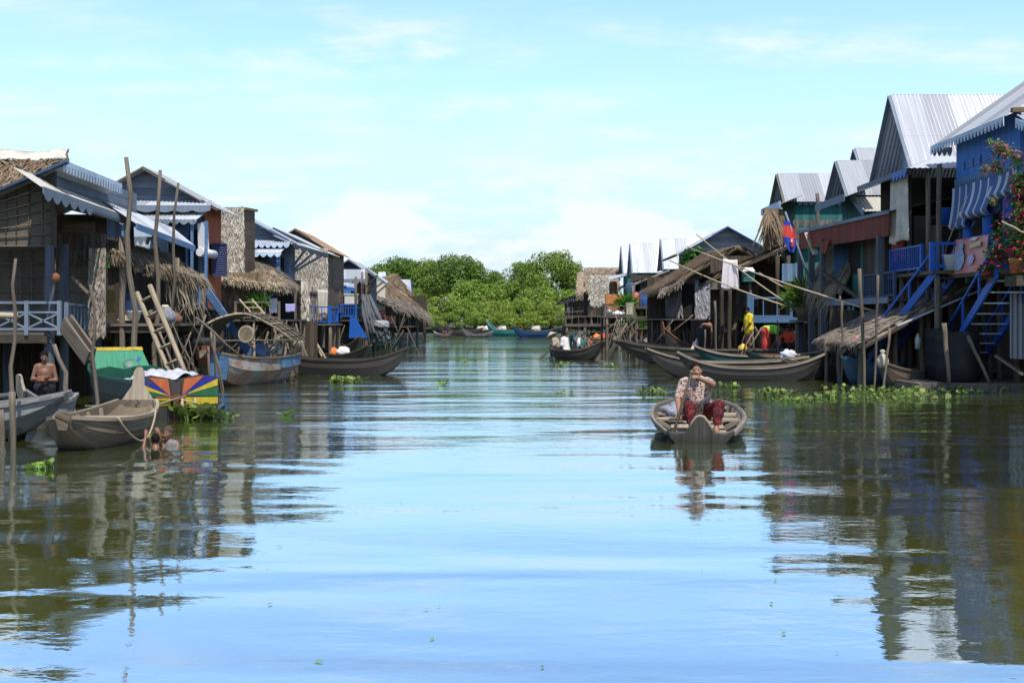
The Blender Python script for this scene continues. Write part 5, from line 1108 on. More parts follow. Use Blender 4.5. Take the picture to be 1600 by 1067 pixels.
t.p('floor', deckslab(6.6, 12, 49, 56, 1.75), DECK); stilts(t, 6.8, 11.8, 49.2, 55, 1.7, 5, 2); t.p('back_wall', WALL(MB(), RY(6.6, 12, 3.8, -.2, 55.5)), PLANKB); skirt(t, RY(6.6, 12, 1.7, -.3, 50.6), WOOD, 30)
t = T('thatch_house', 'thatched open shelter with a blue railing behind the yellow-shirted boy', 'hut', (10, 46.5, 0), RB)
rA, rB, eL, eL2 = P(1232, 380, 44.4), P(1224, 384, 47.5), P(1102, 437, 44.4), P(1094, 437, 47.5)
t.p('roof', fringe(thatchroof(MB(), rA, rB, eL2, eL, .16, 1800, .6, .07, .15, 12), eL, eL2, 120, .45, .06, (-1, -.4, 0)), THATCH); t.p('rake_pole', MB().bar(rA+V((0, -.05, -.15)), eL+V((0, -.05, -.12)), .1), WOODD)
t.p('back_wall', WALL(MB(), QY(1110, 1290, 400, 500, 47.6)), PLANKB); t.p('mat_panel', WALL(MB(), QY(1150, 1185, 445, 480, 47.2)), PLANKW)
t.p('rail_screen', WALL(MB(), QY(1222, 1252, 412, 440, 44)), surf('pale_blue_slats', (.12, .22, .36), (.22, .34, .48), (20, 1), plank=.1, gap=.1))
t.p('floor', deckslab(X(1165, 45), X(1300, 44), 44, 47.6, 1.72), DECK); t.p('floor_edge', MB().bar(P(1170, 500, 43.9), P(1262, 500, 43.9), .05, .2), BLUEL)
railing(t, P(1171, 498, 44), P(1236, 498, 44), .80, BLUEL, 3, 'bar', .07); posts(t, [(X(1172, 43.95), 43.95, 1.5, 2.7)], .12, BLUEL, None, True)
posts(t, [(X(p, 44.3), 44.3, -.6, 3.3) for p in (1128, 1140)]+[(X(1215, 44.2), 44.2, -.6, 4.2), (X(1232, 44.2), 44.2, -.6, 4.2)], .09, WOODD); stilts(t, X(1170, 45), X(1290, 44), 44.2, 47.4, 1.66, 7, 2, .06); skirt(t, RY(X(1165, 45), X(1295, 45), 1.65, -.3, 45.2), WOOD, 26); t.p('added_under_wall', WALL(MB(), RY(7.5, 12.6, 1.7, -.2, 47.7)), PLANKB)
bx_ = T('shrine_box', 'small teal and white shrine box raised on a post under the thatch', 'shrine', P(1170, 442, 43.9)); bx_.p('box', MB().box(P(1169, 433, 43.9), (.42, .4, .36)), TEAL); bx_.p('roof', MB().hexa([P(1160, 424, 43.6)+V((0, 0, 0)), P(1180, 424, 43.6), P(1180, 424, 44.2), P(1160, 424, 44.2), P(1164, 418, 43.8), P(1176, 418, 43.8), P(1176, 418, 44), P(1164, 418, 44)]), CLOTHW); bx_.p('post', MB().pole(P(1172, 442, 43.9), P(1174, 500, 43.9), .06), WOOD)
solo('bird_tray', MB().box(P(1128, 451, 43.2), (1.1, .6, .06)).box(P(1120, 446, 43.2), (.4, .45, .25)), WOOD, 'wooden tray shelf below the white cloth on the bamboo poles', 'shelf')
solo('white_sheet', drape(MB(), P(1130, 404, 42.6), P(1152, 406, 42.6), 1.12, .07, 18, 12, 5, 1.35, .03), plain('white_pink_cloth', (.72, .66, .68), .9, .1, 5), 'white cloth hung to dry over the crossing bamboo poles', 'cloth')
for i, (p0, p1, Y0, Y1, lb) in enumerate((((1074, 386), (1372, 488), 43, 33, 'longest pale bamboo pole, sagging from the drying cloth to the thatched lean-to'), ((1088, 366), (1250, 488), 43.5, 41, 'bamboo pole crossing the longest one at the drying cloth, its tip highest'), ((1046, 407), (1240, 482), 42.4, 41, 'lowest bamboo pole, passing under the drying cloth to the hanging plant'), ((1186, 426), (1262, 462), 43, 41, 'short bamboo pole starting at the shrine box'))):
    a, b = P(*p0, Y0), P(*p1, Y1); solo('bamboo_pole', MB().tube([a.lerp(b, k/8)-V((0, 0, .10*sin(pi*k/8))) for k in range(9)], [.021+.012*k/8 for k in range(9)], 7), BAMBOO, lb, 'pole', 'long bamboo poles by the drying cloth')
hp = P(1260, 500, 40.8); th_ = potbush('potted_palm', 'bushy green and yellow plant growing in a basket beside the blue railing', hp, .42, .45, 700, .6, .75, leafmat('yellow_green_leaf', (.03, .10, .015), (.26, .36, .05)), BAMBOOG, .07); solo('plant_stand', MB().box((hp.x, hp.y, hp.z-.04), (1, .9, .08)).bar((hp.x-.35, hp.y, hp.z-.05), (hp.x-.35, hp.y, -.5), .09).bar((hp.x+.35, hp.y, hp.z-.05), (hp.x+.35, hp.y, -.5), .09), WOOD, 'wooden stand under the bushy green and yellow plant', 'stand')
b_ = MB(); ladder(b_, P(1152, 470, 46), P(1132, 535, 45.2), (1, 0, .3), .5, 5, .08, .04); solo('log_ladder', b_, WOODD, 'dark log ladder behind the yellow-shirted boy', 'ladder')

t = T('stilt_house', 'grey plank house with a blue-edged gable above the thatched huts', 'house', (11.7, 63, 0), RB)
gable_house(t, 11.68, 1.85, 62, 67, 6.78, 5.75, 2.2, TINY_, surf('grey_horizontal_boards', (.16, .17, .19), (.27, .28, .31), (1, 20), rows=.25), surf('grey_horizontal_boards', (.16, .17, .19), (.27, .28, .31)), 1, .85, .4, BLUE)
t.p('rafter', MB().bar((8.9, 61.7, 5.2), (8.9, 67, 5.2), .1), WOODD)
bush('tree', 'small green tree beside the blue-edged gable', [(P(1080, 405, 58), .55, 1), (P(1090, 398, 58), .45, .6), (P(1072, 415, 58), .4, .5)], 320, LEAFK, GREEN, [(P(1082, 470, 58), P(1080, 405, 58))], .3, .2)
TW = tin('white_tin_roof', (.60, .61, .63), .06)
for lb, px, Y, half, zr, ze, xb in (('stilt_house with a broad white tin roof next to the blue-edged gable', 1033, 72, 1.3, 6.85, 5.0, 13.5), ('stilt house with a tall white tin roof, middle one of three in a row', 985, 78, 1.5, 6.95, 5.0, 11.3), ('stilt house with a narrow slice of white tin roof, last of three in a row', 971, 86, 1.7, 7.3, 5.2, 10.4)):
    t = T('stilt_house', lb.replace('_', ' '), 'house', (X(px, Y)+1, Y, 0), RB); canal_house(t, X(px, Y), Y, half, zr, ze, xb, 2.3, TW, PLANKB, PLANKW if Y < 75 else TEAL, over=.1, recess=.3)
t = T('lean_to_house', 'dark lean-to house with blue goods on a raised deck below the white roofs', 'house', (8.2, 69, 0), RB)
t.p('roof', thatchroof(MB(), P(1046, 421, 70), P(1046, 423, 74), P(974, 447, 73), P(974, 449, 69), .14, 700, .7, .09, .1, 8), surf('grey_roof_boards', (.12, .11, .10), (.25, .23, .21))); t.p('gable', MB().poly([P(1000, 442, 70), P(1042, 442, 70), P(1042, 426, 70)], .05), LEAFG)
t.p('back_wall', WALL(MB(), QY(985, 1050, 430, 490, 73)), PLANKB); t.p('side_panel', WALL(MB(), QY(1000, 1010, 436, 478, 70.2)), PLANKW)
t.p('floor', deckslab(X(985, 68), X(1045, 68), 67.5, 73, Z(481, 68)), DECK); posts(t, [(X(p, 67.8), 67.8, -.6, Z(q, 67.8)) for p, q in ((989, 446), (1002, 482), (1020, 482), (1038, 482))], .09)
t.p('added_under_wall', WALL(MB(), RY(X(985, 72), X(1060, 72), 2.3, -.2, 72.8)), PLANKB); railing(t, V((X(988, 67.6), 67.6, Z(481, 68))), V((X(1042, 67.6), 67.6, Z(481, 68))), .55, WOOD, 8, 'bar', .05)
for nm, lb, px, py, w_, h_, m in (('water_drum', 'dark blue drum on the lean-to deck', 1006, 480, .34, 1.0, BLUE), ('water_drum', 'blue drum hanging cloth-like beside the doorway of the lean-to', 985, 462, .3, .8, BLUED), ('oil_can', 'red can at the end of the lean-to deck', 1022, 480, .3, .85, plain('can_red', (.4, .06, .04), .6, .2)), ('oil_can', 'orange can by the post of the lean-to deck', 993, 480, .26, .9, plain('can_orange', (.45, .13, .05), .6, .2)), ('white_pail', 'white pail at the outer end of the lean-to deck', 1029, 480, .24, .6, WHITEP)):
    c = P(px, py, 68.2); solo(nm, MB().lathe(c, [(w_*.9, 0), (w_, h_*.1), (w_, h_*.8), (w_*.6, h_*.97), (w_*.2, h_)], 12), m, lb, nm.split('_')[1])
t = T('thatch_house', 'thatched house with a broad pale palm-leaf wall by the trees', 'house', (6.2, 81, 0), RB)
t.p('front_wall', leafwall(MB(), *QY(922, 955, 430, 478, 80), 10, 30, .32, .09, .08, .7), LEAFW); t.p('roof', thatchroof(MB(), P(912, 418, 88), P(968, 418, 88), P(968, 450, 84), P(914, 452, 84), .2, 900, .8, .13, .1, 8), surf('tan_thatch', (.22, .16, .11), (.42, .33, .24), (10, 3), rows=.3)); t.p('side_roof', thatchroof(MB(), P(903, 425, 92), P(913, 425, 92), P(913, 455, 90), P(902, 455, 90), .2, 200, .8, .13), surf('tan_thatch', (.22, .16, .11), (.42, .33, .24)))
t.p('wall', WALL(MB(), QY(912, 966, 440, 500, 88)), PLANKB); t.p('floor', deckslab(X(915, 82), X(965, 82), 80, 88, Z(494, 82)), DECK); t.p('room', WALL(MB(), QY(918, 965, 470, 515, 84)), PLANKB)
posts(t, [(X(p, 80.2), 80.2, -.6, 3) for p in (924, 940, 953, 962)], .1); t.p('tin_awning', tinroof(MB(), P(950, 432, 79), P(980, 427, 79), P(980, 430, 77), P(952, 437, 77), .4), TINB); t.p('leaf_bundle', leafwall(MB(), *QY(953, 963, 440, 475, 79), 5, 6, 1., .1, .2, .2), THATCH)
t = T('open_shelter', 'open dark shelter with a sagging black roof beside the trees', 'hut', (5.2, 92, 0), RB)
t.p('roof', thatchroof(MB(), P(890, 466, 96), P(925, 448, 96), P(922, 460, 90), P(870, 474, 90), .12, 500, .8, .12, .1, 6), surf('black_roof', (.03, .03, .035), (.09, .09, .10))); t.p('back_wall', WALL(MB(), QY(884, 926, 470, 515, 96)), PLANKB)
posts(t, [(X(p, 90.5), 90.5, -.6, Z(q, 90.5)) for p, q in ((884, 474), (892, 470), (905, 468), (918, 464))], .09); t.p('floor', deckslab(X(878, 90), X(924, 90), 90, 96, Z(495, 90)), DECK); railing(t, P(868, 500, 89.8), P(922, 496, 89.8), .55, BAMBOOG, 8, 'bar', .06); t.p('mat', WALL(MB(), QY(914, 923, 462, 490, 91)), PLANKB)

# ---- piers along the right bank
def pier(lb, p0, p1, yd, Y0, Y1, m=DECK, rail=True):
    z = Z(yd, Y0); t_ = T('pier', lb, 'pier', (X((p0+p1)/2, Y0), Y0, 0), 'piers along the right bank'); t_.p('deck', deckslab(X(p0, Y0), X(p1, Y0), Y0, Y1, z, .1), m)
    n = max(3, int((X(p1, Y0)-X(p0, Y0))/.9)); posts(t_, [(X(p0, Y0)+.1+(X(p1, Y0)-X(p0, Y0)-.2)*i/(n-1), Y0+.1+j*(Y1-Y0-.2), -.6, z-.05) for i in range(n) for j in (0, 1)], .08, WOOD)
    t_.p('cross_beam', MB().bar((X(p0, Y0), Y0+.02, z-.5), (X(p1, Y0), Y0+.02, z-.45), .06), WOOD)
    if rail: railing(t_, V((X(p0, Y0), Y0+.06, z)), V((X(p1, Y0), Y0+.06, z)), .6, BAMBOOG, 6, 'bar', .05)
    skirt(t_, RY(X(p0, Y0), X(p1, Y0), z-.1, -.3, Y1-.3), WOODD, 14); return z
z1 = pier('pier with pots and pans below the pale palm-leaf wall', 946, 990, 494, 66, 70)
pier('long dark pier under the grey palm-leaf hut', 992, 1100, 498, 58, 62); pier('low slatted pier beside the open dark shelter', 884, 944, 508, 78, 82)
for i, (nm, lb, px, w_, h_, m) in enumerate((('cooking_pot', 'grey metal pot on the pier below the pale leaf wall', 952, .3, .45, STEEL), ('cooking_pot', 'wide white-lidded pan on the pier below the pale leaf wall', 965, .42, .3, WHITEP), ('basin', 'grey basin between the white pan and the pale box on the pier', 974, .3, .3, STEEL))):
    c = V((X(px, 66.8), 66.8, z1)); solo(nm, MB().lathe(c, [(w_*.7, 0), (w_, h_*.4), (w_*.9, h_*.7), (w_*.3, h_), (.02, h_*1.15)], 12), m, lb, 'pot')
c = V((X(984, 66.6), 66.6, z1)); solo('pale_box', MB().box(c+V((0, 0, .38)), (.42, .5, .72)).box(c+V((0, 0, .76)), (.46, .54, .05)), plain('pale_olive', (.42, .40, .28), .7, .2), 'pale box at the outer corner of the pier with pots', 'box')
c = V((X(958, 67.5), 67.5, z1)); solo('orange_crate', MB().box(c+V((0, 0, 1.0)), (.9, .6, .6)).box(c+V((0, 0, .35)), (.7, .5, .7)), plain('crate_orange', (.45, .17, .05), .8, .3), 'orange crate standing on a stand on the pier with pots', 'crate')
potbush('potted_bush', 'green bush growing on the pier with pots', V((X(976, 67.5), 67.5, z1)), .3, .4, 300, .6, .7, GREEN, CLAY, .09)
potbush('potted_bush', 'green bush on the far side of the pier post below the lean-to', V((X(996, 64.5), 64.5, .8)), .3, .4, 200, .5, .5, GREEN, CLAY, .09)
for i, (p0, p1, Y, r, lb) in enumerate((((1343, 420), (1353, 575), 29.2, .05, 'thick dark pole rising through the eave of the thatched lean-to'), ((1372, 430), (1366, 596), 28.6, .035, 'straight pole crossing the thatched lean-to near its middle'), ((1390, 512), (1378, 598), 28.2, .035, 'short leaning pole in front of the blue-brown boat'), ((1316, 470), (1316, 590), 31, .035, 'thin pole at the outer edge of the thatched lean-to'), ((1291, 530), (1291, 586), 32, .06, 'stout post under the low corner of the thatched lean-to'),
        ((1117, 470), (1121, 562), 39, .045, 'mooring pole standing by the bending bare-backed man'), ((1102, 515), (1102, 550), 41, .03, 'thin stick mooring pole beside the bare-backed man'), ((989, 500), (989, 540), 60, .1, 'tall square pier post under the lean-to house'), ((1475, 505), (1483, 605), 26.8, .06, 'stubby post in front of the black tanks'), ((1512, 525), (1546, 590), 26.9, .045, 'slanting branch propped against the black tanks'))):
    a, b = P(*p0, Y), P(*p1, Y)
    if i not in (8, 9): b.z = -.5
    else: b.z = .2
    solo('wooden_pole', MB().pole(a, b, r, .02), WOOD if i % 2 else BAMBOOG, lb, 'pole', 'poles at the right bank')
# ---- black tanks on a plank raft
rf = T('plank_raft', 'low plank raft carrying the two black tanks', 'raft', (12, 27.6, -.1)); x0 = X(1440, 27)
for i in range(5): rf.p('deck_plank', MB().bx(x0, 15.5, 27+i*.44, 27.42+i*.44, .12, .20), WOOD)
rf.p('front_beam', MB().bx(x0-.02, 15.5, 26.9, 27, -.08, .21), WOODL if False else surf('wet_plank', (.06, .05, .042), (.16, .135, .11), (2, 24))); rf.p('end_beam', MB().bx(x0-.1, x0, 26.9, 29.2, -.1, .2), WOOD)
for i, (px, y, r, h, lb) in enumerate(((1496, 27.75, .50, 1.22, 'large ribbed black tank, the front one of two on the plank raft'), (1476, 28.75, .48, 1.28, 'ribbed black tank half hidden behind the larger one on the raft'))):
    c = (X(px, y), y, .205); tk = T('water_tank', lb, 'tank', c, 'black tanks on the raft'); pr = [(r*.96, 0), (r, .03)]
    for k in range(3): z = h*(k+1)/3.6; pr += [(r, z-.03), (r*1.03, z), (r, z+.03)]
    pr += [(r, h-.03), (r*1.03, h-.01), (r*1.02, h), (r*.97, h), (r*.95, h-.04)]; tk.p('shell', MB().lathe(c, pr, 28), DRUM); tk.p('lid', MB().lathe((c[0], c[1], c[2]+h-.05), [(r*.96, 0), (r*.5, .03), (.01, .035)], 24), DRUM)
solo('tilted_plank', MB().bar(P(1556, 555, 26.8), P(1600, 585, 26.5), .45, .05), WOOD, 'grey plank tilted on the raft beside the black tanks', 'plank')
solo('plastic_bottle', MB().lathe(P(1434, 545, 29.6), [(.07, 0), (.075, .25), (.03, .36), (.03, .4)], 10), WHITEP, 'white plastic bottle hanging under the thatched lean-to', 'bottle')
# ================================================================= BOATS
random.seed(21)
HULLG = surf('grey_hull', (.12, .115, .11), (.34, .33, .315), (24, .9), wear=(.09, .08, .07), wearat=.56, stain=.4, wet=.08, plank=.3, var=.16)
HULLB = surf('brown_hull', (.065, .048, .033), (.27, .21, .145), (24, .9), stain=.5, wet=.08, plank=.3, var=.16)
HULLI = surf('bare_boat_interior', (.20, .155, .11), (.46, .38, .28), (22, .9), stain=.4)
HULLK = surf('black_tarred_hull', (.020, .017, .014), (.078, .068, .058), (24, .9), stain=.4, rough=.55, wet=.08, plank=.3, var=.16)
HULLP = surf('pale_worn_hull', (.22, .215, .20), (.44, .43, .40), (22, .9), wear=(.27, .15, .10), wearat=.50, stain=.45, wet=.08, plank=.3, var=.16)
HULLT = surf('dark_teal_hull', (.012, .045, .045), (.03, .09, .085), (22, .9), wear=(.07, .05, .04), wearat=.6, wet=.08, plank=.3, var=.16)
HULLU = surf('worn_blue_hull', (.035, .085, .15), (.08, .17, .28), (22, .9), wear=(.14, .10, .07), wearat=.55, wet=.08, plank=.3, var=.16)
RUST = surf('red_brown_board', (.17, .055, .028), (.33, .12, .06), (16, 1.5))
GREENP = surf('bright_green_paint', (.015, .20, .10), (.03, .30, .16), (16, 1.5), stain=.2, rough=.45, wear=(.03, .12, .07), wearat=.62)
GREEND = surf('dark_green_paint', (.010, .065, .040), (.016, .10, .06), (16, 1.5), stain=.2, rough=.5)
BG = 'wooden boats moored along the canal'
b = Boat('rowing_boat', 'grey square-ended wooden boat moored at the lattice house', (-6.45, 16.5), (-10.6, 15.6), 1.25, .46, .20, .15, HULLG, None, BG, thwarts=2, ribs=5, we=(.34, .3), pw=2.6)
solo('engine_shaft', MB().tube([(-8.2, 15.9, .55), (-7.2, 16.5, .62)], .035, 8).ball((-7.6, 16.2, .62), (.12, .1, .1)), STEEL, 'grey metal engine shaft lying across the grey square-ended boat', 'engine')
b = Boat('rowing_boat', 'small grey boat with a pale pointed prow behind the square-ended grey boat', (X(36, 17.6), 17.6), (X(118, 18.2), 18.1), .85, .45, .18, .1, HULLG, None, BG, thwarts=1, ribs=2, we=(.10, .2)); b.prow(1, .25, .18, .1, HULLI, .2)
bb = Boat('sampan', 'bare brown wooden sampan with a tall shield-shaped stern board and a looped rope', (-5.74, 14.55), (-5.70, 17.3), 1.10, .37, .10, .12, HULLB, HULLI, BG, thwarts=0, ribs=7, we=(.10, .28), n=30, pw=2.4, kb=.75, rim=HULLI)
bb.prow(-1, .50, .24, .075, HULLI, .22); bb.prow(1, .06, .10, .07, HULLB, .1); bb.thwart(-.35, HULLI, .08, .3); bb.thwart(.1, HULLI, .12, .16); bb.deck(.78, .99, HULLI, .02, 'bow_deck')
r_ = []
for i in range(15):
    u = i/14; p = bb.top(.55-.95*u, -1.0) if False else bb.top(.55-.95*u, 1); q = bb.top(.55-.95*u, -1); p = p if p.x > q.x else q; r_.append(p+V((.05, -.04, .02-.36*sin(pi*u)**.8)))
solo('mooring_rope', MB().tube(r_, .013, 6), ROPE, 'pale rope looping down the side of the bare brown sampan', 'rope')

# painted boat: sunburst stern, green bow board
gb = Boat('painted_boat', 'green boat with a yellow, blue and orange sunburst painted on its black stern', (-8.15, 23.4), (-5.78, 19.55), 1.46, .66, .16, .02, surf('black_green_hull', (.012, .02, .018), (.035, .05, .045), (24, .9), rough=.5, wet=.08, plank=.3, var=.16), GREEND, BG, thwarts=1, ribs=4, we=(.50, .72), pw=3, rim=GREEND, kb=.5, thw=GREENP)
sc_ = gb.w(-1.0, 0, 0)-gb.d*.03; sn = -gb.d; su = V((0, 0, 1)).cross(sn).normalized()
def onstern(pts, m, nm, off=.0, th=.02):
    return gb.T.p(nm, MB().poly([sc_+su*u+V((0, 0, z))+sn*off for u, z in pts], th), m)
onstern([(-.74, -.1), (.74, -.1), (.74, .70), (.42, .76), (.10, .70), (0, .63), (-.10, .70), (-.42, .76), (-.74, .70)], HULLK, 'stern_board', .0, .05)
PY, PB, PO, PG = [surf(n_, tuple(x*.75 for x in c_), tuple(min(1, x*1.15) for x in c_), (14, 2), wear=(.09, .08, .06), wearat=.55, stain=.45, rough=.6) for n_, c_ in (('paint_yellow', (.58, .42, .035)), ('paint_blue', (.025, .03, .27)), ('paint_orange', (.50, .13, .045)), ('paint_green', (.02, .11, .05)))]
rays = [((.72, .66), (.50, .71), PY), ((.48, .715), (.28, .70), PB), ((.26, .695), (.06, .64), PO)]
for s in (-1, 1):
    c0 = (s*.10, .40); fl = lambda q: q if s > 0 else q[::-1]
    onstern(fl([c0, (s*.72, .56), (s*.72, .68)]), PY, 'yellow_ray', .012); onstern(fl([c0, (s*.715, .685), (s*.50, .735)]), PB, 'blue_ray', .012); onstern(fl([c0, (s*.48, .735), (s*.14, .69)]), PO, 'orange_ray', .012)
    onstern(fl([c0, (s*.72, .37), (s*.72, .54)]), PG, 'green_ray', .012); onstern(fl([(s*.10, .24), (s*.72, .24), (s*.72, .355), (s*.10, .375)]), PY, 'yellow_band', .012)
gb.T.p('stern_post', MB().bar(sc_+sn*.04+V((0, 0, -.1)), sc_+sn*.06+V((0, 0, .42)), .10, .08), RUST); gb.T.p('stern_beam', MB().bar(sc_+sn*.06+su*-.36+V((0, 0, .385)), sc_+sn*.06+su*.16+V((0, 0, .385)), .03), RUST)
gb.T.p('blue_corner', MB().poly([sc_+su*u+V((0, 0, z))+sn*o for u, z, o in ((.60, -.1, .05), (.86, .02, -.1), (.90, .22, -.1), (.76, .18, .05))], .05), BLUED)
bw = gb.w(.72, 0, 0); bn = -gb.d; bu = V((0, 0, 1)).cross(bn).normalized()
def onbow(pts, m, nm, off=0, th=.04): return gb.T.p(nm, MB().poly([bw+bu*u-bn*((z-.5)*.55)+V((0, 0, z))+bn*off for u, z in pts], th), m)
onbow([(-.62, .45), (.66, .45), (.45, 1.10), (-.45, 1.10)], GREENP, 'bow_board'); onbow([(-.47, 1.08), (.47, 1.08), (.46, 1.15), (-.46, 1.15)], PY, 'top_trim', .01, .06)
onbow([(.20+.17*cos(a*pi/12), .80+.11*sin(a*pi/12)) for a in range(24)], surf('dull_steel_paint', (.10, .12, .12), (.16, .18, .18)), 'ring_plate', .02, .02); onbow([(.20+.13*cos(a*pi/12), .80+.075*sin(a*pi/12)) for a in range(24)], GREENP, 'ring_centre', .028, .015); onbow([(.17+.06*cos(a*pi/6), .80+.05*sin(a*pi/6)) for a in range(12)], plain('dull_grey', (.22, .24, .23), .8), 'ring_hub', .034, .012)
onbow([(.35, .86), (.40, .93), (.37, .98), (.32, .90)], BLUE, 'blue_mark', .02, .01)
gb.T.p('front_bulwark', MB().poly([gb.w(.42, y, z) for y, z in ((-.70, .4), (.70, .4), (.70, .74), (.4, .80), (.1, .74), (-.1, .80), (-.4, .80), (-.70, .74))][::-1], .04), GREEND)
solo('white_tarp', MB().grid(gb.w(-.93, .62, .68), gb.w(-.93, -.60, .70), gb.w(-.30, -.66, .62), gb.w(-.30, .66, .60), 40, 24, lambda u, v: .16*sin(pi*u/1.22)*sin(pi*v/1.4+.2)+.05*sin(u*9+v*4)*sin(v*7+1)+.03*sin(u*17-v*11), .02), plain('white_plastic_sheet', (.44, .43, .46), .5, .22, 6), 'crumpled white plastic sheet over the stern of the painted boat', 'sheet')
solo('mooring_line', MB().tube([gb.w(-1.02, -.15, .40), gb.w(-1.02, .5, .30)+sn*.6, V((-7.2, 19.2, .25))], .011, 5), ROPE, 'thin pale line tied to the stern of the painted boat', 'rope')
solo('rope_tassel', MB().tube([sc_+sn*.1+su*.08+V((0, 0, .36)), sc_+sn*.12+su*.06+V((0, 0, .05))], [.02, .05], 7).tube([sc_+sn*.1+su*-.0+V((0, 0, .36)), sc_+sn*.14+su*.34+V((0, 0, .26))], .014, 5).tube([sc_+sn*.1+su*.3+V((0, 0, .36)), sc_+sn*.12+su*.30+V((0, 0, .1))], [.015, .03], 6), ROPE, 'frayed rope tassels hanging on the sunburst stern', 'rope')

# roofed boat with a tyre on its bow
hb = Boat('covered_boat', 'pale worn boat with a blue patch, tyre and low arched mat roof', (-7.75, 28.6), (-6.55, 32.6), 1.75, .72, .22, .05, HULLP, HULLB, BG, thwarts=2, ribs=0, we=(.16, .55), pw=2.3, kb=.7, rim=HULLB)
hb.prow(1, .28, .26, .22, RUST, -.1, 'bow_board'); q_ = []
for i in range(7):
    s_ = -.15-.78*i/6; b0, zs, zk = hb.st(s_); q_.append((hb.w(s_, -(b0+.02) if hb.n.x < 0 else (b0+.02), zs-.05), hb.w(s_, -(b0*.985+.02) if hb.n.x < 0 else (b0*.985+.02), zs-.30)))
g = MB()
for i in range(6): g.slab(q_[i][1], q_[i+1][1], q_[i+1][0], q_[i][0], .012)
hb.T.p('blue_board', g, surf('flaking_blue_paint', (.05, .14, .30), (.12, .28, .46), (20, .9), wear=(.34, .33, .31), wearat=.48))
g = MB(); b0, zs, zk = hb.st(.93); sd_ = 1 if hb.n.x > 0 else -1
g.poly([hb.w(.80, sd_*(hb.st(.80)[0]+.03), .70), hb.w(.80, sd_*(hb.st(.80)[0]*.8+.03), .18), hb.w(1.0, sd_*.17, .25), hb.w(1.0, sd_*.19, 1.0)], .02); hb.T.p('blue_cheek', g, BLUEL)
ty = MB(); c = hb.w(.97, 0, 1.12)
ring = [c+V((.36*cos(a*2*pi/24), .36*sin(a*2*pi/24), .05*sin(a*2*pi/24+2.4))) for a in range(25)]; ty.tube(ring, .105, 10, False); solo('tyre', ty, RUBBER, 'black rubber tyre laid over the bow of the covered boat', 'tyre')
cv = MB(); arc = [P(276, 532, 29.2), P(310, 514, 29.5), P(345, 496, 29.8), P(385, 491, 30.3), P(422, 508, 30.9), P(456, 531, 31.6)]; ex_ = V((.12, 1.4, .0)); n = 40; pts = []
for i in range(n+1):
    x = i/n*(len(arc)-1); k = min(int(x), len(arc)-2); f_ = x-k; p0, p1, p2, p3 = arc[max(k-1, 0)], arc[k], arc[k+1], arc[min(k+2, len(arc)-1)]
    pts.append(.5*((2*p1)+(p2-p0)*f_+(2*p0-5*p1+4*p2-p3)*f_*f_+(3*p1-p0-3*p2+p3)*f_**3))
for i in range(n): cv.slab(pts[i], pts[i+1], pts[i+1]+ex_, pts[i]+ex_, .03)
hb.T.p('mat_roof', cv, surf('woven_mat', (.050, .038, .028), (.17, .13, .095), (3, 20), rows=.2)); sl_ = MB()
cn = hb.T.p('roof_rib', MB().tube(pts, .03, 6), BAMBOO)
for k in range(1, 4): hb.T.p('roof_rib', MB().tube([p+ex_*(k/3)+V((0, 0, .02)) for p in pts], .025, 6), BAMBOOG)
for k in range(2, 40, 3): hb.T.p('roof_batten', MB().tube([pts[k]+V((0, -.04, .03)), pts[k]+ex_+V((0, .04, .05))], .018, 5), BAMBOO if k % 4 == 0 else BAMBOOG)
posts(hb.T, [(p.x, p.y, .3, p.z) for p in (pts[3]+ex_*.1, pts[12]+ex_*.1, pts[26]+ex_*.1, pts[36]+ex_*.2, pts[10]+ex_*.9, pts[28]+ex_*.9)], .035, BAMBOO)
hb.T.p('side_rail', MB().tube([P(300, 533, 29.4), P(470, 531, 31.2)], .022, 6), BAMBOOG)
solo('woven_basket', MB().lathe(P(385, 522, 29.3), [(.20, -.02), (.22, .0), (.19, .10), (.08, .16), (.01, .17)], 18, (.25, .95, -.1)).lathe(P(385, 522, 29.3), [(.225, -.03), (.225, .01), (.18, .01), (.18, -.03)], 18, (.25, .95, -.1)), BAMBOO, 'round straw basket hanging under the mat roof of the covered boat', 'basket')
solo('cloth_bundle', MB().lump(hb.w(-.55, -.2, .80), (.3, .22, .22)), plain('grey_blue_cloth', (.17, .22, .38), .9, .25, 9), 'blue-grey cloth bundle inside the covered boat', 'bundle'); solo('white_bag', MB().lump(hb.w(-.72, .1, .85), (.13, .13, .22)), CLOTHW, 'white bag standing in the stern of the covered boat', 'bag')
st_ = MB()
for i in range(14): a = hb.w(-.4-rnd(0, .6), rnd(-.6, .6), .75); st_.tube([a, a+V((rnd(-.6, .6), rnd(-.4, .4), rnd(.2, .5)))], .022, 5)
o = solo('stick_heap', st_, BAMBOO, 'heap of bamboo sticks lying in the stern of the covered boat', 'sticks', None, 'stuff')

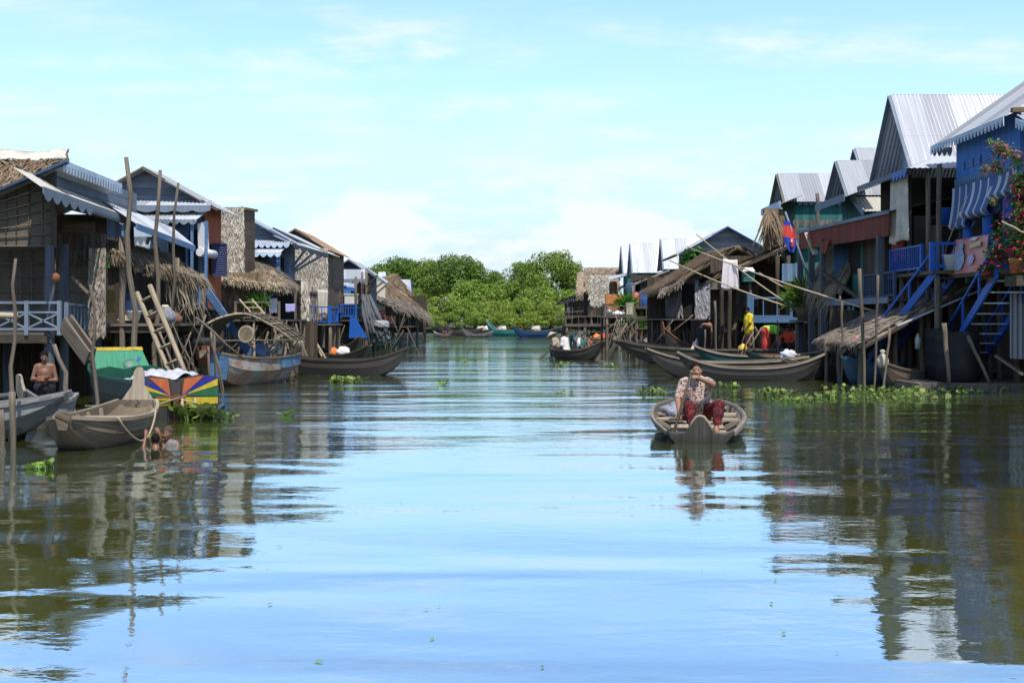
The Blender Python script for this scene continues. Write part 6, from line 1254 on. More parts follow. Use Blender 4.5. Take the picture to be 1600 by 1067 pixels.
def canoe(lb, A, B, beam=.85, free=.38, rb=.4, rs=.25, mo=HULLK, mi=HULLB, **k):
    kw = dict(thwarts=3, ribs=3, we=(.08, .10), pw=2.0, kb=.9); kw.update(k); return Boat('canoe', lb, A, B, beam, free, rb, rs, mo, mi, BG, **kw)
def PW(px, Y): return (X(px, Y), Y)
c1 = canoe('long black canoe with a raised bow in front of the bamboo ladder', PW(638, 35.2), PW(436, 35.6), .95, .47, .40, .25, HULLK, WOODD, thwarts=4)
c2 = canoe('dark canoe carrying an orange and white bundle', PW(577, 43), PW(500, 47), .9, .35, .42, .2); p_ = c2.top(-.1, 0); solo('striped_bundle', MB().lump(p_+V((.1, 0, .06)), (.28, .24, .24), 18, 12, .15), CLOTHW, 'white bundle with an orange end lying in the dark canoe', 'bundle'); solo('orange_sack', MB().ball(p_+V((-.30, 0, .05)), (.2, .2, .22), 10, 8, None, .05), plain('sack_orange', (.62, .17, .03), .7, .2), 'orange sack beside the white bundle in the dark canoe', 'sack')
canoe('dark canoe with an upturned bow under the bamboo balcony ladder', PW(563, 52), PW(520, 56), .9, .4, .55, .3)
canoe('dark green canoe with a turned-up bow below the fishing net', PW(627, 68), PW(556, 70), 1., .42, .50, .3, HULLT, HULLT)
canoe('black canoe just behind the dark green one', PW(588, 73), PW(545, 74), .9, .45, .5, .3)
canoe('pale weathered boat by the thatched hut, nearer of two', PW(635, 104), PW(612, 100), 1.3, .8, .2, .2, HULLP, HULLB, we=(.3, .3)); canoe('grey boat beside the pale weathered one at the thatched hut', PW(658, 108), PW(634, 105), 1.3, .8, .2, .2, HULLG, HULLB, we=(.3, .3))
canoe('black canoe with a high bow crossing before the trees', PW(681, 125), PW(755, 128), 1.3, .55, 1.0, .3, HULLK, HULLB); canoe('white canoe with a small paddler before the trees', PW(678, 113), PW(706, 112), .9, .30, .3, .3, HULLP, HULLP, thwarts=1, ribs=0)
canoe('grey-green canoe with a raised pale bow before the trees', PW(720, 112), PW(772, 114), 1., .35, .75, .3, HULLG, HULLB); canoe('turquoise boat with a high pale bow before the trees', PW(760, 124), PW(815, 121), 1.2, .6, 1.2, .2, surf('turquoise_hull', (.03, .22, .22), (.06, .32, .30), wet=.08, plank=.3, var=.16), HULLI)
canoe('deep blue canoe with a brown bow before the trees', PW(801, 111), PW(866, 113), 1.1, .6, .55, .25, surf('deep_blue_hull', (.012, .05, .13), (.025, .085, .20), wet=.08, plank=.3, var=.16), HULLB); canoe('grey boat loaded with pale sacks before the trees', PW(775, 132), PW(845, 131), 1.3, .5, .6, .3, HULLK, HULLB)
for i, (px, Y) in enumerate(((752, 129), (759, 129), (838, 131), (785, 131.4))): solo('sack', MB().lump((X(px, Y), Y, .65), (.5, .4, .35)), TARP, ('pale sack heaped in the black canoe before the trees', 'second pale sack by the turquoise bow', 'pale sack in the grey loaded boat, its outer end', 'pale sack behind the turquoise boat')[i], 'sack')
canoe('teal boat with a tall teal bow board by the open dark shelter', PW(944, 82), PW(890, 85), 1.2, .5, 1.0, .3, surf('teal_hull', (.02, .13, .14), (.04, .20, .20), wet=.08, plank=.3, var=.16), HULLB); canoe('long brown boat holding orange cloths below the pale leaf wall', PW(962, 77), PW(905, 78), 1.2, .45, .4, .3, HULLB, HULLI)
for px, m, lb in ((934, plain('cloth_orange', (.6, .2, .06), .8, .3), 'orange cloth heap in the long brown boat'), (947, plain('cloth_red', (.55, .08, .05), .8, .3), 'red cloth heap in the long brown boat')): solo('cloth_heap', MB().lump((X(px, 77.5), 77.5, .5), (.4, .3, .25)), m, lb, 'cloth')
canoe('pale grey canoe moored by the pier post, bow outward', PW(955, 66), PW(990, 68), 1., .42, .5, .3, HULLG, HULLI); canoe('pale canoe beside the grey one at the pier post', PW(978, 62), PW(1015, 65), .9, .4, .5, .3, HULLP, HULLI); canoe('weathered canoe under the slatted pier, half hidden by the big dark boat', PW(1000, 53), PW(1055, 54), 1.1, .55, .2, .2, HULLG, HULLI)
B1 = canoe('big dark flat-sided boat on which the bending man stands', PW(961, 45.4), PW(1290, 42.4), 1.25, .58, .36, .1, surf('grey_black_hull', (.030, .027, .023), (.10, .09, .078), (24, .9), wet=.08, plank=.3, var=.16), HULLB, thwarts=3, ribs=6, we=(.12, .3)); B1.prow(1, .12, .16, .1, HULLI, .5)
B1.deck(-.95, .35, DECK, .18, 'deck', 10)
tp = canoe('boat with a very tall reddish prow behind the big dark boat', PW(1037, 47.3), PW(1155, 48.4), 1.0, .6, .80, .2, HULLK, RUST); tp.prow(1, .30, .12, .08, RUST, .25)
B2 = canoe('dark teal boat with a rust-red prow beside the big dark boat', PW(1086, 38.8), PW(1278, 38.2), 1.05, .50, .32, .15, HULLT, HULLI); B2.prow(1, .16, .2, .14, RUST, .5); 
B4 = canoe('short dark boat with a rust-red prow and a striped cloth inside', PW(1166, 36.6), PW(1282, 36.4), .95, .48, .26, .15, HULLK, HULLT); B4.prow(1, .16, .16, .12, RUST, .3)
p_ = B4.top(-.15, 0); solo('striped_cloth', MB().lump(p_+V((0, 0, .08)), (.26, .15, .17), 18, 12, .3), plain('white_blue_cloth', (.5, .52, .62), .9, .3, 30, (.75, .74, .74)), 'white and blue striped cloth lying in the short dark boat', 'cloth'); solo('red_board', MB().bar(B4.top(.55, 0)+V((0, 0, .05)), B4.top(.15, .2)+V((0, 0, .10)), .5, .04), RUST, 'rust-red board lying across the short dark boat', 'board')
B3 = canoe('grey canoe with a high pointed bow, the farther of the two nested canoes', PW(1010, 34.0), PW(1262, 35.0), .95, .44, .42, .15, surf('slate_hull', (.042, .038, .034), (.125, .115, .105), (24, .9), wet=.08, plank=.3, var=.16), HULLI, thwarts=4, ribs=6)
B3b = canoe('slim dark canoe with pale gunwales, the nearer of the two nested canoes', PW(1058, 32.6), PW(1288, 32.0), .9, .36, .44, .40, HULLK, HULLI, thwarts=5, ribs=7, rim=HULLI); canoe('dark canoe end poking out by the posts of the thatched lean-to', PW(1296, 32.6), PW(1225, 33.6), .8, .45, .3, .1)
b5 = canoe('worn blue boat under the edge of the thatched lean-to', PW(1320, 30.0), PW(1412, 32), 1.0, .52, .22, .1, HULLU, BLUED); b6 = canoe('brown boat with blue remnants beside the plank raft', PW(1376, 28.6), PW(1470, 29.9), .95, .42, .25, .1, surf('blue_brown_hull', (.045, .07, .09), (.12, .13, .12), (22, .9), wear=(.14, .09, .055), wearat=.48, wet=.08, plank=.3, var=.16), HULLB)
c = P(1379, 566, 28.6); solo('tied_sack', MB().lathe((c.x, c.y, c.z), [(.10, -.14), (.16, -.05), (.15, .08), (.07, .19), (.035, .22), (.075, .27), (.05, .31), (.01, .32)], 12), plain('dirty_white_sack', (.40, .36, .28), .8, .35, 14), 'dirty white sack with a tied top at the bow of the brown-blue boat', 'sack')
solo('yellow_jug', MB().lathe(B1.top(-.24, 0)+V((0, -.1, -.16)), [(.15, 0), (.17, .04), (.17, .26), (.08, .33), (.04, .38)], 12), plain('yellow_plastic', (.62, .46, .06), .5, .15), 'yellow plastic jug on the deck by the yellow-shirted boy', 'jug')
solo('grey_crate', MB().box(B1.top(-.58, -.4)+V((0, 0, .02)), (.75, .4, .36), -.3), WOODD, 'dark wooden crate on the deck of the big dark boat', 'crate')
solo('white_hood', MB().add([B1.top(.16, -.2), B1.top(.24, .3), B1.top(.19, .6), B1.top(.19, 0)+V((0, 0, .42))], [(0, 1, 3), (1, 2, 3), (2, 0, 3), (2, 1, 0)]), CLOTHW, 'small white cloth peak beside the bending bare-backed man', 'cloth')

# ================================================================= PEOPLE
def place(base, f, sc, L):
    f = V((f[0], f[1], 0)).normalized(); rt = f.cross(V((0, 0, 1))); base = V(base)
    return {k: base+(rt*v[0]+f*v[1]+V((0, 0, v[2])))*sc for k, v in L.items()}
def mirror(L):
    o = dict(L)
    for k, v in L.items():
        if k.endswith('r') and k[:-1]+'l' not in L and k not in ('er_',): o[k[:-1]+'l'] = (-v[0], v[1], v[2])
    return o
def stand(base, f, sc=1., bend=0., ov=None, hb=0.):
    c, s_ = cos(bend), sin(bend); up = lambda r, fw, u: (r, fw*c+u*s_, .92+u*c-fw*s_)
    L = {'pelvis': (0, 0, .95), 'chest': up(0, .01, .33), 'neck': up(0, .01, .53), 'head': up(0, .05+hb, .69), 'sr': up(.175, 0, .47), 'er': up(.22, -.02, .20), 'wr': up(.22, .08, -.05), 'hr': (.09, 0, .92), 'kr': (.10, .03, .49), 'ar': (.10, 0, .08)}
    L = mirror(L); L.update(ov or {}); return place(base, f, sc, L)
def sit(base, f, sc=1., lean=0., ov=None, low=.0):
    c, s_ = cos(lean), sin(lean); up = lambda r, fw, u: (r, fw*c+u*s_, .10+u*c-fw*s_)
    L = {'pelvis': (0, 0, .12), 'chest': up(0, .01, .38), 'neck': up(0, .01, .57), 'head': up(0, .05, .72), 'sr': up(.175, 0, .51), 'er': up(.22, .06, .26), 'wr': up(.17, .27, .18), 'hr': (.10, 0, .09), 'kr': (.14, .38, .22), 'ar': (.12, .36, -.18+low)}
    L = mirror(L); L.update(ov or {}); return place(base, f, sc, L)
# --- woman paddling
wb = Boat('sampan', 'small grey wooden sampan paddled by the woman in the flowered blouse', (2.60, 15.72), (3.12, 19.4), 1.36, .29, -.14, .06, surf('grey_brown_hull', (.10, .088, .07), (.26, .23, .19), (24, .9), stain=.45, wet=.08, plank=.3, var=.16), surf('grey_boat_interior', (.11, .095, .075), (.32, .275, .22), (22, .9), stain=.5), BG, thwarts=0, ribs=8, we=(.44, .36), pw=3.2, kb=.45, n=30, draft=.06, cat='sampan')
for q in (-.75, -.2, .28): wb.thwart(q, HULLI, .07, .26)
wb.T.p('floor_board', MB().bar(wb.w(-.8, 0, .05), wb.w(.85, 0, .05), .8, .03, (0, 0, 1)), HULLI)
WETSHADE = surf('shaded_wet_bow_board', (.035, .032, .027), (.12, .11, .09), (24, .9), wet=.04)  # the bow board's shade is put into its base colour, over a wet band
fr_ = [(-.29, -.06), (.29, -.06), (.40, .06), (.46, .18), (.34, .12), (.17, .15), (.10, .29), (.05, .355), (0, .37), (-.05, .355), (-.10, .29), (-.17, .15), (-.34, .12), (-.46, .18), (-.40, .06)]
wb.T.p('bow_board', MB().poly([wb.w(1.0, y, z)-wb.d*(-.02-.12*z) for y, z in fr_], .05) if wb.n.x > 0 else MB().poly([wb.w(1.0, y, z)+wb.d*(.02+.12*z) for y, z in fr_[::-1]], .05), WETSHADE)
wb.T.p('bow_board_cap', MB().tube([wb.w(1.0, y, z+.01)+wb.d*(.0+.12*z) for y, z in ((-.17, .15), (-.10, .29), (-.05, .355), (0, .37), (.05, .355), (.10, .29), (.17, .15))], .022, 6), HULLI)
def spots(name, base, cols, sc=11., th=.30):
    q = NT(name); ob = q.obj(); v = q.n('ShaderNodeTexVoronoi'); v.inputs['Scale'].default_value = sc; q.l(ob, v.inputs[0]); n_ = q.noise(ob, (1, 1, 1), sc*2.5, 4, .6)
    cr = q.n('ShaderNodeSeparateColor'); q.l(v.outputs['Color'], cr.inputs[0]); c_ = q.mix(q.map(cr.outputs[0], .45, .5), cols[0], cols[1]); m_ = q.map(q.math('ADD', v.outputs['Distance'], q.math('MULTIPLY', n_, .35)), th+.13, th+.19, 1, 0)
    return q.bsdf(q.mix(m_, base, c_), .9, n_, .25, .01)
wm_ = Person('person', 'woman in a flowered cream blouse and red patterned trousers paddling toward the viewer', dict(head=(2.688, 16.60, .962), neck=(2.715, 16.72, .835), chest=(2.72, 16.80, .66), pelvis=(2.74, 16.90, .36), sl=(2.895, 16.74, .765), sr=(2.525, 16.74, .765), el=(2.895, 16.48, .775), wl=(2.655, 16.30, .875), er=(2.425, 16.64, .53), wr=(2.405, 16.36, .36), hl=(2.85, 16.86, .34), hr=(2.63, 16.86, .34), kl=(2.985, 16.40, .47), kr=(2.555, 16.38, .46), al=(2.925, 16.30, .14), ar=(2.57, 16.28, .14)), (-.08, -1, -.02), SKIN, 1.0, .008,
    hands={'l': ((-.95, -.1, .12), (-.1, .55, -.75), 1.15), 'r': ((-.05, -.45, -.85), (-.65, -.55, .2), 1.1)}, hairspec='bun', fat=1.12, base=(2.72, 16.8, .1))
J = wm_.J; wm_.wear('blouse', ['torso', 'ual', 'uar'], spots('flowered_cotton', (.44, .355, .28), ((.05, .04, .09), (.27, .07, .07)), 28., .44), .024, .05, [(J['pelvis']+V((-.13, -.06, .0)), J['pelvis']+V((.13, -.06, .0)), .15, .15), (J['chest']+V((-.07, -.05, .0)), J['chest']+V((.07, -.05, .0)), .13, .13), (J['chest']+V((0, -.03, -.12)), J['pelvis']+V((0, -.05, .1)), .17, .18)], {'ual': .75, 'uar': .8}, cut=[((0, 0, .28), (0, 0, 1)), ((2.715, 16.62, .845), (0, .35, -.94))], h=.010)
wm_.wear('trousers', ['thl', 'thr', 'shl', 'shr'], spots('red_batik', (.20, .016, .015), ((.015, .010, .014), (.05, .012, .015)), 30., .58), .020, .05, [(J['hl'], J['hr'], .14, .14)], cut=[((0, 0, .21), (0, 0, 1))], h=.010)
pd = T('paddle', 'dark wooden paddle held across her body by the woman in the sampan', 'paddle', (2.3, 15.9, 0)); pa, pz = V((2.565, 16.26, .955)), V((2.17, 15.80, -.12)); pd.p('shaft', MB().tube([pa, pz], [.019, .022], 8), WOODD); pc = pa.lerp(pz, .72); wdir = (pz-pa).cross(V((0, 1, .3))).normalized()
pd.p('blade', MB().poly([pc-wdir*.02, pc.lerp(pz, .35)-wdir*.055, pz-wdir*.065, pz+wdir*.065, pc.lerp(pz, .35)+wdir*.055, pc+wdir*.02], .02), WOODD); pd.p('grip', MB().ball(pa, .032, 8, 6), HULLB)
c = wb.w(-.25, -.35 if wb.n.x > 0 else .35, .22); solo('cloth_bundle', MB().lump(c, (.22, .25, .15), 18, 12, .25), plain('grey_checked_cloth', (.22, .22, .26), .9, .5, 22), 'grey checked bundle lying behind the woman in her sampan', 'bundle')

KHAKI = plain('khaki_cloth', (.34, .30, .16), .95, .2); OLIVE = plain('olive_shirt', (.17, .17, .10), .9, .25, 7); BLACKC = plain('black_cloth', (.018, .017, .020), .9, .3); WHITES = plain('white_shirt', (.66, .62, .58), .9, .12, 5)
boy = Person('person', 'bare-chested boy standing with folded arms behind the grey square-ended boat', stand((-7.35, 17.9, .0), (.25, -1), .70, .05, {'er': (.25, .06, 1.10), 'wr': (-.03, .20, 1.14), 'el': (-.25, .06, 1.08), 'wl': (.03, .22, 1.08)}), (.35, -1, -.45), SKIND, .70, .012); boy.wear('shorts', ['thl', 'thr'], BLACKC, .025, .05, [(boy.J['hl'], boy.J['hr'], .10, .10)], {'thl': .7, 'thr': .7})
k1 = Person('person', 'shaven-headed child in the water beside the brown sampan, one hand at the face', {k: v for k, v in stand((X(264, 15.55), 15.55, -1.0), (-.2, -1), .72, .0, {'er': (.24, .16, 1.20), 'wr': (.06, .20, 1.48), 'el': (-.24, .10, 1.22), 'wl': (-.30, .26, 1.15)}).items()}, (-.35, -1, -.15), SKIND, .74, .010, hairspec='crop', hair=plain('cropped_hair', (.06, .04, .03), .8, .3, 60), base=(X(264, 15.55), 15.55, 0)); k1.wear('vest', ['torso'], plain('wet_grey_shirt', (.16, .13, .115), .6, .25, 9), .012, .03, cut=[((0, 0, .27), (0, 0, -1))])
k2 = Person('person', 'dark-haired child in the water holding the side of the brown sampan', stand((X(244, 15.2), 15.25, -1.0), (-.6, .7), .68, .1, {'er': (.22, .16, 1.42), 'wr': (.14, .24, 1.70), 'el': (-.22, .16, 1.42), 'wl': (-.12, .28, 1.68)}), (-.6, .7, .1), SKIND, .70, .012, base=(X(236, 15.2), 15.25, 0))
man = Person('person', 'man in an olive shirt and white cap bending beside the covered boat', stand((X(463, 34.2), 34.2, .05), (-1, -.15), .98, .75, {'er': (.20, .52, 1.08), 'wr': (.14, .72, .90), 'el': (-.2, .52, 1.1), 'wl': (-.14, .70, .92)}), (-1, -.1, -.5), SKIND, .98, .016, hairspec=None); man.wear('shirt', ['torso', 'ual', 'uar', 'fal', 'far'], OLIVE, .022, .05, None or [], {'fal': .8, 'far': .8}); man.wear('trousers', ['thl', 'thr', 'shl', 'shr'], plain('brown_trousers', (.075, .062, .05), .9, .25), .024, .05, [(man.J['hl'], man.J['hr'], .12, .12)]); hd = man.J['head']; man.T.p('cap', MB().ball(hd+man.up*.05, (.115, .115, .085), 12, 8).ball(hd+man.up*.05+man.f*.10, (.09, .09, .02), 10, 6), plain('cap_white', (.55, .52, .45), .9, .15))
yb_ = Person('person', 'boy in a bright yellow shirt standing on the big dark boat', stand(V(B1.top(-.30, -.2))+V((0, 0, -.16)), (-.9, -.35), 1.02, .03, {'er': (.20, .06, 1.13), 'wr': (.16, .18, .92), 'el': (-.20, .10, 1.13), 'wl': (-.12, .22, .93)}), (-1, -.25, -.45), SKIND, .93, .016); yb_.wear('shirt', ['torso', 'ual', 'uar'], plain('yellow_shirt', (.68, .50, .02), .85, .12, 6), .030, .05, [(yb_.J['pelvis']+V((0, 0, -.12)), yb_.J['chest'], .17, .15)], {'ual': .85, 'uar': .85}); yb_.wear('shorts', ['thl', 'thr'], plain('brown_shorts', (.16, .08, .05), .9, .2), .022, .05, [(yb_.J['hl'], yb_.J['hr'], .11, .11)], {'thl': .55, 'thr': .55})
bm = Person('person', 'bare-backed man in dark trousers bending right over on the big dark boat', stand(V(B1.top(.14, 0))+V((0, 0, -.16)), (.55, .8), 1.0, 1.2, {'er': (.20, .47, .62), 'wr': (.16, .52, .36), 'el': (-.2, .45, .62), 'wl': (-.16, .50, .34)}), (.7, -.2, -.8), SKIN, .95, .016); bm.wear('trousers', ['thl', 'thr', 'shl', 'shr'], BLACKC, .026, .05, [(bm.J['hl'], bm.J['hr'], .125, .125)], {'shl': .6, 'shr': .6})
gr = Person('person', 'stooping person in a lime-green top and red skirt on the big dark boat', stand(V(B1.top(-.46, 0))+V((0, 0, -.16)), (1, -.2), .92, 1.35, {'er': (.20, .42, .80), 'wr': (.15, .50, .55), 'el': (-.2, .42, .80), 'wl': (-.15, .52, .56)}), (.8, -.2, -.7), SKIND, .92, .016); gr.wear('top', ['torso', 'ual', 'uar'], plain('lime_cloth', (.26, .55, .06), .85, .2, 8), .03, .06, [(gr.J['pelvis'], gr.J['chest'], .18, .17)], {'ual': .8, 'uar': .8}); gr.wear('skirt', ['thl', 'thr', 'shl', 'shr'], plain('red_skirt', (.62, .06, .05), .85, .15, 8), .05, .12, [(gr.J['hl'], gr.J['hr'], .135, .135), (gr.J['hl'].lerp(gr.J['hr'], .5), gr.J['al'].lerp(gr.J['ar'], .5)+V((0, 0, .1)), .14, .16)])
rs = Person('person', 'seated person with dark hair and red-orange sleeves on the big dark boat', sit(V(B1.top(-.68, .1))+V((0, 0, -.02)), (-.55, -.8), .98, .28, {'er': (.34, .20, .38), 'wr': (.22, .42, .26), 'el': (-.34, .20, .38), 'wl': (-.20, .44, .26)}), (-.3, -.9, -.6), SKIND, .98, .016); rs.wear('jacket', ['torso', 'ual', 'uar', 'fal', 'far'], plain('red_orange_cloth', (.66, .07, .03), .85, .15, 8), .022, .05, (), {'fal': .85, 'far': .85}); rs.wear('trousers', ['thl', 'thr', 'shl', 'shr'], BLACKC, .024, .05, [(rs.J['hl'], rs.J['hr'], .12, .12)])
ps = Person('person', 'dark-clothed person with a pink headscarf sitting in the worn blue boat', sit((X(1343, 30.5), 30.6, .42), (-.3, -1), .9, .25), (-.3, -1, -.3), SKIND, .9, .016, hairspec=None); ps.wear('jacket', ['torso', 'ual', 'uar', 'fal', 'far'], BLACKC, .024, .05); ps.wear('trousers', ['thl', 'thr', 'shl', 'shr'], BLACKC, .024, .05, [(ps.J['hl'], ps.J['hr'], .12, .12)]); ps.T.p('headscarf', blob([('e', ps.J['head']+ps.up*.02-ps.f*.03, (.115, .115, .125), None)], .015, .02), plain('pink_scarf', (.55, .16, .22), .9, .2))
# --- canoe with four people
pc_ = canoe('dark canoe crossing the water with four people aboard', PW(941, 48.6), PW(858, 50.6), 1.05, .40, .42, .10, HULLK, HULLB, thwarts=3, ribs=0)
def seat(q, f=0.): return V(pc_.top(q, f))+V((0, 0, -.12))
a1 = Person('person', 'paddler in a pale conical hat at the back of the crossing canoe', sit(seat(-.62, .15), (-.8, .5), .95, .5, {'er': (.28, .34, .34), 'wr': (.18, .52, .20)}), (-.8, .3, -.5), SKIND, .95, .02, hairspec=None); a1.wear('shirt', ['torso', 'ual', 'uar', 'fal', 'far'], plain('tan_shirt', (.33, .26, .2), .9, .2), .024, .05); a1.wear('trousers', ['thl', 'thr', 'shl', 'shr'], BLACKC, .024, .05, [(a1.J['hl'], a1.J['hr'], .12, .12)]); h_ = a1.J['head']; a1.T.p('conical_hat', MB().lathe(h_+a1.up*.02, [(.30, 0), (.29, .01), (.15, .10), (.02, .20), (.0, .205)], 18, a1.up), plain('pale_straw', (.5, .42, .31), .9, .2, 20))
a2 = Person('person', 'paddler in a white shirt with a dark head, seated second in the crossing canoe', sit(seat(-.30, -.1), (-.74, .60), .95, .22, {'er': (.3, .22, .32), 'wr': (.26, .42, .14)}), (-.74, .45, -.2), SKIND, .95, .02); a2.wear('shirt', ['torso', 'ual', 'uar', 'fal', 'far'], WHITES, .026, .05); a2.wear('trousers', ['thl', 'thr', 'shl', 'shr'], plain('brown_trousers', (.075, .062, .05)), .024, .05, [(a2.J['hl'], a2.J['hr'], .12, .12)])
a3 = Person('person', 'passenger in a teal shirt and white scarf in the middle of the crossing canoe', sit(seat(.22, 0), (.74, -.67), .85, .1), (.5, -1, 0), SKIND, .85, .02); a3.wear('shirt', ['torso', 'ual', 'uar'], plain('teal_shirt', (.05, .17, .15), .9, .2), .024, .05); a3.wear('trousers', ['thl', 'thr', 'shl', 'shr'], BLACKC, .024, .05, [(a3.J['hl'], a3.J['hr'], .12, .12)]); a3.T.p('scarf', MB().tube([a3.J['neck']+V((-.12, -.08, .06)), a3.J['chest']+V((-.14, -.16, 0)), a3.J['pelvis']+V((-.16, -.16, .05))], [.06, .09, .05], 8), WHITES)
a4 = Person('person', 'bare-shouldered boy seated at the bow of the crossing canoe', sit(seat(.52, 0), (.74, -.67), .75, .15), (-.4, -1, 0), SKIN, .75, .02); a4.wear('shorts', ['thl', 'thr'], BLACKC, .024, .05, [(a4.J['hl'], a4.J['hr'], .12, .12)])
pw_ = T('paddle', 'dark paddle dipping behind the crossing canoe', 'paddle', (X(848, 49.5), 49.5, 0)); pw_.p('shaft', MB().tube([P(872, 536, 49.6), P(846, 559, 49)], .022, 6), WOODD); pw_.p('blade', MB().bar(P(852, 553, 49.15), P(843, 562, 48.9), .14, .03), WOODD)
hb2 = canoe('moored boat showing its tall grey prow beyond the crossing canoe', (X(906, 53), 52.6), (X(915, 57), 57), 1., .45, .45, .2, HULLG, HULLI); hb2.prow(1, .35, .36, .10, HULLG, .1)
for i, (px, py, Y, lb, m) in enumerate(((697, 514, 112.4, 'tiny paddler in dark clothes in the white canoe before the trees', BLACKC), (891, 492, 93, 'small figure in a pale top under the open dark shelter', WHITES), (915, 490, 92.5, 'small figure in a violet top sitting at the edge of the open dark shelter', plain('violet_cloth', (.2, .17, .36), .9, .2)))):
    z = .35 if i == 0 else Z(495, 90)+.1; q = Person('person', lb, sit((X(px, Y), Y, z), (-.5 if i != 2 else -1, -1), 1., .1), (-.5, -1, 0), SKIND, 1., .035); q.wear('top', ['torso', 'ual', 'uar'], m, .03, .05)

# ================================================================= FLOATING PLANTS
random.seed(33)
HYA = leafmat('hyacinth_leaf', (.06, .115, .02), (.27, .38, .08), (.20, .22, .07), tr=.3); HYY = leafmat('yellow_green_weed', (.13, .24, .03), (.34, .50, .10), tr=.4)
def hyac(mb, x, y, n, rad, sz, tall=.28):
    for i in range(n):
        a = rnd(0, 2*pi); r = rad*math.sqrt(rnd(0, 1)); bx, by = x+cos(a)*r, y+sin(a)*r*.7; a2 = rnd(0, 2*pi); tl_ = rnd(.15, 1)*tall*.55; o = V((cos(a2), sin(a2), 0)); top = V((bx, by, 0))+o*tl_*.5+V((0, 0, tl_)); mb.tube([(bx, by, -.03), V((bx, by, 0))+o*tl_*.2+V((0, 0, tl_*.6)), top], [.008, .006, .005], 4, False)
        s_ = sz*rnd(.6, 1.25); d = (o*rnd(.4, 1)+V((0, 0, rnd(.1, .9)))).normalized(); sd = d.cross(V((-o.y, o.x, 0)).cross(d)).normalized() if False else V((-o.y, o.x, rnd(-.3, .3))).normalized(); nn = sd.cross(d); b_ = len(mb.v)
        vs = [top-d*s_*.1]+[top+d*s_*(.45+.55*-cos(t_))*.9+sd*s_*.5*sin(t_)+nn*.12*s_*abs(sin(t_)) for t_ in (pi*.25, pi*.5, pi*.75, pi, pi*1.25, pi*1.5, pi*1.75)]
        mb.add(vs, [tuple(range(8))])
hl = 'floating clumps of water hyacinth'
for px, py, n, rad, sz, tall, lb in ((312, 655, 60, .40, .17, .42, 'lush water hyacinth clump with big leaves at the sunburst stern'), (345, 655, 30, .22, .1, .15, 'low water hyacinth clump just beyond the big-leaved one'), (543, 597, 70, .45, .12, .22, 'leafy water hyacinth clump floating below the black canoe'), (688, 602, 16, .3, .1, .12, 'tiny water hyacinth clump alone in midstream'), (68, 732, 14, .14, .09, .12, 'small green sprig floating below the grey boat'), (449, 648, 10, .16, .09, .12, 'small floating sprig between the painted boat and midstream'),
        (1018, 615, 40, .38, .11, .2, 'water hyacinth clump left of the paddling woman'), (1092, 606, 18, .3, .1, .15, 'water hyacinth tuft behind the paddling woman'), (1140, 606, 26, .3, .1, .18, 'water hyacinth clump between the woman and the nested canoes'), (1210, 618, 80, .5, .11, .22, 'spreading water hyacinth clump beside the larger mat'), (1250, 628, 40, .55, .1, .16, 'low water hyacinth clump in front of the spreading one'), (882, 572, 22, .35, .12, .2, 'small water hyacinth clump under the crossing canoe'), (955, 574, 24, .4, .12, .18, 'small water hyacinth clump off the bow of the big dark boat'), (730, 566, 12, .3, .1, .15, 'faint hyacinth tuft in midstream near the far boats'), (880, 615, 10, .25, .08, .1, 'small hyacinth tuft drifting in open water'), (1047, 566, 40, .4, .15, .3, 'green hyacinth tuft between the bows of the nested canoes'), (480, 563, 40, .4, .12, .2, 'green weed tuft between the bamboo ladder and the covered boat')):
    y = WY(py); g = MB(); hyac(g, X(px, y), y, n, rad, sz, tall); solo('water_hyacinth', g, HYA if n > 20 else HYY, lb, 'plant', hl)
g = MB()
for px, py, n, rad in ((1345, 622, 70, 1.0), (1390, 615, 46, 1.), (1430, 614, 40, .9), (1475, 612, 26, .8), (1330, 610, 22, .8), (1520, 615, 16, .6), (1575, 613, 16, .6), (1405, 630, 16, .5), (1450, 624, 22, .6), (1300, 625, 14, .6)): y = WY(py); hyac(g, X(px, y), y, n, rad, .11, .2)
solo('hyacinth_mat', g, HYA, 'broad mat of floating water hyacinth in front of the plank raft', 'floating weeds', None, 'stuff')
def tangle(lb, p0, p1, q0, q1, Y0, Y1, n):
    g = MB()
    for i in range(n):
        Y = rnd(Y0, Y1); a = P(rnd(p0, p1), rnd(q0, q1), Y); b = a+V((rnd(-1.1, 1.1), rnd(-.4, .4), -rnd(.8, 2.2))); g.pole(a, b, rnd(.012, .035), .03, 5, 3)
    solo('stick_tangle', g, WOOD, lb, 'sticks', None, 'stuff')
tangle('tangle of leaning sticks and stakes under the straw-roofed lean-to', 215, 335, 470, 545, 25.6, 27.8, 18); tangle('tangle of thin sticks under the thatched hut with the tower', 385, 470, 500, 530, 36, 37, 22)
tangle('tangle of sticks in front of the huts beside the fishing net', 505, 640, 490, 518, 54, 66, 26); tangle('tangle of thin fence sticks below the grey palm-leaf hut', 960, 1130, 490, 520, 48, 58, 60); tangle('tangle of stakes below the blue railing and the potted palm', 1160, 1290, 500, 530, 42.5, 43.8, 26)
g = MB()
for i in range(55):
    px, py = rnd(250, 1330), 560+500*rnd(0, 1)**2.2; y = WY(py); x = X(px, y); a = rnd(0, pi); s_ = rnd(.01, .035)*(1+y*.02); g.add([(x+s_*cos(a), y+s_*sin(a), .008), (x-s_*.4*sin(a), y+s_*.4*cos(a), .010), (x-s_*cos(a), y-s_*sin(a), .008), (x+s_*.4*sin(a), y-s_*.4*cos(a), .010)], [(0, 1, 2, 3)])
solo('floating_debris', g, HYY, 'scattered leaf bits floating on the open water', 'debris', None, 'stuff')

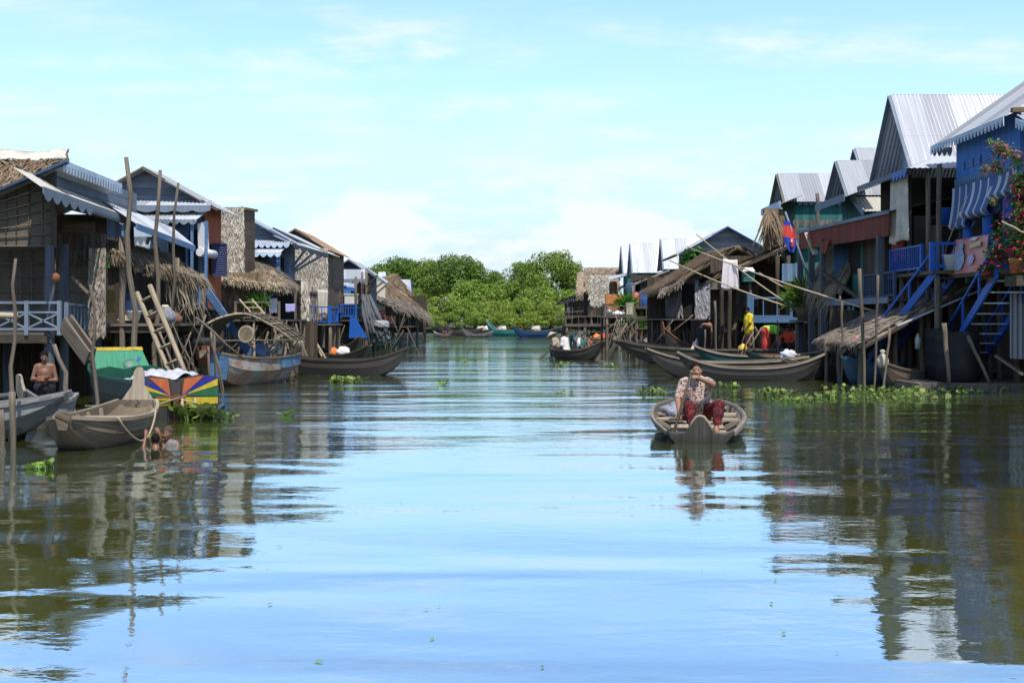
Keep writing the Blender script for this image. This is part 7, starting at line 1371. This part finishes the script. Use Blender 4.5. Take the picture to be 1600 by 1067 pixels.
# ================================================================= TREES
def crown_mesh(name, seed, n, lobes, leaf, m, low=.0):
    random.seed(seed); g = MB(); L = []
    for i in range(lobes):
        a = rnd(0, 2*pi); el = rnd(-.25, 1); r = (1-.55*max(el, 0)**2)*rnd(.45, .72); L.append((V((cos(a)*r, sin(a)*r, el*.62+.1)), rnd(.18, .34)))
    L.append((V((0, 0, .2)), .6))
    for i in range(n):
        c, r = random.choice(L); d = V((rnd(-1, 1), rnd(-1, 1), rnd(-.75, 1))).normalized(); p = c+d*r*(1-.35*rnd(0, 1)**2.5)*rnd(.93, 1.08)
        nn = (d+V((rnd(-1, 1), rnd(-1, 1), rnd(-.4, 1)))*.75).normalized(); u = nn.cross(V((rnd(-1, 1), rnd(-1, 1), rnd(-1, 1)))).normalized(); v = nn.cross(u); s_ = leaf*rnd(.55, 1.35)
        g.add([p-u*s_, p-v*s_*.55, p+u*s_, p+v*s_*.55], [(0, 1, 2, 3)])
    me = g.build(name, m); d = me.data; bpy.data.objects.remove(me); return d
TD = [leafmat('dark_tree_leaf', (.055, .105, .016), (.20, .31, .05), (.11, .17, .026), .35), leafmat('mid_tree_leaf', (.08, .135, .018), (.26, .37, .06), (.14, .21, .03), .4), leafmat('light_bush_leaf', (.095, .18, .024), (.32, .44, .07), (.19, .27, .045), .4), leafmat('yellow_bush_leaf', (.14, .215, .028), (.36, .46, .08), (.20, .24, .05), .4)]
CM = {(k, i): crown_mesh('crown', 40+k*7+i, (9000, 9000, 6500, 6500)[k], (34, 34, 26, 26)[k], (.034, .034, .040, .040)[k], TD[k]) for k in range(4) for i in range(2)}
tk_ = MB(); random.seed(3); tk_.tube([(0, 0, -1), (.04, .02, -.5), (-.03, 0, 0), (.02, .03, .35)], [.085, .06, .05, .03], 8)
for i in range(6): a = i*1.05; tk_.tube([(0, 0, -.35+.09*i), (cos(a)*.25, sin(a)*.25, -.1+.08*i), (cos(a)*.5, sin(a)*.5, .1+.06*i)], [.04, .025, .012], 5)
tko = tk_.build('trunk', WOODD); TKM = tko.data; bpy.data.objects.remove(tko)
def tree(lb, px, ytop, hw, Y, kind, var, ybot=None, name='tree', grp='trees on the far bank', rx=None):
    zt = Z(ytop, Y); zb = .3 if ybot is None else Z(ybot, Y); rw = hw*Y/F; hz = (zt-zb)/2 if ybot is not None else (zt-zb)*.5
    c = (X(px, Y), Y, zb+(zt-zb)*.5); t_ = T(name, lb, 'tree' if name == 'tree' else 'bush', (c[0], c[1], .2), grp)
    for nm, d, s_ in (('crown', CM[kind, var], (rw*1.28, rw*1.1, hz/.92)), ('trunk', TKM, (rw*.8, rw*.8, c[2]))):
        o = bpy.data.objects.new(nm, d); C.objects.link(o); o.parent = t_.o; o.location = (0, 0, c[2]-.2-(hz*(.08 if name == 'tree' else .20) if nm == 'crown' else 0)); o.scale = s_; o.rotation_euler = (0, 0, random.uniform(0, 6))
for lb, px, yt, hw, Y, k, v, yb in (('dark spreading tree nearest the left bank houses', 634, 396, 52, 168, 0, 0, 508), ('dense dark tree right of the spreading one, rounded crown', 716, 394, 50, 162, 0, 1, 508), ('large rounded tree by the right bank shelter, tallest of the grove', 862, 390, 48, 155, 1, 0, 508), ('smaller rounded tree leaning on the tallest tree of the grove', 818, 404, 34, 157, 1, 1, 508), ('low distant tree in the dip between the two high crowns', 775, 418, 34, 186, 0, 0, 508), ('dark tree behind the white-roofed houses', 596, 408, 32, 172, 0, 1, 508), ('dark tree filling in behind the dense rounded one', 680, 402, 34, 176, 0, 0, 508), ('broad tree joining the two dark left-hand crowns', 660, 401, 42, 171, 1, 1, 508), ('slim tree at the edge of the pale leaf-walled house', 896, 408, 22, 160, 1, 0, 508), ('dark tree low behind the right bank roofs', 930, 430, 30, 170, 0, 1, 508)):
    tree(lb, px, yt, hw, Y, k, v, yb)
random.seed(8)
bs_ = [('light green bush rising in the middle of the grove', 742, 428, 46, 154, 2, 0), ('light bush right of the middle one', 795, 432, 40, 156, 2, 1), ('tall light bush under the tallest tree', 843, 440, 40, 150, 2, 0), ('bright bush at the right end of the grove', 882, 446, 34, 148, 2, 1), ('yellowish bush standing at the water by the thatched shelter', 690, 456, 34, 146, 3, 0), ('bright yellow-green bush at the left end of the grove', 652, 462, 26, 148, 3, 1), ('grey-green bush behind the far canoes', 725, 462, 36, 147, 2, 0), ('yellow-green bush low in the centre of the grove', 772, 466, 36, 146, 3, 1), ('fresh green bush behind the blue canoe', 815, 464, 34, 146, 2, 1), ('wide bright bush beside the open shelter', 858, 466, 36, 145, 3, 0), ('low bush at the waterline behind the turquoise boat', 750, 484, 30, 144, 2, 0), ('low bush at the waterline behind the blue canoe', 835, 484, 32, 144, 3, 1), ('low bush at the waterline behind the black canoe', 700, 486, 30, 144, 2, 1), ('low bush at the waterline beside the shelter', 880, 482, 26, 143, 2, 0), ('low bush at the water by the last thatched shelter', 665, 484, 24, 144, 3, 0), ('low yellowish bush in the centre by the water', 790, 486, 30, 144, 3, 1), ('dark bush left behind the thatched huts', 615, 452, 40, 160, 1, 0), ('bush just right of the white-roofed houses', 640, 440, 34, 158, 1, 1)]
for lb, px, yt, hw, Y, k, v in bs_: tree(lb, px, yt, hw, Y, k, v, 522, 'bush', 'bushes on the far bank')
# scrub added to block the bright horizon behind both rows of houses
def scrub(lb, xf, y0, y1, n, zt):
    random.seed(n); g = MB()
    for i in range(n):
        y = y0+(y1-y0)*rnd(0, 1)**.9; x = xf(y)+rnd(-1.6, 1.6); z = zt*(.55+.45*sin(y*.7)*sin(y*.23+1))*rnd(0, 1)**.6; p = V((x, y, z)); nn = V((rnd(-1, 1), rnd(-1, 1), rnd(-.3, 1))).normalized(); u = nn.cross(V((rnd(-1, 1), rnd(-1, 1), rnd(-1, 1)))).normalized(); v = nn.cross(u); s_ = rnd(.16, .4); g.add([p-u*s_, p-v*s_*.5, p+u*s_, p+v*s_*.5], [(0, 1, 2, 3)])
    solo('added_scrub', g, TD[1], lb, 'scrub', None, 'stuff')
scrub('added band of flooded scrub hiding the horizon behind the left row of houses', lambda y: -17-.0*y if y < 60 else -15-(y-60)*.03, 26, 140, 9000, 2.6); scrub('added band of flooded scrub hiding the horizon behind the right row of houses', lambda y: 19 if y < 60 else 19-(y-60)*.05, 28, 140, 9000, 2.6)
for o in bpy.data.objects:
    if '_b' in o: del o['_b']
